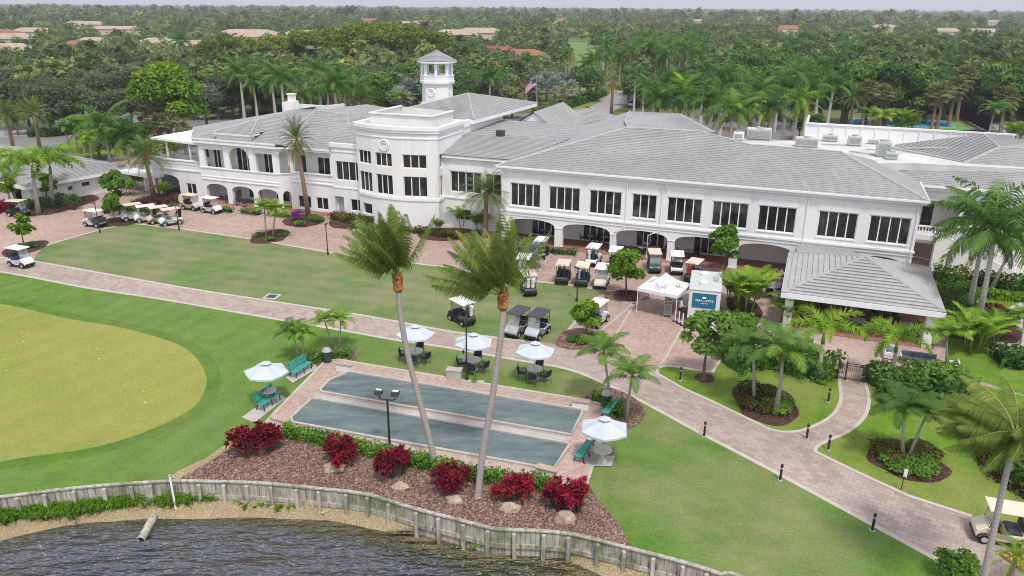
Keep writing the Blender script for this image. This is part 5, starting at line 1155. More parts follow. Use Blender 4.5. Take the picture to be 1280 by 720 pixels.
# lounge sofas on the terrace
def sofa(px, py, rz, n, lab):
    p = at(px, py, .3); t = thing("lounge_sofa", lab, "sofa", (p.x, p.y, .02), rz, "white framed lounge seats on the terrace"); w_ = .75 * n
    MB().box(-w_ / 2, w_ / 2, -.4, .4, .08, .3).build("frame", M["white"], t, bevel=.02, seg=1)
    MB().box(-w_ / 2, w_ / 2, .32, .4, .3, .72).build("back_frame", M["white"], t, bevel=.02, seg=1)
    for sx in (-1, 1): MB().box(sx * w_ / 2 - .04, sx * w_ / 2 + .04, -.4, .4, .3, .55).build("armrest", M["white"], t, bevel=.015, seg=1)
    for i in range(n): x0 = -w_ / 2 + .05 + i * .73; MB().box(x0, x0 + .7, -.38, .3, .3, .44).build("seat_cushion", M["cushion"], t, bevel=.04); MB().box(x0, x0 + .7, .16, .31, .44, .78).build("back_cushion", M["cushion"], t, bevel=.04)
sofa(1148, 450, BROT, 3, "long white framed sofa with slate cushions on the terrace"); sofa(1112, 440, BROT + PI / 2, 2, "white framed sofa with slate cushions end on, left of the long sofa"); sofa(1174, 462, BROT + PI, 1, "single slate cushioned armchair right of the long sofa"); sofa(1003, 431, BROT, 2, "two seat slate sofa by the hedge behind the tall clipped palms"); sofa(1190, 458, BROT - PI / 2, 1, "single slate armchair at the right end of the terrace")
p = at(1150, 460, .3); t = thing("coffee_table", "low white coffee table before the long terrace sofa", "table", (p.x, p.y, .02), BROT); MB().box(-.7, .7, -.3, .3, .3, .36).build("tabletop", M["white"], t); 
for x in (-.6, .6):
    for y in (-.24, .24): MB().box(x - .03, x + .03, y - .03, y + .03, 0, .3).build("leg", M["white"], t)
# gate
p, q = at(1046, 474), at(1096, 481); d = q - p; n_ = 5; t = thing("iron_gate", "dark brown iron picket gate between hedges at the end of the garden walk", "gate", (p.x, p.y, .02), math.atan2(d.y, d.x)); L_ = d.length
for i, f in enumerate((0, .2, .7, 1)): MB().box(L_ * f - .05, L_ * f + .05, -.05, .05, 0, 1.35).build("gate_post", M["bronze"], t)
mb = MB()
for z in (.12, 1.05, 1.2): mb.box(.05, L_ - .05, -.018, .018, z, z + .04)
for i in range(1, int(L_ / .12)): mb.box(i * .12 - .009, i * .12 + .009, -.009, .009, .12, 1.22)
mb.build("pickets", M["bronze"], t)
# ------------------------------------------------------------------ foliage builders
def quads(name, C_, U_, W_, tone, mats, mi=None):
    "n leaf cards: centre, half length vector, half width vector"
    n = len(C_); V = np.empty((n, 4, 3)); V[:, 0] = C_ - U_; V[:, 1] = C_ + W_ - U_ * .1; V[:, 2] = C_ + U_; V[:, 3] = C_ - W_ - U_ * .1
    me = bpy.data.meshes.new(name); me.vertices.add(4 * n); me.vertices.foreach_set("co", V.ravel()); me.loops.add(4 * n); me.loops.foreach_set("vertex_index", np.arange(4 * n, dtype=np.int32))
    me.polygons.add(n); me.polygons.foreach_set("loop_start", np.arange(0, 4 * n, 4, dtype=np.int32)); me.polygons.foreach_set("loop_total", np.full(n, 4, dtype=np.int32))
    for mt in (mats if isinstance(mats, (list, tuple)) else [mats]): me.materials.append(mt)
    if mi is not None: me.polygons.foreach_set("material_index", mi.astype(np.int32))
    at_ = me.attributes.new("tone", "FLOAT", "FACE"); at_.data.foreach_set("value", np.clip(tone, 0.01, 1)); me.update(); me.validate(); return me
def unit(a): return a / np.maximum(np.linalg.norm(a, axis=1, keepdims=True), 1e-9)
def leafcloud(seed, lobes, n, size, flat=.35, up=.7):
    "lobes: (x,y,z,r,rz) ellipsoids; returns card arrays spread through the outer part of each lobe"
    g = np.random.default_rng(seed); Lb = np.array(lobes); wgt = Lb[:, 3] ** 2; k_ = g.choice(len(Lb), n, p=wgt / wgt.sum()); L_ = Lb[k_]
    d = unit(g.normal(size=(n, 3))); d[:, 2] = np.where(d[:, 2] < -.45, -d[:, 2], d[:, 2]); rr = g.uniform(.45, 1.0, n) ** .45 * (1 + .12 * g.normal(size=n))
    C_ = L_[:, :3] + d * np.stack([L_[:, 3], L_[:, 3], L_[:, 4]], 1) * rr[:, None]
    nrm = unit(d + g.normal(size=(n, 3)) * .75 + np.array([0, 0, up])); t = unit(np.cross(nrm, g.normal(size=(n, 3)))); b = np.cross(nrm, t)
    s_ = size * g.uniform(.6, 1.35, n)[:, None]
    lt = g.uniform(0, 1, len(Lb)); tone = .5 * lt[k_] + .5 * g.uniform(0, 1, n)
    return C_, t * s_, b * s_ * .55, tone
def crown_lobes(g, H, R_, zc, rz, k_, lr=(.3, .5)):
    out = []
    for i in range(k_):
        a = g.uniform(0, 2 * PI); q = math.sqrt(g.uniform(.02, 1)); z = g.uniform(-.75, 1)
        hr = math.sqrt(max(0.05, 1 - z * z * .85)); r = g.uniform(*lr) * R_
        out.append((R_ * .72 * q * hr * math.cos(a), R_ * .72 * q * hr * math.sin(a), zc + rz * .68 * z, r, r * .8))
    return out
def limbs(H, R_, zc, seed, r0, ntr=1):
    g = random.Random(seed); mb = MB()
    for q in range(ntr):
        a0 = g.uniform(0, 6.28); bx, by = (.25 * R_ * math.cos(a0), .25 * R_ * math.sin(a0)) if ntr > 1 else (0, 0)
        f = (bx * .5 + g.uniform(-.1, .1) * R_, by * .5 + g.uniform(-.1, .1) * R_, zc - R_ * .45)
        mb.tube([(bx * .2, by * .2, -.1), (bx * .3, by * .3, f[2] * .5), f], [r0 * 1.25, r0, r0 * .8], 7)
        for i in range(5):
            a = i * 1.257 + g.uniform(-.4, .4) + a0; e = g.uniform(.35, .6)
            mb.tube([f, (f[0] + math.cos(a) * R_ * .3, f[1] + math.sin(a) * R_ * .3, f[2] + R_ * .3), (f[0] + math.cos(a) * R_ * e, f[1] + math.sin(a) * R_ * e, zc + R_ * g.uniform(0, .35))], [r0 * .55, r0 * .38, r0 * .12], 5)
    return mb
LIB = {}
def broad(kind, seed, H, R_, rz, zc, mat, n, leaf, lob=14, r0=.18, lr=(.3, .5), ntr=1):
    g = np.random.default_rng(seed); lb = crown_lobes(g, H, R_, zc, rz, lob, lr)
    c = quads("crown", *leafcloud(seed, lb, n, leaf), M[mat]); tr = limbs(H, R_, zc, seed, r0, ntr).mesh("trunk", M["bark"])
    LIB.setdefault(kind, []).append((tr, c))
def frond(mb, o, az, el, L_, droop, n, ll, lw, hang=.35, wind=(0, 0, 0), tone=.5, g=rnd, start=.12, plume=False, fold=.3, mi=0, ms=None, N=9, rw=.025, two=True, sweep=.55):
    P, D = [], []; p = Vector(o); wv = Vector(wind)
    for i in range(N + 1):
        t = i / N; e = el - droop * t ** 1.25
        d = Vector((math.cos(az) * math.cos(e), math.sin(az) * math.cos(e), math.sin(e))) + wv * (t * 1.3)
        d.normalize(); P.append(p.copy()); D.append(d); p = p + d * (L_ / N)
    for i in range(N):
        up = Vector((0, 0, 1)) if abs(D[i].z) < .97 else Vector((1, 0, 0)); s_ = D[i].cross(up).normalized(); w0 = rw * (1 - i / N * .8); w1 = rw * (1 - (i + 1) / N * .8)
        mb.face([P[i] - s_ * w0, P[i] + s_ * w0, P[i + 1] + s_ * w1, P[i + 1] - s_ * w1], mi if ms is None else ms, min(1, tone + .3))
    for j in range(n):
        t = start + (1 - start) * (j + .5) / n; x = t * N; i = min(int(x), N - 1); f = x - i
        c = P[i].lerp(P[i + 1], f); d = D[i].lerp(D[min(i + 1, N)], f).normalized(); up = Vector((0, 0, 1)) if abs(d.z) < .97 else Vector((-math.cos(az), -math.sin(az), .1))
        s_ = d.cross(up).normalized(); nn = s_.cross(d)
        ln = ll * (math.sin(PI * min(1, .18 + t * .8)) ** .7) * g.uniform(.85, 1.1) * (1.0 if t < .8 else 1.0)
        for sg in (-1, 1):
            a = g.uniform(-.9, 1.2) if plume else fold + g.uniform(-.12, .12)
            v = (s_ * sg * math.cos(a) + nn * math.sin(a)) * (1 - sweep * .4) + d * sweep + Vector((0, 0, -hang)) + wv * .8; v.normalize()
            w = d * lw * .5
            tn = max(.02, min(1, tone + g.uniform(-.24, .24)))
            if two:
                m_ = c + v * ln * .5; tp = m_ + (v + Vector((0, 0, -hang * 1.1)) + wv * .5).normalized() * ln * .5
                mb.face([c - w * .6, c + w * .6, m_ + w, m_ - w], mi, tn); mb.face([m_ - w, m_ + w, tp], mi, tn)
            else: mb.face([c - w, c + w, c + v * ln], mi, tn)
def fan(mb, o, az, el, pet, r, nseg, tone, g, mi=0, droop=.35, wid=2.6):
    d = Vector((math.cos(az) * math.cos(el), math.sin(az) * math.cos(el), math.sin(el))); c = Vector(o) + d * pet - Vector((0, 0, pet * .12)); s_ = d.cross(Vector((0, 0, 1))).normalized() if abs(d.z) < .97 else Vector((1, 0, 0))
    mb.face([Vector(o) - s_ * .02, Vector(o) + s_ * .02, c + s_ * .015, c - s_ * .015], mi, min(1, tone + .2))
    for k_ in range(nseg):
        a = (k_ / (nseg - 1) - .5) * wid; v = d * math.cos(a) + s_ * math.sin(a); v2 = (v + Vector((0, 0, -droop - abs(a) * .12))).normalized(); w = v.cross(Vector((0, 0, 1))); w = (w.normalized() if w.length > .1 else s_) * (r * wid / nseg * .42)
        m_ = c + v * r * .55; mb.face([c - w * .15, c + w * .15, m_ + w, m_ - w], mi, max(.02, min(1, tone + g.uniform(-.12, .12)))); mb.face([m_ - w, m_ + w, m_ + v2 * r * .5], mi, max(.02, min(1, tone + g.uniform(-.12, .12))))
def trunk_mb(P, r0, r1, n=8, flare=1.35):
    mb = MB(); N = len(P); mb.tube(P, [r0 * flare] + [r0 + (r1 - r0) * i / (N - 1) for i in range(1, N)], n); return mb
def palm(kind, seed):
    g = random.Random(seed); U = g.uniform; lean = U(0, 6.28); lx, ly = math.cos(lean), math.sin(lean); cr = MB(); tone = lambda: U(.15, .75)
    if kind in ("royal", "royal_far"):
        far = kind == "royal_far"; H = U(8.5, 10.5); tp = (lx * .3, ly * .3, H); tr = trunk_mb([(0, 0, -.1), (lx * .05, ly * .05, H * .5), (lx * .2, ly * .2, H - 1.2)], .26, .19, 7 if far else 10)
        tr.tube([(lx * .2, ly * .2, H - 1.25), (lx * .25, ly * .25, H - .6), tp], [.19, .2, .09], 7, mi=1)
        for i in range(18): e = 1.38 - i * .095; frond(cr, tp, i * 2.4 + U(-.2, .2), e, U(3.9, 4.7), U(1.2, 1.75), 22 if far else 40, 1.0, .16 if far else .10, .45, tone=tone(), g=g, plume=i % 2 == 0, fold=.1, two=not far, rw=.05)
        for i in range(3): frond(cr, (tp[0], tp[1], H - .5), U(0, 6.28), -.5 - i * .2, U(2.6, 3.4), .6, 18, .6, .07, .5, tone=U(.3, .9), g=g, two=False, rw=.05, mi=1)
        return tr, cr, ["palm_white", "shaft"], ["lf_royal", "lf_dead"]
    if kind == "royal_light":
        tr, cr, a, b = palm("royal", seed); return tr, cr, ["palm_grey", "shaft"], ["lf_fox", "lf_dead"]
    if kind == "date":
        H = U(5.2, 6.2); tp = (0, 0, H); tr = trunk_mb([(0, 0, -.1), (lx * .05, ly * .05, H * .5), (0, 0, H - .2)], .2, .2, 9); tr.tube([(0, 0, H - .7), (0, 0, H - .3), (0, 0, H)], [.2, .32, .2], 8, mi=1)
        for i in range(52): e = 1.45 - i * .041; frond(cr, tp, i * 2.4 + U(-.2, .2), e, U(2.2, 2.7), U(.55, 1.0), 24, .5, .055, .06, tone=tone(), g=g, fold=.45, two=False, rw=.03, start=.2)
        return tr, cr, ["palm_brown", "boot"], ["lf_date"]
    if kind == "foxtail":
        H = U(2.9, 3.4); tp = (0, 0, H); tr = trunk_mb([(0, 0, -.1), (lx * .05, ly * .05, H * .4), (0, 0, H - .7)], .15, .12, 9); tr.tube([(0, 0, H - .75), (0, 0, H - .3), tp], [.12, .12, .05], 8, mi=1)
        for i in range(9): frond(cr, tp, i * 2.4 + U(-.25, .25), 1.25 - i * .07, U(2.0, 2.4), U(1.8, 2.4), 84, .48, .055, .15, tone=U(.3, .85), g=g, plume=True, N=12, rw=.03, two=False, start=.14)
        return tr, cr, ["palm_grey", "shaft"], ["lf_fox"]
    if kind == "adonidia":
        H = U(2.7, 3.3); tp = (lx * .15, ly * .15, H); tr = trunk_mb([(0, 0, -.1), (lx * .03, ly * .03, H * .5), (lx * .12, ly * .12, H - .45)], .09, .065, 8); tr.tube([(lx * .12, ly * .12, H - .5), tp], [.07, .04], 7, mi=1)
        for i in range(13): frond(cr, tp, i * 2.4 + U(-.25, .25), 1.3 - i * .075, U(1.5, 1.85), U(1.4, 1.9), 30, .55, .055, .4, tone=U(.25, .8), g=g, fold=.5, rw=.022, start=.16)
        return tr, cr, ["palm_grey", "shaft"], ["lf_fox" if seed % 2 else "lf_royal"]
    if kind == "areca":
        tr = MB()
        for k_ in range(7):
            a = k_ * .9; x, y = .3 * math.cos(a), .3 * math.sin(a); tr.tube([(x, y, -.05), (x * 1.8, y * 1.8, U(.7, 1.3))], .035, 5)
            for i in range(5): frond(cr, (x * 1.6, y * 1.6, U(.6, 1.1)), a + i * 1.256 + U(-.3, .3), U(.9, 1.4), U(1.4, 1.9), U(1.0, 1.5), 24, .48, .075, .2, tone=U(.2, .9), g=g, fold=.5, two=False, rw=.02, start=.2)
        return tr, cr, ["shaft"], ["lf_fox"]
    if kind == "sabal":
        H = U(4.5, 6); tp = (0, 0, H); tr = trunk_mb([(0, 0, -.1), (lx * .1, ly * .1, H * .5), (0, 0, H - .1)], .2, .17, 8)
        for i in range(34): fan(cr, tp, i * 2.4 + U(-.2, .2), 1.4 - i * .052, U(.7, 1.0), U(.8, 1.05), 9, tone(), g, 0, .5)
        for i in range(16): fan(cr, (0, 0, H - .25), i * 2.4, -.35 - i * .05, U(.4, .8), U(.8, 1.0), 7, U(.2, .9), g, 1, .8)
        return tr, cr, ["palm_brown"], ["lf_sabal", "lf_dry"]
    if kind == "skirted":
        H = U(5.0, 6); tp = (0, 0, H); tr = trunk_mb([(0, 0, -.1), (0, 0, H * .5), (0, 0, H - .1)], .25, .22, 8)
        for i in range(30): frond(cr, tp, i * 2.4 + U(-.2, .2), 1.35 - i * .055, U(2.2, 2.9), U(.7, 1.2), 20, .5, .06, .25, tone=U(.3, .9), g=g, two=False, rw=.04, fold=.4)
        for i in range(18): frond(cr, (0, 0, H - .3), i * 2.4 + U(-.2, .2), -.4 - i * .035, U(1.6, 2.3), .5, 14, .45, .06, .5, tone=U(.3, .95), g=g, two=False, mi=1)
        return tr, cr, ["palm_brown"], ["lf_date", "lf_dead"]
    if kind == "bismarck":
        H = U(3.2, 4.4); tp = (0, 0, H); tr = trunk_mb([(0, 0, -.1), (0, 0, H * .5), (0, 0, H - .1)], .24, .22, 8)
        for i in range(32): fan(cr, tp, i * 2.4 + U(-.2, .2), 1.4 - i * .062, U(1.0, 1.4), U(1.1, 1.4), 11, tone(), g, 0, .12)
        return tr, cr, ["palm_grey"], ["lf_silver"]
    if kind == "robellini":
        H = U(1.2, 1.6); tp = (0, 0, H); tr = trunk_mb([(0, 0, -.05), (lx * .1, ly * .1, H * .5), (0, 0, H - .05)], .08, .08, 7)
        for i in range(26): frond(cr, tp, i * 2.4 + U(-.2, .2), 1.35 - i * .06, U(.9, 1.15), U(.9, 1.4), 20, .22, .022, .1, tone=U(.3, .8), g=g, fold=.3, two=False, rw=.015)
        return tr, cr, ["palm_brown"], ["lf_fox"]
def palms(kind, n, seed=0):
    for i in range(n):
        tr, cr, tm, cm = palm(kind, seed + i); LIB.setdefault(kind, []).append((tr.mesh("trunk", [M[x] for x in tm], True), cr.mesh("crown", [M[x] for x in cm])))
def joined(pair, name):
    "one mesh holding trunk and crown, for trees too far away to show their parts"
    me = bpy.data.meshes.new(name); vs, fs, mi, tn, mats = [], [], [], [], []
    for part in pair:
        o = len(vs); vs += [tuple(v.co) for v in part.vertices]; k0 = len(mats); mats += list(part.materials); ta = part.attributes.get("tone")
        for p in part.polygons: fs.append([o + i for i in p.vertices]); mi.append(k0 + p.material_index); tn.append(ta.data[p.index].value if ta else .4)
    me.from_pydata(vs, [], fs)
    for mt in mats: me.materials.append(mt)
    me.polygons.foreach_set("material_index", mi); a = me.attributes.new("tone", "FLOAT", "FACE"); a.data.foreach_set("value", tn); return me
JOIN = {}
NAMES = {"royal": "royal_palm", "royal_far": "royal_palm", "royal_light": "royal_palm", "date": "date_palm", "foxtail": "foxtail_palm", "adonidia": "small_palm", "areca": "areca_palm", "sabal": "fan_palm", "skirted": "skirted_palm", "bismarck": "silver_palm", "robellini": "dwarf_palm"}
def plant(kind, x, y, sc, label, cat, group=None, far=False, var=None, rz=None, z=0.0, lean=(0, 0), name=None):
    i = rnd.randrange(len(LIB[kind])) if var is None else var % len(LIB[kind]); nm = name or NAMES.get(kind, kind)
    rz = rnd.uniform(0, 6.28) if rz is None else rz
    if far:
        if (kind, i) not in JOIN: JOIN[(kind, i)] = joined(LIB[kind][i], nm)
        o = link(nm, JOIN[(kind, i)]); tag(o, label, cat, group)
    else:
        o = thing(nm, label, cat, group=group); link("trunk", LIB[kind][i][0], o); link("crown", LIB[kind][i][1], o)
    s_ = sc if hasattr(sc, "__len__") else (sc, sc, sc)
    o.location = (x, y, z); o.rotation_euler = (lean[0], lean[1], rz); o.scale = s_; return o
broad("oak_tree", 11, 9, 4.6, 2.9, 5.6, "lf_oak", 3600, .28, 16, .28); broad("oak_tree", 12, 9, 4.2, 3.0, 5.8, "lf_oak", 3600, .28, 15, .28); broad("oak_tree", 13, 9, 4.8, 2.6, 5.2, "lf_oak", 3600, .28, 17, .28)
broad("ficus_tree", 21, 13, 5.4, 5.7, 6.6, "lf_ficus", 5000, .36, 24, .4, (.22, .4), 2); broad("ficus_tree", 22, 13, 5.8, 5.8, 6.5, "lf_ficus", 5000, .36, 26, .4, (.2, .36), 2); broad("ficus_tree", 23, 13, 5.0, 5.8, 6.8, "lf_ficus", 5000, .36, 24, .4, (.22, .38), 2)
broad("bright_tree", 31, 9, 5.0, 4.0, 5.4, "lf_bright", 9000, .22, 30, .35, (.2, .36))
broad("flame_tree", 41, 12, 6.4, 2.8, 8.0, "lf_poin", 5000, .3, 22, .35, (.18, .34), 2); broad("flame_tree", 42, 12, 5.8, 3.2, 7.8, "lf_poin", 5000, .3, 22, .35, (.18, .34), 2)
broad("mixed_tree", 51, 9, 4.0, 3.6, 5.6, "lf_shrub", 1800, .42, 14, .25); broad("mixed_tree", 52, 9, 4.4, 3.0, 5.2, "lf_oak", 1800, .42, 14, .25); broad("mixed_tree", 53, 10, 4.2, 4.0, 6.0, "lf_ficus", 1800, .45, 15, .25); broad("mixed_tree", 54, 9, 4.4, 3.2, 5.4, "lf_sabal", 1700, .42, 14, .25)
broad("round_tree", 61, 3.8, 1.45, 1.45, 2.3, "lf_bright", 2600, .16, 16, .07, (.3, .45)); broad("loose_tree", 62, 4.4, 1.75, 1.7, 2.7, "lf_shrub", 1800, .17, 20, .07, (.18, .32)); broad("loose_tree", 63, 4.4, 1.7, 1.8, 2.7, "lf_bright", 1700, .17, 18, .07, (.18, .32)); broad("dark_tree", 64, 4.2, 1.6, 1.8, 2.5, "lf_hedge", 2600, .17, 18, .08, (.22, .4))
palms("royal", 4, 100); palms("royal_far", 4, 120); palms("royal_light", 2, 130); palms("date", 3, 140); palms("foxtail", 3, 150); palms("adonidia", 6, 160); palms("areca", 3, 170); palms("sabal", 4, 180); palms("skirted", 2, 190); palms("bismarck", 3, 200); palms("robellini", 2, 210)
# shrubs, hedges and ground plants
def shrub(name, label, cat, px, py, r, h, mat, n=900, leaf=.09, group=None, lob=9, stems=True, z=.03, seed=None):
    p = at(px, py); g = np.random.default_rng(seed if seed is not None else int(px * 13 + py)); o = thing(name, label, cat, (p.x, p.y, z), group=group)
    lb = [(r * .62 * q * math.cos(a), r * .62 * q * math.sin(a), h * (.42 + .28 * g.uniform()), r * g.uniform(.36, .52), h * g.uniform(.32, .42)) for q, a in [(math.sqrt(g.uniform()), g.uniform(0, 6.28)) for _ in range(lob)]]
    link("crown", quads("crown", *leafcloud(int(px * 7 + py * 3), lb, n, leaf), M[mat]), o)
    mb = MB()
    for i in range(6): a = i * 1.05; mb.tube([(.06 * math.cos(a), .06 * math.sin(a), 0), (r * .5 * math.cos(a), r * .5 * math.sin(a), h * .6)], [.03, .012], 5)
    mb.build("stems", M["bark"], o); return o
def hedge(label, P, w, h, mat, dens=70, leaf=.07, group=None, name="hedge", wob=.12, cat="hedge", z=.02):
    P = [Vector((x, y, 0)) for x, y in P]; g = np.random.default_rng(int(abs(P[0].x * 31 + P[0].y * 17))); Cs, Us, Ws, Ts = [], [], [], []
    o = thing(name, label, cat, (P[0].x, P[0].y, z), group=group); core = MB()
    for a, b in zip(P[:-1], P[1:]):
        d = b - a; L_ = d.length; d /= L_; s_ = np.array((-d.y, d.x, 0)); dn = np.array(d); n = int(1.5 * dens * L_ * (w + 2 * h)); f = g.uniform(-.03, 1.03, n) * L_; side = g.uniform(0, w + 2 * h, n)
        y = np.where(side < h, -w / 2, np.where(side > h + w, w / 2, side - h - w / 2)); zz = np.where(side < h, side, np.where(side > h + w, 2 * h + w - side, h))
        bul = 1 + wob * np.sin(f * 2.3 + a.x) * np.sin(f * 1.1 + 2)
        nr = np.where((side < h)[:, None], -s_, np.where((side > h + w)[:, None], s_, np.array((0, 0, 1.))))
        C_ = np.array(a - P[0]) + dn * f[:, None] + s_ * (y * bul)[:, None]; C_[:, 2] = zz * bul; C_ += g.normal(size=(n, 3)) * np.array((.12, .12, .10)) * min(1.4, .5 + h * .7)
        nm = unit(nr + g.normal(size=(n, 3)) * .6); t = unit(np.cross(nm, g.normal(size=(n, 3)))); sz = leaf * 1.2 * g.uniform(.6, 1.5, n)[:, None]
        Cs.append(C_); Us.append(t * sz); Ws.append(np.cross(nm, t) * sz * .55); Ts.append(.5 * (.5 + .5 * np.sin(f * 1.7 + y * 3)) + .5 * g.uniform(0, 1, n))
        e = max(.1, w / 2 - .4)
        c4 = [(a - P[0]) + Vector(s_) * e, (a - P[0]) - Vector(s_) * e, (b - P[0]) - Vector(s_) * e, (b - P[0]) + Vector(s_) * e]; core.prism([(q.x, q.y) for q in c4], 0, h * .62)
    link("foliage", quads("foliage", np.concatenate(Cs), np.concatenate(Us), np.concatenate(Ws), np.concatenate(Ts), M[mat]), o); core.build("branches", M[mat], o); return o
def tibush(px, py, r, h, label, seed):
    p = at(px, py); g = random.Random(seed); o = thing("red_bush", label, "bush", (p.x, p.y, .05), group="red leaved bushes along the mulch bed"); mb, st = MB(), MB()
    r *= .98
    sub_ = [(.0, .0, .55, 1.0)] + [(math.cos(t) * .62, math.sin(t) * .5, g.uniform(.38, .6), g.uniform(.6, 1.02)) for t in [g.uniform(0, 6.28) + k_ * 1.4 for k_ in range(4)]]
    for i in range(int(80 * r * r + 40)):
        cx, cy, cr_, ch_ = sub_[g.randrange(5)]; a, q = g.uniform(0, 6.28), math.sqrt(g.uniform(0, 1)) * cr_; c = Vector(((cx + q * math.cos(a)) * r, (cy + q * math.sin(a)) * r, h * ch_ * (1 - .35 * (q / cr_) ** 2) * g.uniform(.55, 1.06))); tone = g.uniform(.05, .85)
        if i % 2 == 0: st.tube([(c.x * .35, c.y * .35, 0), c], [.025, .012], 4)
        for k_ in range(17):
            b, e = k_ * 2.4 + g.uniform(-.2, .2), g.uniform(-.3, 1.35); d = Vector((math.cos(b) * math.cos(e), math.sin(b) * math.cos(e), math.sin(e))); w = d.cross(Vector((0, 0, 1))).normalized() * .035; L_ = g.uniform(.2, .34)
            m_ = c + d * L_ * .5; mb.face([c - w * .4, c + w * .4, m_ + w, m_ - w], 0, min(1, max(.02, tone + g.uniform(-.2, .2)))); mb.face([m_ - w, m_ + w, c + d * L_ + Vector((0, 0, -.05))], 0, min(1, max(.02, tone + g.uniform(-.2, .25))))
    mb.build("foliage", M["lf_red"], o); st.build("stems", M["bark"], o)
TI = [(309, 572, .95, 1.75, "dark red bush at the left end of the mulch bed, left of a pair"), (340, 563, .9, 1.7, "dark red bush at the left end of the mulch bed, right of a pair"), (420, 583, 1.0, 1.75, "red bush above the first rock, left of the floodlight post"), (496, 596, .98, 1.5, "red bush just in front of the floodlight post"), (566, 612, .95, 1.45, "red bush between the two leaning palm trunks"), (641, 626, .95, 1.45, "red bush right of the second leaning trunk"), (697, 634, .85, 1.7, "tall red bush at the lake corner of the court, left stem group"), (722, 640, .85, 1.65, "tall red bush at the right end of the mulch bed")]
for i, q in enumerate(TI): tibush(*q, 400 + i)
# rocks and timber
def rock(px, py, s_, label, seed):
    p = at(px, py); bm = bmesh.new(); bmesh.ops.create_icosphere(bm, subdivisions=3, radius=1)
    for v in bm.verts: v.co *= 1 + .35 * noise.noise(v.co * 1.3 + Vector((seed, 0, 0))) + .12 * noise.noise(v.co * 4 + Vector((seed, 3, 0))); v.co.x *= s_[0]; v.co.y *= s_[1]; v.co.z *= s_[2]
    me = bpy.data.meshes.new("rock"); bm.to_mesh(me); bm.free(); me.materials.append(M["rock"]); o = link("rock", me, None, (p.x, p.y, .05 + s_[2] * .35)); tag(o, label, "rock", "rocks in the mulch bed")
rock(417, 588, (.55, .35, .3), "brown rock under the third red bush, below the court corner", 1); rock(500, 611, (.42, .25, .24), "pale rock below the bush at the floodlight post", 2); rock(568, 628, (.42, .25, .24), "pale rock just left of the second leaning trunk", 3); rock(637, 639, (.5, .3, .3), "tan rock right of the second leaning trunk with a hole in it", 4); rock(706, 652, (.45, .3, .4), "grey brown rock under the bush at the right end", 5)
# ------------------------------------------------------------------ seawall
sw = thing("seawall", "weathered whitish timber seawall with posts along the lake edge", "seawall", (0, 0, 0))
SWP = smooth(WALL[4:], 3); mb = MB(); Pf = offset(SWP, -.0); dist = 0
for a, b in zip(SWP[:-1], SWP[1:]):
    L_ = math.dist(a, b)
    if L_ > 20: continue
    n = max(1, int(L_ / .19)); dx, dy = (b[0] - a[0]) / L_, (b[1] - a[1]) / L_
    for i in range(n):
        s0, s1 = L_ * i / n, L_ * (i + 1) / n - .012; dd = rnd.uniform(0, .018); zt = rnd.uniform(-.03, 0)
        mb.prism([(a[0] + dx * s0 + dy * dd, a[1] + dy * s0 - dx * dd), (a[0] + dx * s1 + dy * dd, a[1] + dy * s1 - dx * dd), (a[0] + dx * s1 - dy * .09, a[1] + dy * s1 + dx * .09), (a[0] + dx * s0 - dy * .09, a[1] + dy * s0 + dx * .09)], -1.75, zt)
mb.build("planks", M["boards"], sw)
ribbon(MB(), offset(SWP[:-1], .02), .2, .0, .06).build("cap", M["boards"], sw); ribbon(MB(), offset(SWP[:-1], -.07), .09, -.95, -.72).build("wale", M["boards"], sw)
POST = [-30, -4, 22, 56, 93, 131, 165, 189, 217, 250, 281, 310, 340, 372, 400, 434, 461, 488, 522, 550, 581, 611, 643, 680, 712, 749, 782, 818, 855, 885]
xs_ = [q[0] for q in WALLPX]; ys_ = [q[1] for q in WALLPX]
for x in POST:
    y = float(np.interp(x, xs_, ys_)) if x > 0 else 622 - x * .12; p = at(x, y)
    i = min(range(len(SWP) - 1), key=lambda k_: math.dist(SWP[k_], (p.x, p.y))); a, b = SWP[max(0, i - 1)], SWP[i + 1]; an = math.atan2(b[1] - a[1], b[0] - a[0])
    MB().box(-.09, .09, -.085, .085, -1.8, -.02).build("post", M["boards"], sw, bevel=.02, seg=1, loc=(p.x + math.sin(an) * .2, p.y - math.cos(an) * .2, 0), rot=(rnd.uniform(-.02, .02), rnd.uniform(-.02, .02), an))
p, q = at(212, 596, 0), at(220, 637, -1.25); t = thing("marker_pole", "thin white pole leaning against the seawall beside the weeds", "pole", (q.x, q.y, -1.3)); p = at_y(212, 595, q.y + .15); MB().tube([(0, 0, 0), (p.x - q.x, p.y - q.y, p.z + 1.3)], [.055, .05], 7).build("pole", M["white"], t); MB().lathe([(.07, 0), (.07, .06)], 8, (p.x - q.x, p.y - q.y, p.z + 1.3)).build("cap", M["concrete"], t)
p, q = at(193, 645, -1.1), at(176, 675, -1.3); t = thing("drain_pipe", "pale concrete pipe sticking out of the bank into the lake", "pipe", (q.x, q.y, -1.3)); d = p - q
mb = MB(); mb.tube([(0, 0, 0), d], .2, 14, cap=False); mb.tube([(0, 0, 0), d], .165, 14, cap=False); mb.build("pipe", M["boards"], t, True); dn = d.normalized(); MB().ring((0, 0, 0), .183, .02, dn, 16, 5).build("rim", M["concrete"], t)
p = at(411, 637, -1.15); t = thing("driftwood_board", "short pale board lying on the sand below the seawall", "board", (p.x, p.y, -1.12), R(55)); MB().box(-.45, .45, -.07, .07, -.03, .04).build("board", M["boards"], t)
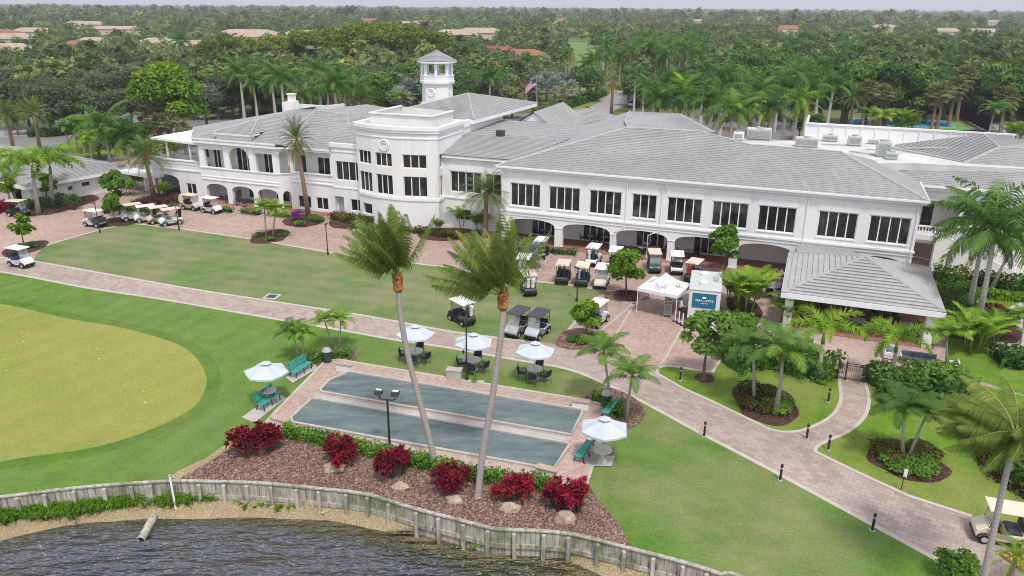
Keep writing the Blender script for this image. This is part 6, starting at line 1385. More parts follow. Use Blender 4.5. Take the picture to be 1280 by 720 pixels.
def weeds(label, P, n, h, seed):
    g = random.Random(seed); mb = MB(); 
    for i in range(n):
        k_ = g.uniform(0, len(P) - 1.001); j = int(k_); f = k_ - j; x = P[j][0] * (1 - f) + P[j + 1][0] * f + g.gauss(0, .25); y = P[j][1] * (1 - f) + P[j + 1][1] * f + g.gauss(0, .22); tone = g.uniform(.1, .9); z0 = -1.15
        for b in range(9):
            a, e = g.uniform(0, 6.28), g.uniform(.7, 1.4); L_ = h * g.uniform(.5, 1.1); d = Vector((math.cos(a) * math.cos(e), math.sin(a) * math.cos(e), math.sin(e))); w = d.cross(Vector((0, 0, 1))).normalized() * .028; c = Vector((x, y, z0)); m_ = c + d * L_ * .6
            mb.face([c - w, c + w, m_ + w * .8, m_ - w * .8], 0, tone); mb.face([m_ - w * .8, m_ + w * .8, m_ + Vector((d.x, d.y, d.z - .9)) * L_ * .4], 0, tone)
    tag(mb.build("shore_weeds", M["lf_weed"]), label, "weeds", kind="stuff")
def wpts(*pp): return [(at(x, y, -1.1).x, at(x, y, -1.1).y) for x, y in pp]
weeds("tall bright green weeds along the foot of the seawall", wpts((-40, 655), (0, 648), (40, 642), (80, 640), (120, 634), (150, 629), (175, 626)), 820, .95, 1); weeds("bright green weeds right of the white pole", wpts((203, 629), (230, 624), (255, 622), (276, 621)), 320, .85, 2); weeds("sparse grass tufts on the sandy bank", wpts((290, 628), (330, 631), (370, 634)), 40, .35, 3); weeds("small weed tuft growing from the seawall", [(at(582, 672, -.7).x, at(582, 672, -.7).y)] * 2, 10, .3, 4)
# ------------------------------------------------------------------ the three wind-blown coconut palms
def coconut(label, base, trunk_px, Y0, Yt, seed, r0, r1, fr, wind, Lf=4.2):
    g = random.Random(seed); P = []; n = len(trunk_px)
    for i, (x, y) in enumerate(trunk_px): P.append(at_y(x, y, Y0 + (Yt - Y0) * i / (n - 1)))
    P[0].z = min(P[0].z, 0.0); o = thing("coconut_palm", label, "palm tree", (P[0].x, P[0].y, 0)); B_ = Vector((P[0].x, P[0].y, 0)); Q = [Vector(q) for q in smooth([tuple(p - B_) for p in P], 4)]
    tr = MB(); N = len(Q); tr.tube([Q[0] - Vector((0, 0, .2))] + Q, [r0 * 1.7] + [r0 * (1.35 if i == 0 else 1) + (r1 - r0) * i / (N - 1) for i in range(N)], 10); tr.build("trunk", M["palm_grey"], o, True)
    top = Q[-1]; up = (Q[-1] - Q[-4]).normalized(); bt = MB(); bt.tube([top - up * .55, top - up * .4, top - up * .1, top + up * .35], [r1 * 1.1, r1 * 2.0, r1 * 1.75, r1 * .8], 10)
    for i in range(26): a = i * 2.4; c = top - up * g.uniform(-.1, .42); bt.tube([c, c + Vector((math.cos(a) * .2, math.sin(a) * .2, .18)), c + Vector((math.cos(a) * .27, math.sin(a) * .27, .45))], [.08, .055, .02], 5)
    bt.build("leaf_bases", M["boot"], o)
    for i, (az, el, dr) in enumerate(fr):
        mb = MB(); frond(mb, top + up * .15, R(az), R(el), Lf * g.uniform(.85, 1.08), dr, 46, .8, .05, .62, wind, tone=g.uniform(.2, .75), g=g, fold=-.1, N=14, rw=.05, start=.2, sweep=.5)
        mb.build("frond", M["lf_coco"], o)
    return o
def fan_angles(g, n, e0=80, e1=25, d0=.5, d1=1.2): return [(i * 137.5 + g.uniform(-15, 15), e0 + (e1 - e0) * (i / n) ** 1.2 + g.uniform(-5, 5), g.uniform(d0, d1)) for i in range(n)]
y1, y2 = at(545, 585).y, at(597, 622).y
def sweep_set(seed, n, extra):
    q = random.Random(seed); out = []
    for i in range(n):
        az = 180 + q.uniform(-95, 95) if i % 4 else q.uniform(0, 360)
        lf = -math.cos(R(az)); out.append((az, q.uniform(56, 84) if lf > .2 else q.uniform(72, 88), q.uniform(.35, .75) if lf > 0 else q.uniform(.1, .3)))
    return out + extra
FR1 = sweep_set(3, 24, [(180, 42, .5), (188, 36, .5), (170, 48, .6), (8, 58, .15)])
FR2 = sweep_set(8, 22, [(181, 20, .25), (174, 33, .45), (190, 44, .55), (4, 52, .05), (12, 64, .1), (176, 10, .2)])
coconut("leaning coconut palm with upswept fronds, left one of the pair at the court", None, [(545, 587), (536, 545), (522, 492), (509, 440), (501, 395), (497, 352)], y1, y1 + 1.0, 11, .17, .13, FR1, (-.10, .04, .09), 3.55)
coconut("leaning coconut palm with a long low frond, right one of the pair at the court", None, [(597, 624), (603, 570), (614, 505), (623, 445), (628, 400), (629, 374)], y2, y2 + 1.0, 12, .18, .14, FR2, (-.13, .05, .07), 3.65)
y3 = at(1222, 775).y
coconut("leaning coconut palm at the right edge before the cream golf cart", None, [(1222, 775), (1232, 712), (1244, 655), (1256, 600), (1268, 552)], y3, y3 + 1.2, 13, .14, .11, fan_angles(random.Random(9), 22, 72, 15, .6, 1.2) + [(178, 60, .9), (195, 40, .8), (160, 35, .7), (205, 25, .6), (150, 60, .8),(180, 30, .5), (172, 14, .5), (190, 45, .7), (165, 55, .8), (185, 2, .45)], (-.5, .1, -.12), 3.1)
# ------------------------------------------------------------------ palms and trees around the clubhouse (base pixel, kind, scale, label)
def top_scale(kind, i, base, toppx):
    "scale so that the crown base stands at the surveyed pixel"
    p = at(*base); q = at_y(toppx[0], toppx[1], p.y); Hm = max(v.co.z for v in LIB[kind][i][0].vertices); return p, max(.3, q.z / Hm), q
NEAR = [("royal", 0, (143, 228), (130, 158), "tall royal palm with white trunk left of the arcade bridge, the left of two"), ("royal", 1, (166, 231), (157, 172), "tall royal palm with white trunk left of the arcade bridge, the right of two"),
 ("date", 0, (193, 247), (181, 194), "date palm with brown trunk at the arch of the left bridge"), ("date", 1, (386, 272), (371, 176), "tall date palm standing before the left wing balcony"), ("date", 2, (607, 297), (608, 240), "date palm in front of the link block windows"),
 ("foxtail", 0, (48, 268), (40, 209), "foxtail palm by the cart barn, middle of three"), ("foxtail", 1, (67, 258), (62, 206), "foxtail palm by the cart barn, right of three"), ("foxtail", 2, (14, 252), (3, 216), "foxtail palm by the cart barn, cut by the left photo edge"),
 ("adonidia", 0, (375, 451), (366, 414), "small palm by the far bench, left stem of the left pair"), ("adonidia", 1, (380, 452), (377, 416), "small palm by the far bench, right stem of the left pair"), ("adonidia", 3, (416, 437), (408, 401), "small palm behind the green bin, left stem of the right pair"), ("adonidia", 5, (424, 437), (426, 401), "small palm behind the green bin, right stem of the right pair"),
 ("adonidia", 2, (763, 506), (757, 442), "palm beside the dark bin at the court corner, the back one"), ("adonidia", 4, (783, 527), (788, 470), "palm with pale trunk at the court corner, the front one"),
 ("adonidia", 2, (942, 505), (945, 437), "palm in the round croton bed, left of two"), ("adonidia", 4, (969, 519), (984, 441), "palm in the round croton bed, right of two"),
 ("foxtail", 1, (1023, 476), (1030, 417), "foxtail palm with plume fronds left of the iron gate"), ("foxtail", 2, (1115, 480), (1121, 428), "foxtail palm with plume fronds right of the iron gate"),
 ("adonidia", 0, (1128, 576), (1127, 512), "double stemmed palm in the oval bed, left stem"), ("adonidia", 2, (1133, 577), (1158, 517), "double stemmed palm in the oval bed, right leaning stem"),
 ("royal", 2, (1209, 398), (1232, 283), "royal palm in front of the outside stair, the left of two tall trunks"), ("royal", 3, (1220, 412), (1248, 290), "royal palm in front of the outside stair, the right of two tall trunks"), ("royal_light", 0, (1237, 366), (1268, 300), "royal palm at the stair foot, thinner and farther right"),
 ("adonidia", 1, (1182, 468), (1186, 418), "small palm at the right end of the terrace lounge"), ("adonidia", 5, (1275, 430), (1283, 395), "palm by the pale garden walk at the right edge"),
 ("adonidia", 3, (333, 297), (330, 262), "small palm in the brick island bed, left stem"), ("adonidia", 1, (341, 297), (343, 262), "small palm in the brick island bed, right stem")]
for kind, i, b, tpx, lab in NEAR:
    p, sc, q = top_scale(kind, i, b, tpx); o = plant(kind, p.x, p.y, sc if kind not in ("date",) else (1.15, 1.15, sc), lab, "palm tree", var=i, rz=rnd.uniform(0, 6.28))
    dx = q.x - p.x; H_ = max(q.z, .5)
    cs = .78 if b == (386, 272) else {"royal": 1.45, "royal_light": 1.15, "foxtail": 1.38, "date": 1.2}.get(kind, 1.1)
    for ch in o.children:
        if ch.name.startswith("crown"):
            zt = max(v.co.z for v in LIB[kind][i][0].vertices); ch.scale = (cs, cs, cs); ch.location = (0, 0, zt * (1 - cs))
    if abs(dx) > .05: o.rotation_mode = "XYZ"; o.rotation_euler = (Matrix.Rotation(math.atan2(dx, H_), 4, "Y") @ Matrix.Rotation(o.rotation_euler.z, 4, "Z")).to_euler()
for kind, (x, y), sc, lab in [("areca", (930, 392), 1.6, "yellow green areca palm clump right of the food trailer, the tall middle one"), ("areca", (917, 380), 1.2, "yellow green areca palm clump beside the trailer wheel side"), ("areca", (948, 372), 1.15, "yellow green areca palm clump nearest the arcade table"), ("areca", (985, 408), 1.0, "areca palm clump at the pavilion front left corner"), ("areca", (1215, 440), 1.35, "broad areca clump at the right end of the terrace"), ("areca", (1236, 432), 1.1, "areca clump beside the pale garden walk"), ("areca", (578, 284), 1.15, "green areca clump against the link block wall, left one"), ("areca", (548, 289), .6, "low areca clump at the curved block corner"), ("areca", (600, 290), 1.0, "green areca clump against the link block wall, by the date palm"), ("robellini", (1258, 742), 1.2, "dwarf palm tuft at the bottom edge beside the cream cart"), ("robellini", (1285, 735), 1.1, "dwarf palm tuft in the bottom right corner"), ("adonidia", (1000, 400), .8, "short palm before the pavilion front left column"), ("areca", (160, 244), .9, "green clump at the foot of the royal palms"), ("areca", (175, 236), 1.1, "green clump right of the royal palm trunks at the bridge arch"), ("areca", (205, 246), .8, "green clump under the arch of the left bridge"), ("areca", (120, 200), 1.6, "leafy clump behind the cart barn roof, left of the royal palms"), ("areca", (190, 205), 1.7, "leafy clump behind the walkway roof"), ("areca", (215, 200), 1.5, "leafy clump below the pale fan palms by the terrace"), ("bismarck", (668, 335), .45, "silvery agave like plant on the strip with the yellow edge"), ("robellini", (655, 322), .9, "spiky grey green plant on the strip with the yellow edge"), ("robellini", (640, 312), 1.0, "spiky plant at the back of the strip with the yellow edge")]:
    p = at(x, y); plant(kind, p.x, p.y, sc, lab, "palm" if kind != "bismarck" else "plant")
for kind, (x, y), sc, lab in [("round_tree", (782, 372), 1.12, "round bright green tree in the brick bed by the parked carts"), ("round_tree", (733, 427), .85, "small round bright tree on the brick corner by the path"), ("loose_tree", (879, 474), 1.2, "loose yellow green young tree on the grass island"), ("dark_tree", (905, 343), 1.15, "dense green tree against the arcade behind the trailer"), ("round_tree", (144, 279), .82, "small round tree before the bigger one at the row of four carts"), ("dark_tree", (150, 268), 1.25, "broad dark green tree behind the small round one at the carts"), ("loose_tree", (31, 311), .85, "thin young tree in the small bed at the left path edge"), ("loose_tree", (60, 255), .9, "loose green tree under the foxtail palms by the cart barn"), ("loose_tree", (20, 257), .9, "loose green tree at the left photo edge by the cart barn")]:
    p = at(x, y); plant(kind, p.x, p.y, sc, lab, "tree", z=.02)
# clipped hedges and shrubs
hedge("bright clipped hedge along the lake side of the court, behind the red bushes", pts((356, 544), (440, 562), (530, 584), (600, 600), (692, 612)), .65, .55, "lf_hedge", 140, .07, wob=.06)
hedge("low bright hedge beside the far bench", pts((384, 458), (402, 447)), .8, .55, "lf_hedge"); hedge("low bright hedge right of the green bin", pts((414, 448), (440, 446)), .7, .6, "lf_hedge")
hedge("small clipped hedge left of the dark bin by the twin palms", pts((740, 500), (752, 502)), .6, .6, "lf_hedge"); hedge("bright hedge between the twin palms", pts((766, 510), (774, 524)), .9, .6, "lf_hedge")
hedge("thick green shrub hedge on the terrace side of the island lawn", pts((912, 460), (950, 452), (1000, 462), (1043, 474)), 2.2, 1.1, "lf_shrub", 40, .13, wob=.25)
hedge("green shrub hedge running back beside the food trailer", pts((930, 405), (915, 430), (910, 450)), 1.8, .85, "lf_hedge", 55, .11, wob=.2)
hedge("thick shrub hedge before the terrace lounge, right of the gate", pts((1092, 484), (1122, 480), (1160, 488), (1205, 484)), 2.4, 1.2, "lf_shrub", 42, .13, wob=.25)
hedge("second row of glossy shrubs below the terrace lounge", pts((1100, 500), (1140, 505), (1190, 512)), 1.8, .9, "lf_ficus", 42, .13, wob=.25)
hedge("rounded yellow green hedge at the right edge with purple edging", pts((1240, 530), (1243, 560), (1260, 588), (1300, 615)), 2.2, 1.1, "lf_shrub", 45, .12)
hedge("dark purple edging plants round the right hand hedge", pts((1222, 530), (1224, 562), (1244, 595), (1290, 625)), .7, .4, "lf_dusk", 70, .08)
hedge("tall dark hedge below the outside stair", pts((1166, 350), (1225, 357), (1300, 366)), 1.3, 1.15, "lf_ficus", 50, .1); hedge("low yellow green hedge before the tall dark hedge", pts((1166, 364), (1230, 371), (1300, 380)), 1.0, .6, "lf_bright", 60, .09)
hedge("green shrubs beside the pavilion right end", pts((1192, 372), (1196, 400), (1205, 425)), 2.0, 1.3, "lf_shrub", 45, .12, wob=.25); hedge("dark shrubs round the royal palm trunks", pts((1215, 398), (1235, 405), (1258, 412)), 2.6, .9, "lf_ficus", 45, .12, wob=.25)
hedge("glossy dark shrubs along the pale garden walk", pts((1245, 452), (1275, 455), (1310, 462)), 2.2, .9, "lf_ficus", 45, .13, wob=.25)
hedge("short clipped hedge between two arcade pillars", pts((688, 316), (719, 319)), .8, .55, "lf_ficus"); hedge("clipped hedge under the left arcade wing, left piece", pts((278, 264), (290, 266)), .9, .5, "lf_ficus"); hedge("clipped hedge under the left arcade wing, right piece", pts((302, 266), (325, 269)), .9, .5, "lf_ficus"); hedge("clipped hedge before the blind arch of the left wing", pts((336, 269), (362, 272)), .9, .5, "lf_hedge")
hedge("dark clipped hedge round the row of four carts bed", pts((158, 263), (190, 266), (220, 259)), 1.0, .5, "lf_ficus"); hedge("purple brown planting between the palms and the carts", pts((172, 254), (200, 256), (222, 252)), 2.5, .5, "lf_dusk", 40, .1)
hedge("shrub border along the cart barn wall", pts((30, 262), (55, 258), (85, 254)), 2.0, .8, "lf_ficus", 45, .11, wob=.3); hedge("red leaved border at the left photo edge", pts((-8, 266), (12, 262)), 2.0, .9, "lf_red", 45, .12)
hedge("low red planting along the curved block", pts((520, 290), (560, 296), (590, 300)), 1.3, .45, "lf_croton", 55, .09); hedge("red and green planting by the grey door", pts((416, 272), (440, 277), (462, 281)), 1.6, .6, "lf_croton", 50, .1); hedge("green ground plants along the foot of the curved block", pts((440, 283), (480, 287), (520, 291)), 1.0, .4, "lf_hedge", 50, .09)
hedge("grey green spiky planting strip with the yellow kerb", pts((662, 306), (648, 328), (634, 345)), 2.0, .55, "lf_sabal", 45, .13, wob=.3); tag(ribbon(MB(), pts((669, 300), (655, 322), (642, 346)), .22, 0, .12).build("yellow_kerb", M["yellow"]), kind="structure")
shrub("flowering_bush", "round magenta flowering bush in the bed before the left wing", "bush", 369, 276, 1.0, 1.25, "lf_pink", 1100, .08)
shrub("shrub", "green shrub right of the magenta bush, at the date palm foot", "shrub", 395, 277, 1.1, .7, "lf_hedge", 700, .09); shrub("shrub", "green shrub left of the date palm foot before the magenta bush", "shrub", 373, 282, .9, .5, "lf_shrub", 600, .09)
p = at(92, 262); t = thing("plant_pot", "dark round plant pot by the cart barn wall", "pot", (p.x, p.y, .01)); MB().lathe([(.3, 0), (.42, .5), (.45, .62), (.4, .62)], 14).build("pot", M["char"], t); shrub("shrub", "bushy green shrub growing in the dark pot by the cart barn", "shrub", 92, 262, 1.0, 1.4, "lf_shrub", 800, .11, z=.5)
shrub("shrub", "rounded green shrub cut by the bottom edge, left of the leaning trunk", "shrub", 1192, 722, .95, 1.3, "lf_hedge", 1500, .09)
for i, (x, y, r, h, mt, lab) in enumerate(((947, 494, 1.45, .7, "lf_croton", "croton bush with yellow red leaves in the round bed, left"), (972, 512, 1.4, .6, "lf_hedge", "low green mound at the front of the round bed"), (942, 511, 1.1, .6, "lf_croton", "croton bush at the left front of the round bed"), (1114, 570, 1.3, .65, "lf_croton", "croton bush at the left of the oval bed"), (1152, 570, 1.25, .6, "lf_croton", "croton bush at the back right of the oval bed"), (1145, 587, 1.3, .55, "lf_hedge", "low green mound at the front of the oval bed"), (1122, 585, 1.05, .5, "lf_hedge", "small green mound at the left front of the oval bed"), (783, 374, 1.15, .5, "lf_dusk", "purple ground plants under the round bright tree"), (722, 428, .8, .4, "lf_hedge", "low green shrub left of the small round tree on the brick corner"), (745, 424, .8, .4, "lf_hedge", "low green shrub right of the small round tree on the brick corner"), (25, 312, .8, .5, "lf_shrub", "low green shrub in the small bed at the left path edge"), (40, 309, .7, .4, "lf_hedge", "dark low shrub right of the thin young tree at the left path edge"), (322, 296, .7, .35, "lf_hedge", "low hedge plant on the left of the brick island bed"), (354, 295, .7, .35, "lf_hedge", "low hedge plant on the right of the brick island bed"), (338, 301, .7, .35, "lf_hedge", "low hedge plant at the front of the brick island bed"), (1240, 395, 1.0, 1.0, "lf_red", "red leaved shrub between the royal trunks and the garden walk"), (1262, 400, .9, .8, "lf_ficus", "dark shrub in the bend of the pale garden walk"))): shrub("shrub", lab, "shrub", x, y, r, h, mt, int(900 * max(1, r)), .095)
# yellow squares on the dark ramp mat
a, b, c_ = at(1258, 695), at(1282, 688), at(1250, 716); t = thing("ramp_mat", "dark mat with rows of yellow orange squares behind the cream cart", "mat", (a.x, a.y, .03), math.atan2(b.y - a.y, b.x - a.x)); MB().box(-.3, 2.2, -2.2, .2, 0, .03).build("mat", M["wood"], t)
mb = MB()
for i in range(7):
    for j in range(7): mb.box(-.2 + i * .34, .02 + i * .34, -.1 - j * .32, .1 - j * .32, .03, .07)
mb.build("squares", plain("amber_blocks", (.6, .36, .09), .6, .3, var=.3, sc=2), t)
# ------------------------------------------------------------------ background: houses, cars, court, signs
def house(px, py, w, d, h, roof, rz, lab, pitch=.36, wall_="house_wall", group="houses beyond the car park"):
    p = at(px, py); t = thing("house", lab, "house", (p.x, p.y, 0), R(rz), group); mb = MB(); mb.box(-w / 2, w / 2, -d / 2, d / 2, 0, h); mb.build("wall", M[wall_], t)
    e = .6; q = [(-w / 2 - e, -d / 2 - e, h), (w / 2 + e, -d / 2 - e, h), (w / 2 + e, d / 2 + e, h), (-w / 2 - e, d / 2 + e, h)]; rh = h + (d / 2 + e) * pitch; r0, r1 = (-w / 2 + d / 2 - e, 0, rh), (w / 2 - d / 2 + e, 0, rh)
    mb = MB(); roofplane(mb, [q[0], q[1], r1, r0], .5, .06); roofplane(mb, [q[1], q[2], r1], .5, .06); roofplane(mb, [q[2], q[3], r0, r1], .5, .06); roofplane(mb, [q[3], q[0], r0], .5, .06); mb.build("roof", [M[roof]], t)
    for i in range(int(w / 5)):
        x = -w / 2 + 2.5 + i * 5; o = MB().box(x - .8, x + .8, -d / 2 - .06, -d / 2 - .005, .9, 2.3).build("window", M["trim"], t); MB().box(x - .7, x + .7, -d / 2 - .08, -d / 2 - .061, 1.0, 2.2).build("pane", M["glass2"], o)
    return t
FARH = [(108, 37), (462, 31), (1105, 40), (1182, 46), (1226, 47), (985, 42), (872, 31), (1012, 28), (1240, 31), (1150, 25), (700, 30)]
HS = [(12, 76, 26, 15, 4.2, "tan_tile", 12, "cream house with pale hip roof at the left photo edge"), (20, 57, 24, 14, 4.0, "tan_tile", 20, "pale roofed house behind the one at the left edge"), (45, 47, 30, 14, 4.0, "tan_tile", 5, "pale roofed house higher up at the left"), (8, 50, 20, 14, 4.0, "terracotta", 10, "small house with orange roof at the far left"), (98, 68, 16, 12, 4.0, "terracotta", 0, "orange roofed house peeking through the trees"), (118, 63, 18, 12, 4.2, "tan_tile", 8, "tan house among the trees, right of the orange roof"), (150, 43, 40, 12, 4.0, "tan_tile", 3, "long low house with pale roof far left"), (200, 66, 22, 14, 4.5, "tan_tile", -5, "white house gable behind the lone dark palm"), (238, 70, 24, 14, 4.5, "tan_tile", 10, "tan roofed house right of the lone dark palm"), (312, 54, 46, 22, 4.2, "tan_tile", -3, "broad pale roofed hall in the tree gap"), (318, 62, 24, 10, 4.0, "terracotta", -3, "low orange tiled roof below the broad pale hall"), (385, 54, 34, 16, 4.8, "tan_tile", 6, "pale roofed house left of the yellow tree clump"), (420, 50, 26, 14, 5, "tan_tile", -8, "pale house half behind the yellow tree clump"), (568, 54, 30, 16, 5.5, "tan_tile", 2, "white pale roofed building above the lantern tower"), (600, 52, 34, 16, 6, "tan_tile", -4, "pale flat looking building right of the lantern tower"), (622, 76, 20, 12, 4.0, "red_tile", -6, "red roofed building right of the tower palms"), (645, 82, 26, 12, 4.2, "terracotta", -8, "low orange roofed house beside the red roof"), (510, 36, 30, 14, 5, "tan_tile", 0, "far house with tan roof beyond the tower"), (530, 34, 26, 14, 5, "terracotta", 8, "far house with brownish roof beyond the tower")]
for q in HS: house(*q)
for i, (x, y, w, h) in enumerate(((762, 20.5, 60, 9), (780, 20.5, 45, 12), (800, 20.3, 70, 8), (612, 19.5, 90, 9), (985, 28.5, 120, 6), (1048, 27.0, 150, 6), (700, 20.5, 80, 8), (722, 20, 60, 9), (870, 22.3, 70, 10))):
    p = at(x, y); t = thing("distant_building", "tiny pale building on the far horizon", "building", (p.x, p.y, 0), R(rnd.uniform(-8, 8)), "pale buildings along the horizon"); MB().box(-w / 2, w / 2, -10, 10, 0, h).build("wall", M["white"], t); MB().box(-w / 2 - .5, w / 2 + .5, -10.5, 10.5, h, h + .8).build("roof", M["roofflat"], t)
for i, (x, y) in enumerate(FARH): house(x, y, rnd.uniform(22, 46), 15, 4.6, rnd.choice(["tan_tile", "tan_tile", "terracotta", "roofflat"]), rnd.uniform(-15, 15), "small pale roofed house far off in the woods near the horizon", group="pale houses far off in the woods")
for i, (x, y, tp, lab) in enumerate(((28, 21.5, 8, "far lattice mast pair at the left, left one"), (35.5, 21.0, 7.5, "far lattice mast pair at the left, right one"), (183, 18.0, -2, "tall far mast above the left horizon"), (287, 18.0, 3, "thin far mast right of the tall one"))):
    p = at(x, y); q = at_y(x, tp, p.y); t = thing("radio_mast", lab, "mast", (p.x, p.y, 0), group=None); w = q.z * .016; mb = MB()
    for sx, sy in ((-1, -1), (1, -1), (1, 1), (-1, 1)): mb.tube([(sx * w, sy * w, 0), (sx * w * .2, sy * w * .2, q.z)], w * .22, 4)
    for k_ in range(12): z = q.z * k_ / 12; ww = w * (1 - .8 * k_ / 12); mb.tube([(-ww, -ww, z), (ww, -ww, z + q.z / 12)], w * .1, 4); mb.tube([(ww, ww, z), (-ww, ww, z + q.z / 12)], w * .1, 4)
    mb.build("lattice", M["hvac"], t)
def make_car():
    t = thing("parked_car", "x", "car"); mb = MB(); mb.extrude_y([(2.2, .3), (2.25, .6), (2.1, .82), (1.1, .95), (-1.9, .98), (-2.2, .85), (-2.25, .4), (-2.1, .3)], -.88, .88); mb.build("body", M["white"], t, bevel=.08)
    mb = MB(); mb.extrude_y([(1.15, .95), (.4, 1.42), (-1.2, 1.45), (-1.95, .98)], -.76, .76); mb.build("cabin", M["glass2"], t, bevel=.08); MB().box(-1.15, .35, -.7, .7, 1.43, 1.49).build("roof", M["white"], t, bevel=.02, seg=1)
    for x in (1.35, -1.35):
        for y in (-.82, .82): o = MB().tube([(x, y - .1, .32), (x, y + .1, .32)], .32, 14).build("wheel", M["rubber"], t); MB().tube([(x, y - .11, .32), (x, y + .11, .32)], .2, 8).build("rim", M["silver"], o)
    for y in (-.6, .6): MB().box(2.16, 2.24, y - .18, y + .18, .62, .74).build("headlight", M["lamp_glass"], t)
    return t
car0 = make_car()
for i, (x, y, rz, mt, lab) in enumerate(((898, 151, 10, "signblue", "dark teal blue car parked behind the main roof between palms"), (657, 126, 60, "white", "white car parked left of the flagpole"), (668, 126, 60, "silver", "silver car parked right at the flagpole"), (790, 133, 80, "silver", "silver car half hidden by the yellow skirted palm"), (72, 113, 20, "white", "white car under the oaks at the left, leftmost of the row"), (85, 112, 20, "white", "white car under the oaks, second of the left row"), (98, 112, 20, "silver", "silver car under the oaks, right end of the left row"), (262, 148, 40, "white", "white car seen over the left wing roof"), (290, 113, 30, "char", "dark car in the gap behind the left wing"), (268, 143, 40, "grey", "grey car just behind the white one over the left wing roof"), (1225, 150, 20, "white", "white car beyond the tennis fence at the right"))):
    t = car0 if i == 0 else copy_tree(car0); p = at(x, y); t.location = (p.x, p.y, .02); t.rotation_euler = (0, 0, R(rz)); t["label"] = lab; t["group"] = "parked cars behind the clubhouse"
    for c in t.children:
        if c.name.split(".")[0] in ("body", "roof"): setmat(c, mt)
# flagpole and flag
p = at(670, 144); q = at_y(670, 96, p.y); t = thing("flagpole", "tall grey flagpole behind the clubhouse porch", "flagpole", (p.x, p.y, 0)); MB().tube([(0, 0, 0), (0, 0, q.z)], [.1, .06], 8).build("pole", M["steel"], t); MB().lathe([(.02, -.1), (.12, 0), (.02, .1)], 8, (0, 0, q.z + .08)).build("finial", M["yellow"], t)
k = NT("flag_cloth"); v = k.n("ShaderNodeTexCoord").outputs["UV"]; sp_ = k.n("ShaderNodeSeparateXYZ"); k.l(v, sp_.inputs[0]); st = k.math("GREATER_THAN", k.math("FRACT", k.math("MULTIPLY", sp_.outputs[1], 6.5)), .5); c = k.mix(st, (.5, .03, .05), (.75, .75, .75)); cn = k.math("MULTIPLY", k.math("LESS_THAN", sp_.outputs[0], .4), k.math("GREATER_THAN", sp_.outputs[1], .46)); k.col(k.mix(cn, c, (.05, .06, .2))); k.set(.9, .1)
me = bpy.data.meshes.new("us_flag"); n = 14; FV, UVs = [], []
for i in range(n + 1):
    for j in range(5): f, g_ = i / n, j / 4; FV.append((-.08 - f * 2.4, .3 * math.sin(f * 7 + g_), -2.0 + g_ * 1.6 - f * f * 1.6 - f * .5)); UVs.append((f, g_))
fc = [(i * 5 + j, i * 5 + j + 1, (i + 1) * 5 + j + 1, (i + 1) * 5 + j) for i in range(n) for j in range(4)]; me.from_pydata(FV, [], fc); me.materials.append(k.mat); uv = me.uv_layers.new(name="UVMap")
for lp in me.loops: uv.data[lp.index].uv = UVs[lp.vertex_index]
tag(link("flag", me, None, (p.x, p.y, q.z)), "red white and blue striped flag drooping from the grey flagpole", "flag")
for i, (x, y, tp, lab) in enumerate(((733.5, 148, 136, "round red no entry sign on a post in the road behind the main roof"), (667.5, 145, 137, "round red no entry sign beside the hedge by the flagpole"))):
    p = at(x, y); q = at_y(x, tp, p.y); t = thing("road_sign", lab, "sign", (p.x, p.y, 0), group=None); MB().tube([(0, 0, 0), (0, 0, q.z)], .05, 6).build("post", M["steel"], t); MB().tube([(0, -.08, q.z), (0, -.05, q.z)], .55, 18).build("sign_disc", M["red"], t); MB().box(-.38, .38, -.1, -.082, q.z - .09, q.z + .09).build("bar", M["white"], t)
hedge("long green hedge along the road behind the porch roof", pts((672, 146), (700, 137), (740, 124), (752, 119)), 2.6, 1.5, "lf_hedge", 16, .25)
hedge("clipped dark hedge beside the left car park road", pts((37, 171), (70, 170), (100, 165)), 1.6, 1.1, "lf_ficus", 18, .2)
sheet("verge", pts((70, 182), (105, 170), (150, 165), (190, 175), (150, 195), (110, 200)), .0235, "lawn_right")
# tennis court
sheet("tennis_surface", pts((1068, 147), (1196, 151), (1222, 168), (1060, 165)), .02, "courtgreen")
for P in (((1100, 148.5), (1181, 151), (1194, 160), (1098, 157)), ((1068, 148), (1090, 148.6), (1088, 157), (1064, 156))):
    q = pts(*P); sheet("tennis_court", q, .026, "courtblue"); tag(ribbon(MB(), q, .16, .02, .034, True).build("court_lines", M["white"]), kind="structure")
sheet("tennis_court_far", pts((1236, 152), (1330, 156), (1350, 168), (1250, 166)), .02, "asphalt2")
def screenfence(P, h, lab):
    t = thing("windscreen_fence", lab, "fence", (0, 0, 0), group=None); ribbon(MB(), P, .06, .25, h).build("screen", M["screen"], t)
    for a, b in zip(P[:-1], P[1:]):
        n = max(1, int(math.dist(a, b) / 3))
        for i in range(n + 1): x, y = a[0] + (b[0] - a[0]) * i / n, a[1] + (b[1] - a[1]) * i / n; MB().tube([(0, 0, 0), (0, 0, h + .1)], .06, 5).build("post", M["char"], t, loc=(x, y - .08, 0))
screenfence(pts((1072, 141), (1197, 146)), 3.2, "dark windscreen fence along the back of the blue court"); screenfence(pts((1197, 146), (1236, 166)), 3.2, "dark windscreen fence at the right end of the blue court"); screenfence(pts((1200, 141), (1300, 146)), 3.2, "dark windscreen fence behind the far pale court"); screenfence(pts((1045, 166), (1228, 171)), 1.2, "low dark fence along the near side of the blue court")
p = at(1133, 147); t = thing("basketball_hoop", "white basketball backboard standing at the back of the blue court", "hoop", (p.x, p.y, 0)); MB().tube([(0, 1.0, 0), (0, .9, 3.2), (0, .1, 3.6)], .09, 6).build("post", M["white"], t); MB().box(-.9, .9, 0, .06, 3.1, 4.2).build("backboard", M["white"], t); MB().ring((0, -.3, 3.2), .23, .025, (0, 0, 1), 14, 5).build("rim", M["red"], t)
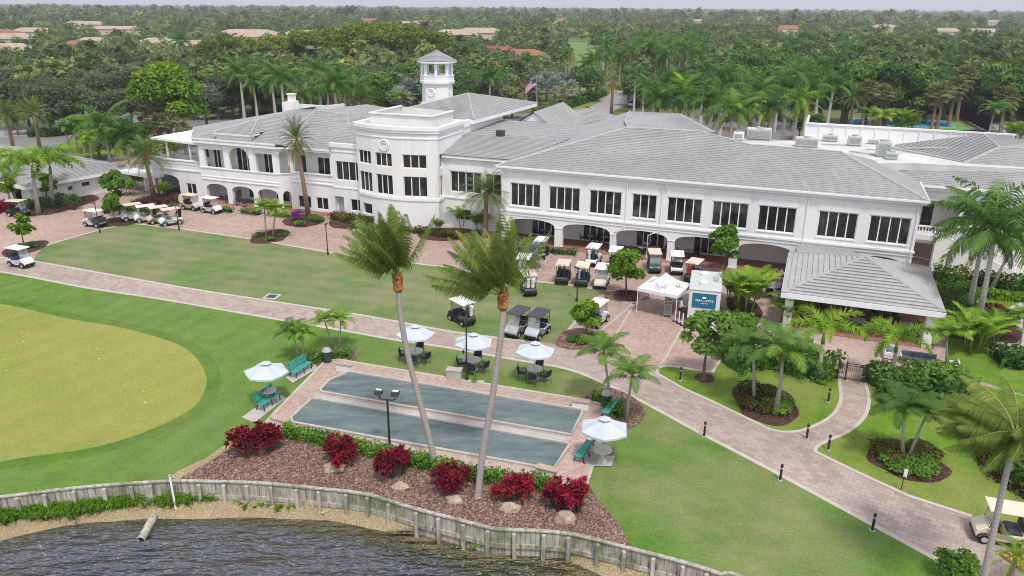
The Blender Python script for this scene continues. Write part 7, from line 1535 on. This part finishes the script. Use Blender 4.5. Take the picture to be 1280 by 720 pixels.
# ------------------------------------------------------------------ background trees: each its own object, placed by crown pixel
PLACED = []
def far_at(px, py, hc): q = at(px, py, hc); return q.x, q.y
ORD = ["first", "second", "third", "fourth", "fifth", "sixth", "seventh", "eighth", "ninth", "tenth", "eleventh", "twelfth", "thirteenth"]
def bt(kind, L, hc, sc, label0, cat, group, far=True, jit=.12):
    L = sorted(L)
    for n_, (px, py) in enumerate(L):
        label = label0 if len(L) == 1 or len(L) > 13 else label0 + ", %s from the left" % ORD[n_]
        x, y = far_at(px, py, hc * sc); plant(kind, x, y, sc * rnd.uniform(1 - jit, 1 + jit), label, cat, group, far); PLACED.append((x, y, 3.5 * sc))
bt("bright_tree", [(206, 121)], 5.5, 1.5, "big bright green dense tree behind the left wing", "tree", None, False, 0)
for n_, (px, py, sc) in enumerate(((262, 103, 1.15), (292, 100, 1.3), (322, 104, 1.2), (352, 99, 1.25), (385, 101, 1.4), (410, 97, 1.45), (436, 100, 1.55), (462, 96, 1.6), (486, 99, 1.6), (512, 97, 1.55), (540, 100, 1.4))):
    p = at(px, py); plant("flame_tree", p.x, p.y, sc, "wide yellow green spreading tree behind the left wing, %s from the left" % ["first", "second", "third", "fourth", "fifth", "sixth", "seventh", "eighth", "ninth", "tenth", "eleventh"][n_], "tree", "spreading trees behind the left wing", True); PLACED.append((p.x, p.y, 6))
bt("oak_tree", [(45, 108), (20, 114), (80, 94), (100, 103), (125, 110), (150, 87), (190, 84), (230, 84), (262, 106), (285, 94), (140, 102), (112, 87), (62, 97), (255, 92), (310, 97), (332, 90), (360, 84), (30, 98), (5, 100), (175, 96), (240, 100), (330, 104), (270, 118), (10, 128), (420, 92), (465, 98), (500, 96), (165, 110), (60, 118), (100, 128), (130, 130), (160, 128), (75, 126), (30, 124), (255, 128), (300, 118), (60, 134), (240, 118)], 5.2, 1.0, "grey green live oak in the car park behind the left wing", "tree", "live oaks in the car park")
bt("sabal", [(190, 147), (213, 150), (200, 158), (228, 155), (178, 140)], 5.2, 1.0, "pale fan palm in the clump behind the left terrace roof", "palm tree", "fan palms by the left terrace")
bt("date", [(40, 136), (8, 142), (-12, 138)], 5.5, 1.35, "date palm with orange boots by the left car park road", "palm tree", "date palms by the left road", False)
bt("royal", [(317, 100), (300, 96), (352, 105), (388, 110), (408, 104), (365, 98), (430, 104), (340, 98), (398, 94), (420, 116), (445, 112), (375, 116)], 9.3, .98, "dark royal palm in the row behind the left wing roof", "palm tree", "royal palms behind the left wing")
bt("royal", [(228, 56)], 9.3, 1.1, "lone dark palm standing before the pale houses at the left", "palm tree", None, False)
bt("date", [(452, 124)], 5.5, 1.4, "date palm with long fronds right behind the left wing ridge", "palm tree", None, False, 0)
bt("adonidia", [(502, 128), (82, 160), (92, 158), (100, 160), (110, 175)], 2.8, 1.5, "young bright palm standing behind the clubhouse", "palm tree", "young palms behind the clubhouse")
bt("mixed_tree", [(110, 168), (122, 182), (168, 180), (150, 172), (135, 188), (45, 150), (62, 156), (20, 156), (185, 172), (90, 150), (1000, 162), (1020, 160)], 3.5, .55, "low leafy tree filling the gap behind the buildings", "tree", "low trees behind the buildings")
bt("mixed_tree", [(x + rnd.uniform(-5, 5), 122 + rnd.uniform(-4, 4)) for x in range(282, 476, 15)], 3.6, .62, "leafy tree filling the strip right behind the left wing roof", "tree", "leafy trees behind the left wing roof")
bt("bismarck", [(478, 112), (492, 104), (512, 112), (500, 118), (520, 104), (684, 100), (703, 97), (694, 108), (672, 104), (715, 104), (846, 68)], 4.3, 1.25, "silver blue fan palm in the gap behind the clubhouse", "palm tree", "silver palms behind the clubhouse")
bt("royal", [(585, 66), (578, 60), (612, 92)], 9.3, 1.05, "tall royal palm just right of the lantern tower", "palm tree", "royal palms by the lantern tower", False)
bt("sabal", [(640, 106), (655, 99), (632, 112), (560, 118)], 5.2, 1.0, "yellow tinged fan palm between tower and flagpole", "palm tree", "fan palms by the flagpole"); bt("skirted", [(705, 116)], 5.5, .75, "small palm with yellow skirt in the verge by the road", "palm tree", None, False, 0)
bt("skirted", [(766, 105)], 5.2, 1.35, "big shaggy palm with orange brown skirt behind the main roof", "palm tree", None, False, 0); bt("skirted", [(1063, 90)], 5.2, 1.2, "tall palm with hanging brown skirt before the dense green wood", "palm tree", None, False, 0)
bt("royal", [(708, 68), (690, 58), (806, 100), (818, 112), (795, 92), (776, 72), (760, 70), (745, 76), (790, 66), (806, 74), (770, 62), (755, 60), (735, 82)], 9.3, .95, "dark royal palm in the group above the shaggy palm", "palm tree", "royal palms along the far drive")
bt("royal", [(845, 126), (868, 114), (890, 132), (905, 110), (925, 128), (945, 122), (965, 136), (985, 118), (1010, 122), (1040, 114), (880, 100), (860, 104), (930, 104), (955, 108), (975, 104), (1000, 104), (1025, 104), (840, 110), (915, 142), (828, 128)], 9.3, 1.0, "green royal palm in the row right behind the main roof", "palm tree", "royal palms behind the main roof")
bt("royal_light", [(858, 118), (900, 122), (938, 132), (998, 130)], 9.3, .95, "yellow green royal palm in the row right behind the main roof", "palm tree", "royal palms behind the main roof")
bt("date", [(1068, 120)], 5.5, 1.3, "stiff date palm left of the blue tennis court", "palm tree", None, False, 0)
bt("sabal", [(1098, 106), (1105, 110), (1180, 112), (1195, 107), (1172, 116), (1205, 103), (1230, 102), (1262, 113), (1085, 112)], 5.2, 1.6, "grey brown fan palm along the back of the tennis court", "palm tree", "fan palms at the tennis court")
bt("adonidia", [(1120, 120), (1143, 122), (1150, 124), (1242, 138), (1256, 136), (1090, 147), (1100, 150)], 2.8, 1.9, "light green small palm beside the tennis fence", "palm tree", "small palms at the tennis court"); bt("areca", [(1122, 150), (1135, 152), (1272, 164), (1128, 146)], 1.4, 1.9, "bushy palm clump before the tennis court", "palm tree", "palm clumps at the tennis court")
bt("royal_far", [(x + rnd.uniform(-5, 5), y + rnd.uniform(-3, 3)) for x in range(792, 890, 9) for y in (42, 54, 66)], 9.5, 1.15, "tall pale trunked palm in the far grove left of the dense wood", "palm tree", "palm grove beyond the car park")
bt("ficus_tree", [(x + rnd.uniform(-6, 6) + (13 if k_ % 2 else 0), 108 - k_ * 13.5 + rnd.uniform(-3, 3)) for k_ in range(5) for x in range(905 if k_ < 2 else 925, 1320, 26)], 7.5, 1.0, "dense dark green tree in the wood behind the tennis court", "tree", "dense wood behind the tennis court")
bt("mixed_tree", [(880, 92), (900, 88), (915, 98), (870, 82), (740, 100), (726, 96), (640, 92), (662, 90), (620, 108), (600, 116), (570, 120), (890, 76), (905, 70)], 5.5, 1.0, "mixed green tree between the palms behind the main roof", "tree", "mixed trees behind the main roof")
# ------------------------------------------------------------------ woods out to the horizon: the nearest trees as things, the rest one mass
HP = [(at(q[0], q[1]).x, at(q[0], q[1]).y, max(q[2], q[3]) * .5 + 3) for q in HS] + [(at(*q).x, at(*q).y, 17) for q in FARH]
FW = [at(x, y) for x, y in ((716, 110), (742, 105), (735, 90), (732, 75), (730, 62), (722, 53))]
def in_frame(x, y, m=60):
    c = y * CP + CAM_H * SP; return abs(x / c * FPX) < 640 + m
def sightline(x, y, h):
    "would a tree here hide a house roof or the fairway from the survey photo?"
    d = math.hypot(x, y); az = math.atan2(x, y)
    for hx, hy, r in HP:
        hd = math.hypot(hx, hy)
        if hd * .66 < d < hd + r + 2 and abs(az - math.atan2(hx, hy)) < (r * (.7 if d < hd - r else 1)) / hd: return d > hd - r - 3 or h > 6
    for p in FW:
        fd = math.hypot(p.x, p.y)
        if fd * .6 < d < fd + 8 and abs(az - math.atan2(p.x, p.y)) < 11 / fd: return True
    return False
g = np.random.default_rng(5); cnt = 0; CELL = {}
def free(x, y, r):
    cx, cy = int(x // 8), int(y // 8)
    for i in range(cx - 1, cx + 2):
        for j in range(cy - 1, cy + 2):
            for (a, b, c) in CELL.get((i, j), ()):
                if (a - x) ** 2 + (b - y) ** 2 < (r + c * .5) ** 2: return False
    return True
for x, y, r in PLACED: CELL.setdefault((int(x // 8), int(y // 8)), []).append((x, y, r))
DEEP = [(20, 157), (40, 155), (0, 172)]
cand = []
for _ in range(75000):
    d = math.sqrt(g.uniform(150 ** 2, 480 ** 2)); a = g.uniform(-.78, .78); x, y = d * math.sin(a), d * math.cos(a)
    if not in_frame(x, y, 230): continue
    cand.append((x, y, d))
cand.sort(key=lambda q: q[2]); MASS = []
U_, V_ = (lambda x, y: (x - ORG.x) * math.cos(BROT) + (y - ORG.y) * math.sin(BROT)), (lambda x, y: -(x - ORG.x) * math.sin(BROT) + (y - ORG.y) * math.cos(BROT))
def parkgap(x, y):
    u, v = U_(x, y), V_(x, y)
    if v < 60: return True
    if x > 0 and y < 190 and x < 110: return True
    if x < 0 and y < 165: return True
    return False
for x, y, d in cand:
    if parkgap(x, y): continue
    low = sightline(x, y, 8)
    if low and sightline(x, y, 4): continue
    r = 2.8
    if not free(x, y, r): continue
    CELL.setdefault((int(x // 8), int(y // 8)), []).append((x, y, r))
    if low: plant("mixed_tree", x, y, g.uniform(.55, .78), "low leafy tree in front of the pale roofed houses", "tree", "low trees before the houses", True) if d < 330 and in_frame(x, y, 10) and g.uniform() < .7 else MASS.append((x, y, g.uniform(.5, .72)))
    elif cnt < 120 and in_frame(x, y, 10):
        cnt += 1; k_ = g.uniform()
        kind = "mixed_tree" if k_ < .55 else "oak_tree" if k_ < .75 else "royal_far" if k_ < .85 else "flame_tree" if k_ < .93 else "sabal"
        sc = g.uniform(.75, 1.05)
        lab, grp = {"mixed_tree": ("mixed green tree in the wooded belt beyond the car park", "mixed trees in the far belt"), "oak_tree": ("grey green oak in the wooded belt beyond the car park", "oaks in the far belt"), "royal_far": ("slender palm rising in the wooded belt beyond the car park", "palms in the far belt"), "flame_tree": ("yellowish spreading tree in the wooded belt beyond the car park", "spreading trees in the far belt"), "sabal": ("grey fan palm in the wooded belt beyond the car park", "fan palms in the far belt")}[kind]
        plant(kind, x, y, sc * (.75 if kind == "royal_far" else .72 if kind == "flame_tree" else 1), lab, "palm tree" if kind in ("royal_far", "sabal") else "tree", grp, True)
    else: MASS.append((x, y, g.uniform(.75, 1.1)))
for lo, hi, n, s0, s1 in ((480, 900, 6000, .85, 1.15), (900, 1700, 6900, 1.0, 1.5), (1700, 4200, 6000, 1.3, 2.4)):
    k_ = 0
    while k_ < n:
        d = math.sqrt(g.uniform(lo ** 2, hi ** 2)); a = g.uniform(-.78, .78); x, y = d * math.sin(a), d * math.cos(a)
        if not in_frame(x, y, 230): k_ += 1; continue
        k_ += 1
        if noise.noise((x / 330, y / 130, 3.1)) > .30 or sightline(x, y, 8): continue
        MASS.append((x, y, g.uniform(s0, s1)))
def mass_tree(seed, n, palmy=False):
    gg = np.random.default_rng(seed); lb = crown_lobes(gg, 9, 4.3, 5.2, 3.4, 9, (.35, .55)); C_, Uu, Ww, T_ = leafcloud(seed, lb, n, 1.05); return C_, Uu, Ww, T_
TPL = [mass_tree(900 + i, 95) for i in range(8)]; TPS = [mass_tree(950 + i, 42) for i in range(6)]
Cs, Us, Ws, Ts = [], [], [], []
for x, y, s_ in MASS:
    d = math.hypot(x, y); C_, Uu, Ww, T_ = (TPL[g.integers(8)] if d < 900 else TPS[g.integers(6)]); a = g.uniform(0, 6.28); c, q = math.cos(a), math.sin(a); Rm = np.array([[c, q, 0], [-q, c, 0], [0, 0, 1.]]); f = s_ * (1 if d < 900 else 1.15); hs = g.choice([.7, .95, 1.15, 1.5], p=[.3, .35, .25, .1])
    K = np.array([1, 1, hs if d < 1700 else hs * .62]); Cs.append((C_ @ Rm) * f * K + np.array([x, y, 0])); Us.append((Uu @ Rm) * f * (1 if d < 900 else 1.5)); Ws.append((Ww @ Rm) * f * (1 if d < 900 else 1.5))
    tone = np.clip(.5 * T_ + g.uniform(.0, .45) + .55 * noise.noise((x / 110, y / 70, 7)), 0, 1); Ts.append(tone)
woods = link("distant_woods", quads("distant_woods", np.concatenate(Cs), np.concatenate(Us), np.concatenate(Ws), np.concatenate(Ts), M["lf_far"])); tag(woods, "mass of green treetops stretching to the horizon", "woods", kind="stuff")
# ------------------------------------------------------------------ air
hz = MB().box(-4000, 4000, -260, 5200, -3.5, 140).build("haze", []); tag(hz, "thin haze over the far woods", "haze", kind="stuff")
hm = bpy.data.materials.new("haze"); hm.use_nodes = True; t_ = hm.node_tree; t_.nodes.clear(); out = t_.nodes.new("ShaderNodeOutputMaterial"); pv = t_.nodes.new("ShaderNodeVolumePrincipled"); pv.inputs["Color"].default_value = (.90, .94, 1, 1); pv.inputs["Density"].default_value = 0.00023; pv.inputs["Anisotropy"].default_value = .2
t_.links.new(pv.outputs[0], out.inputs["Volume"]); hz.data.materials.append(hm)
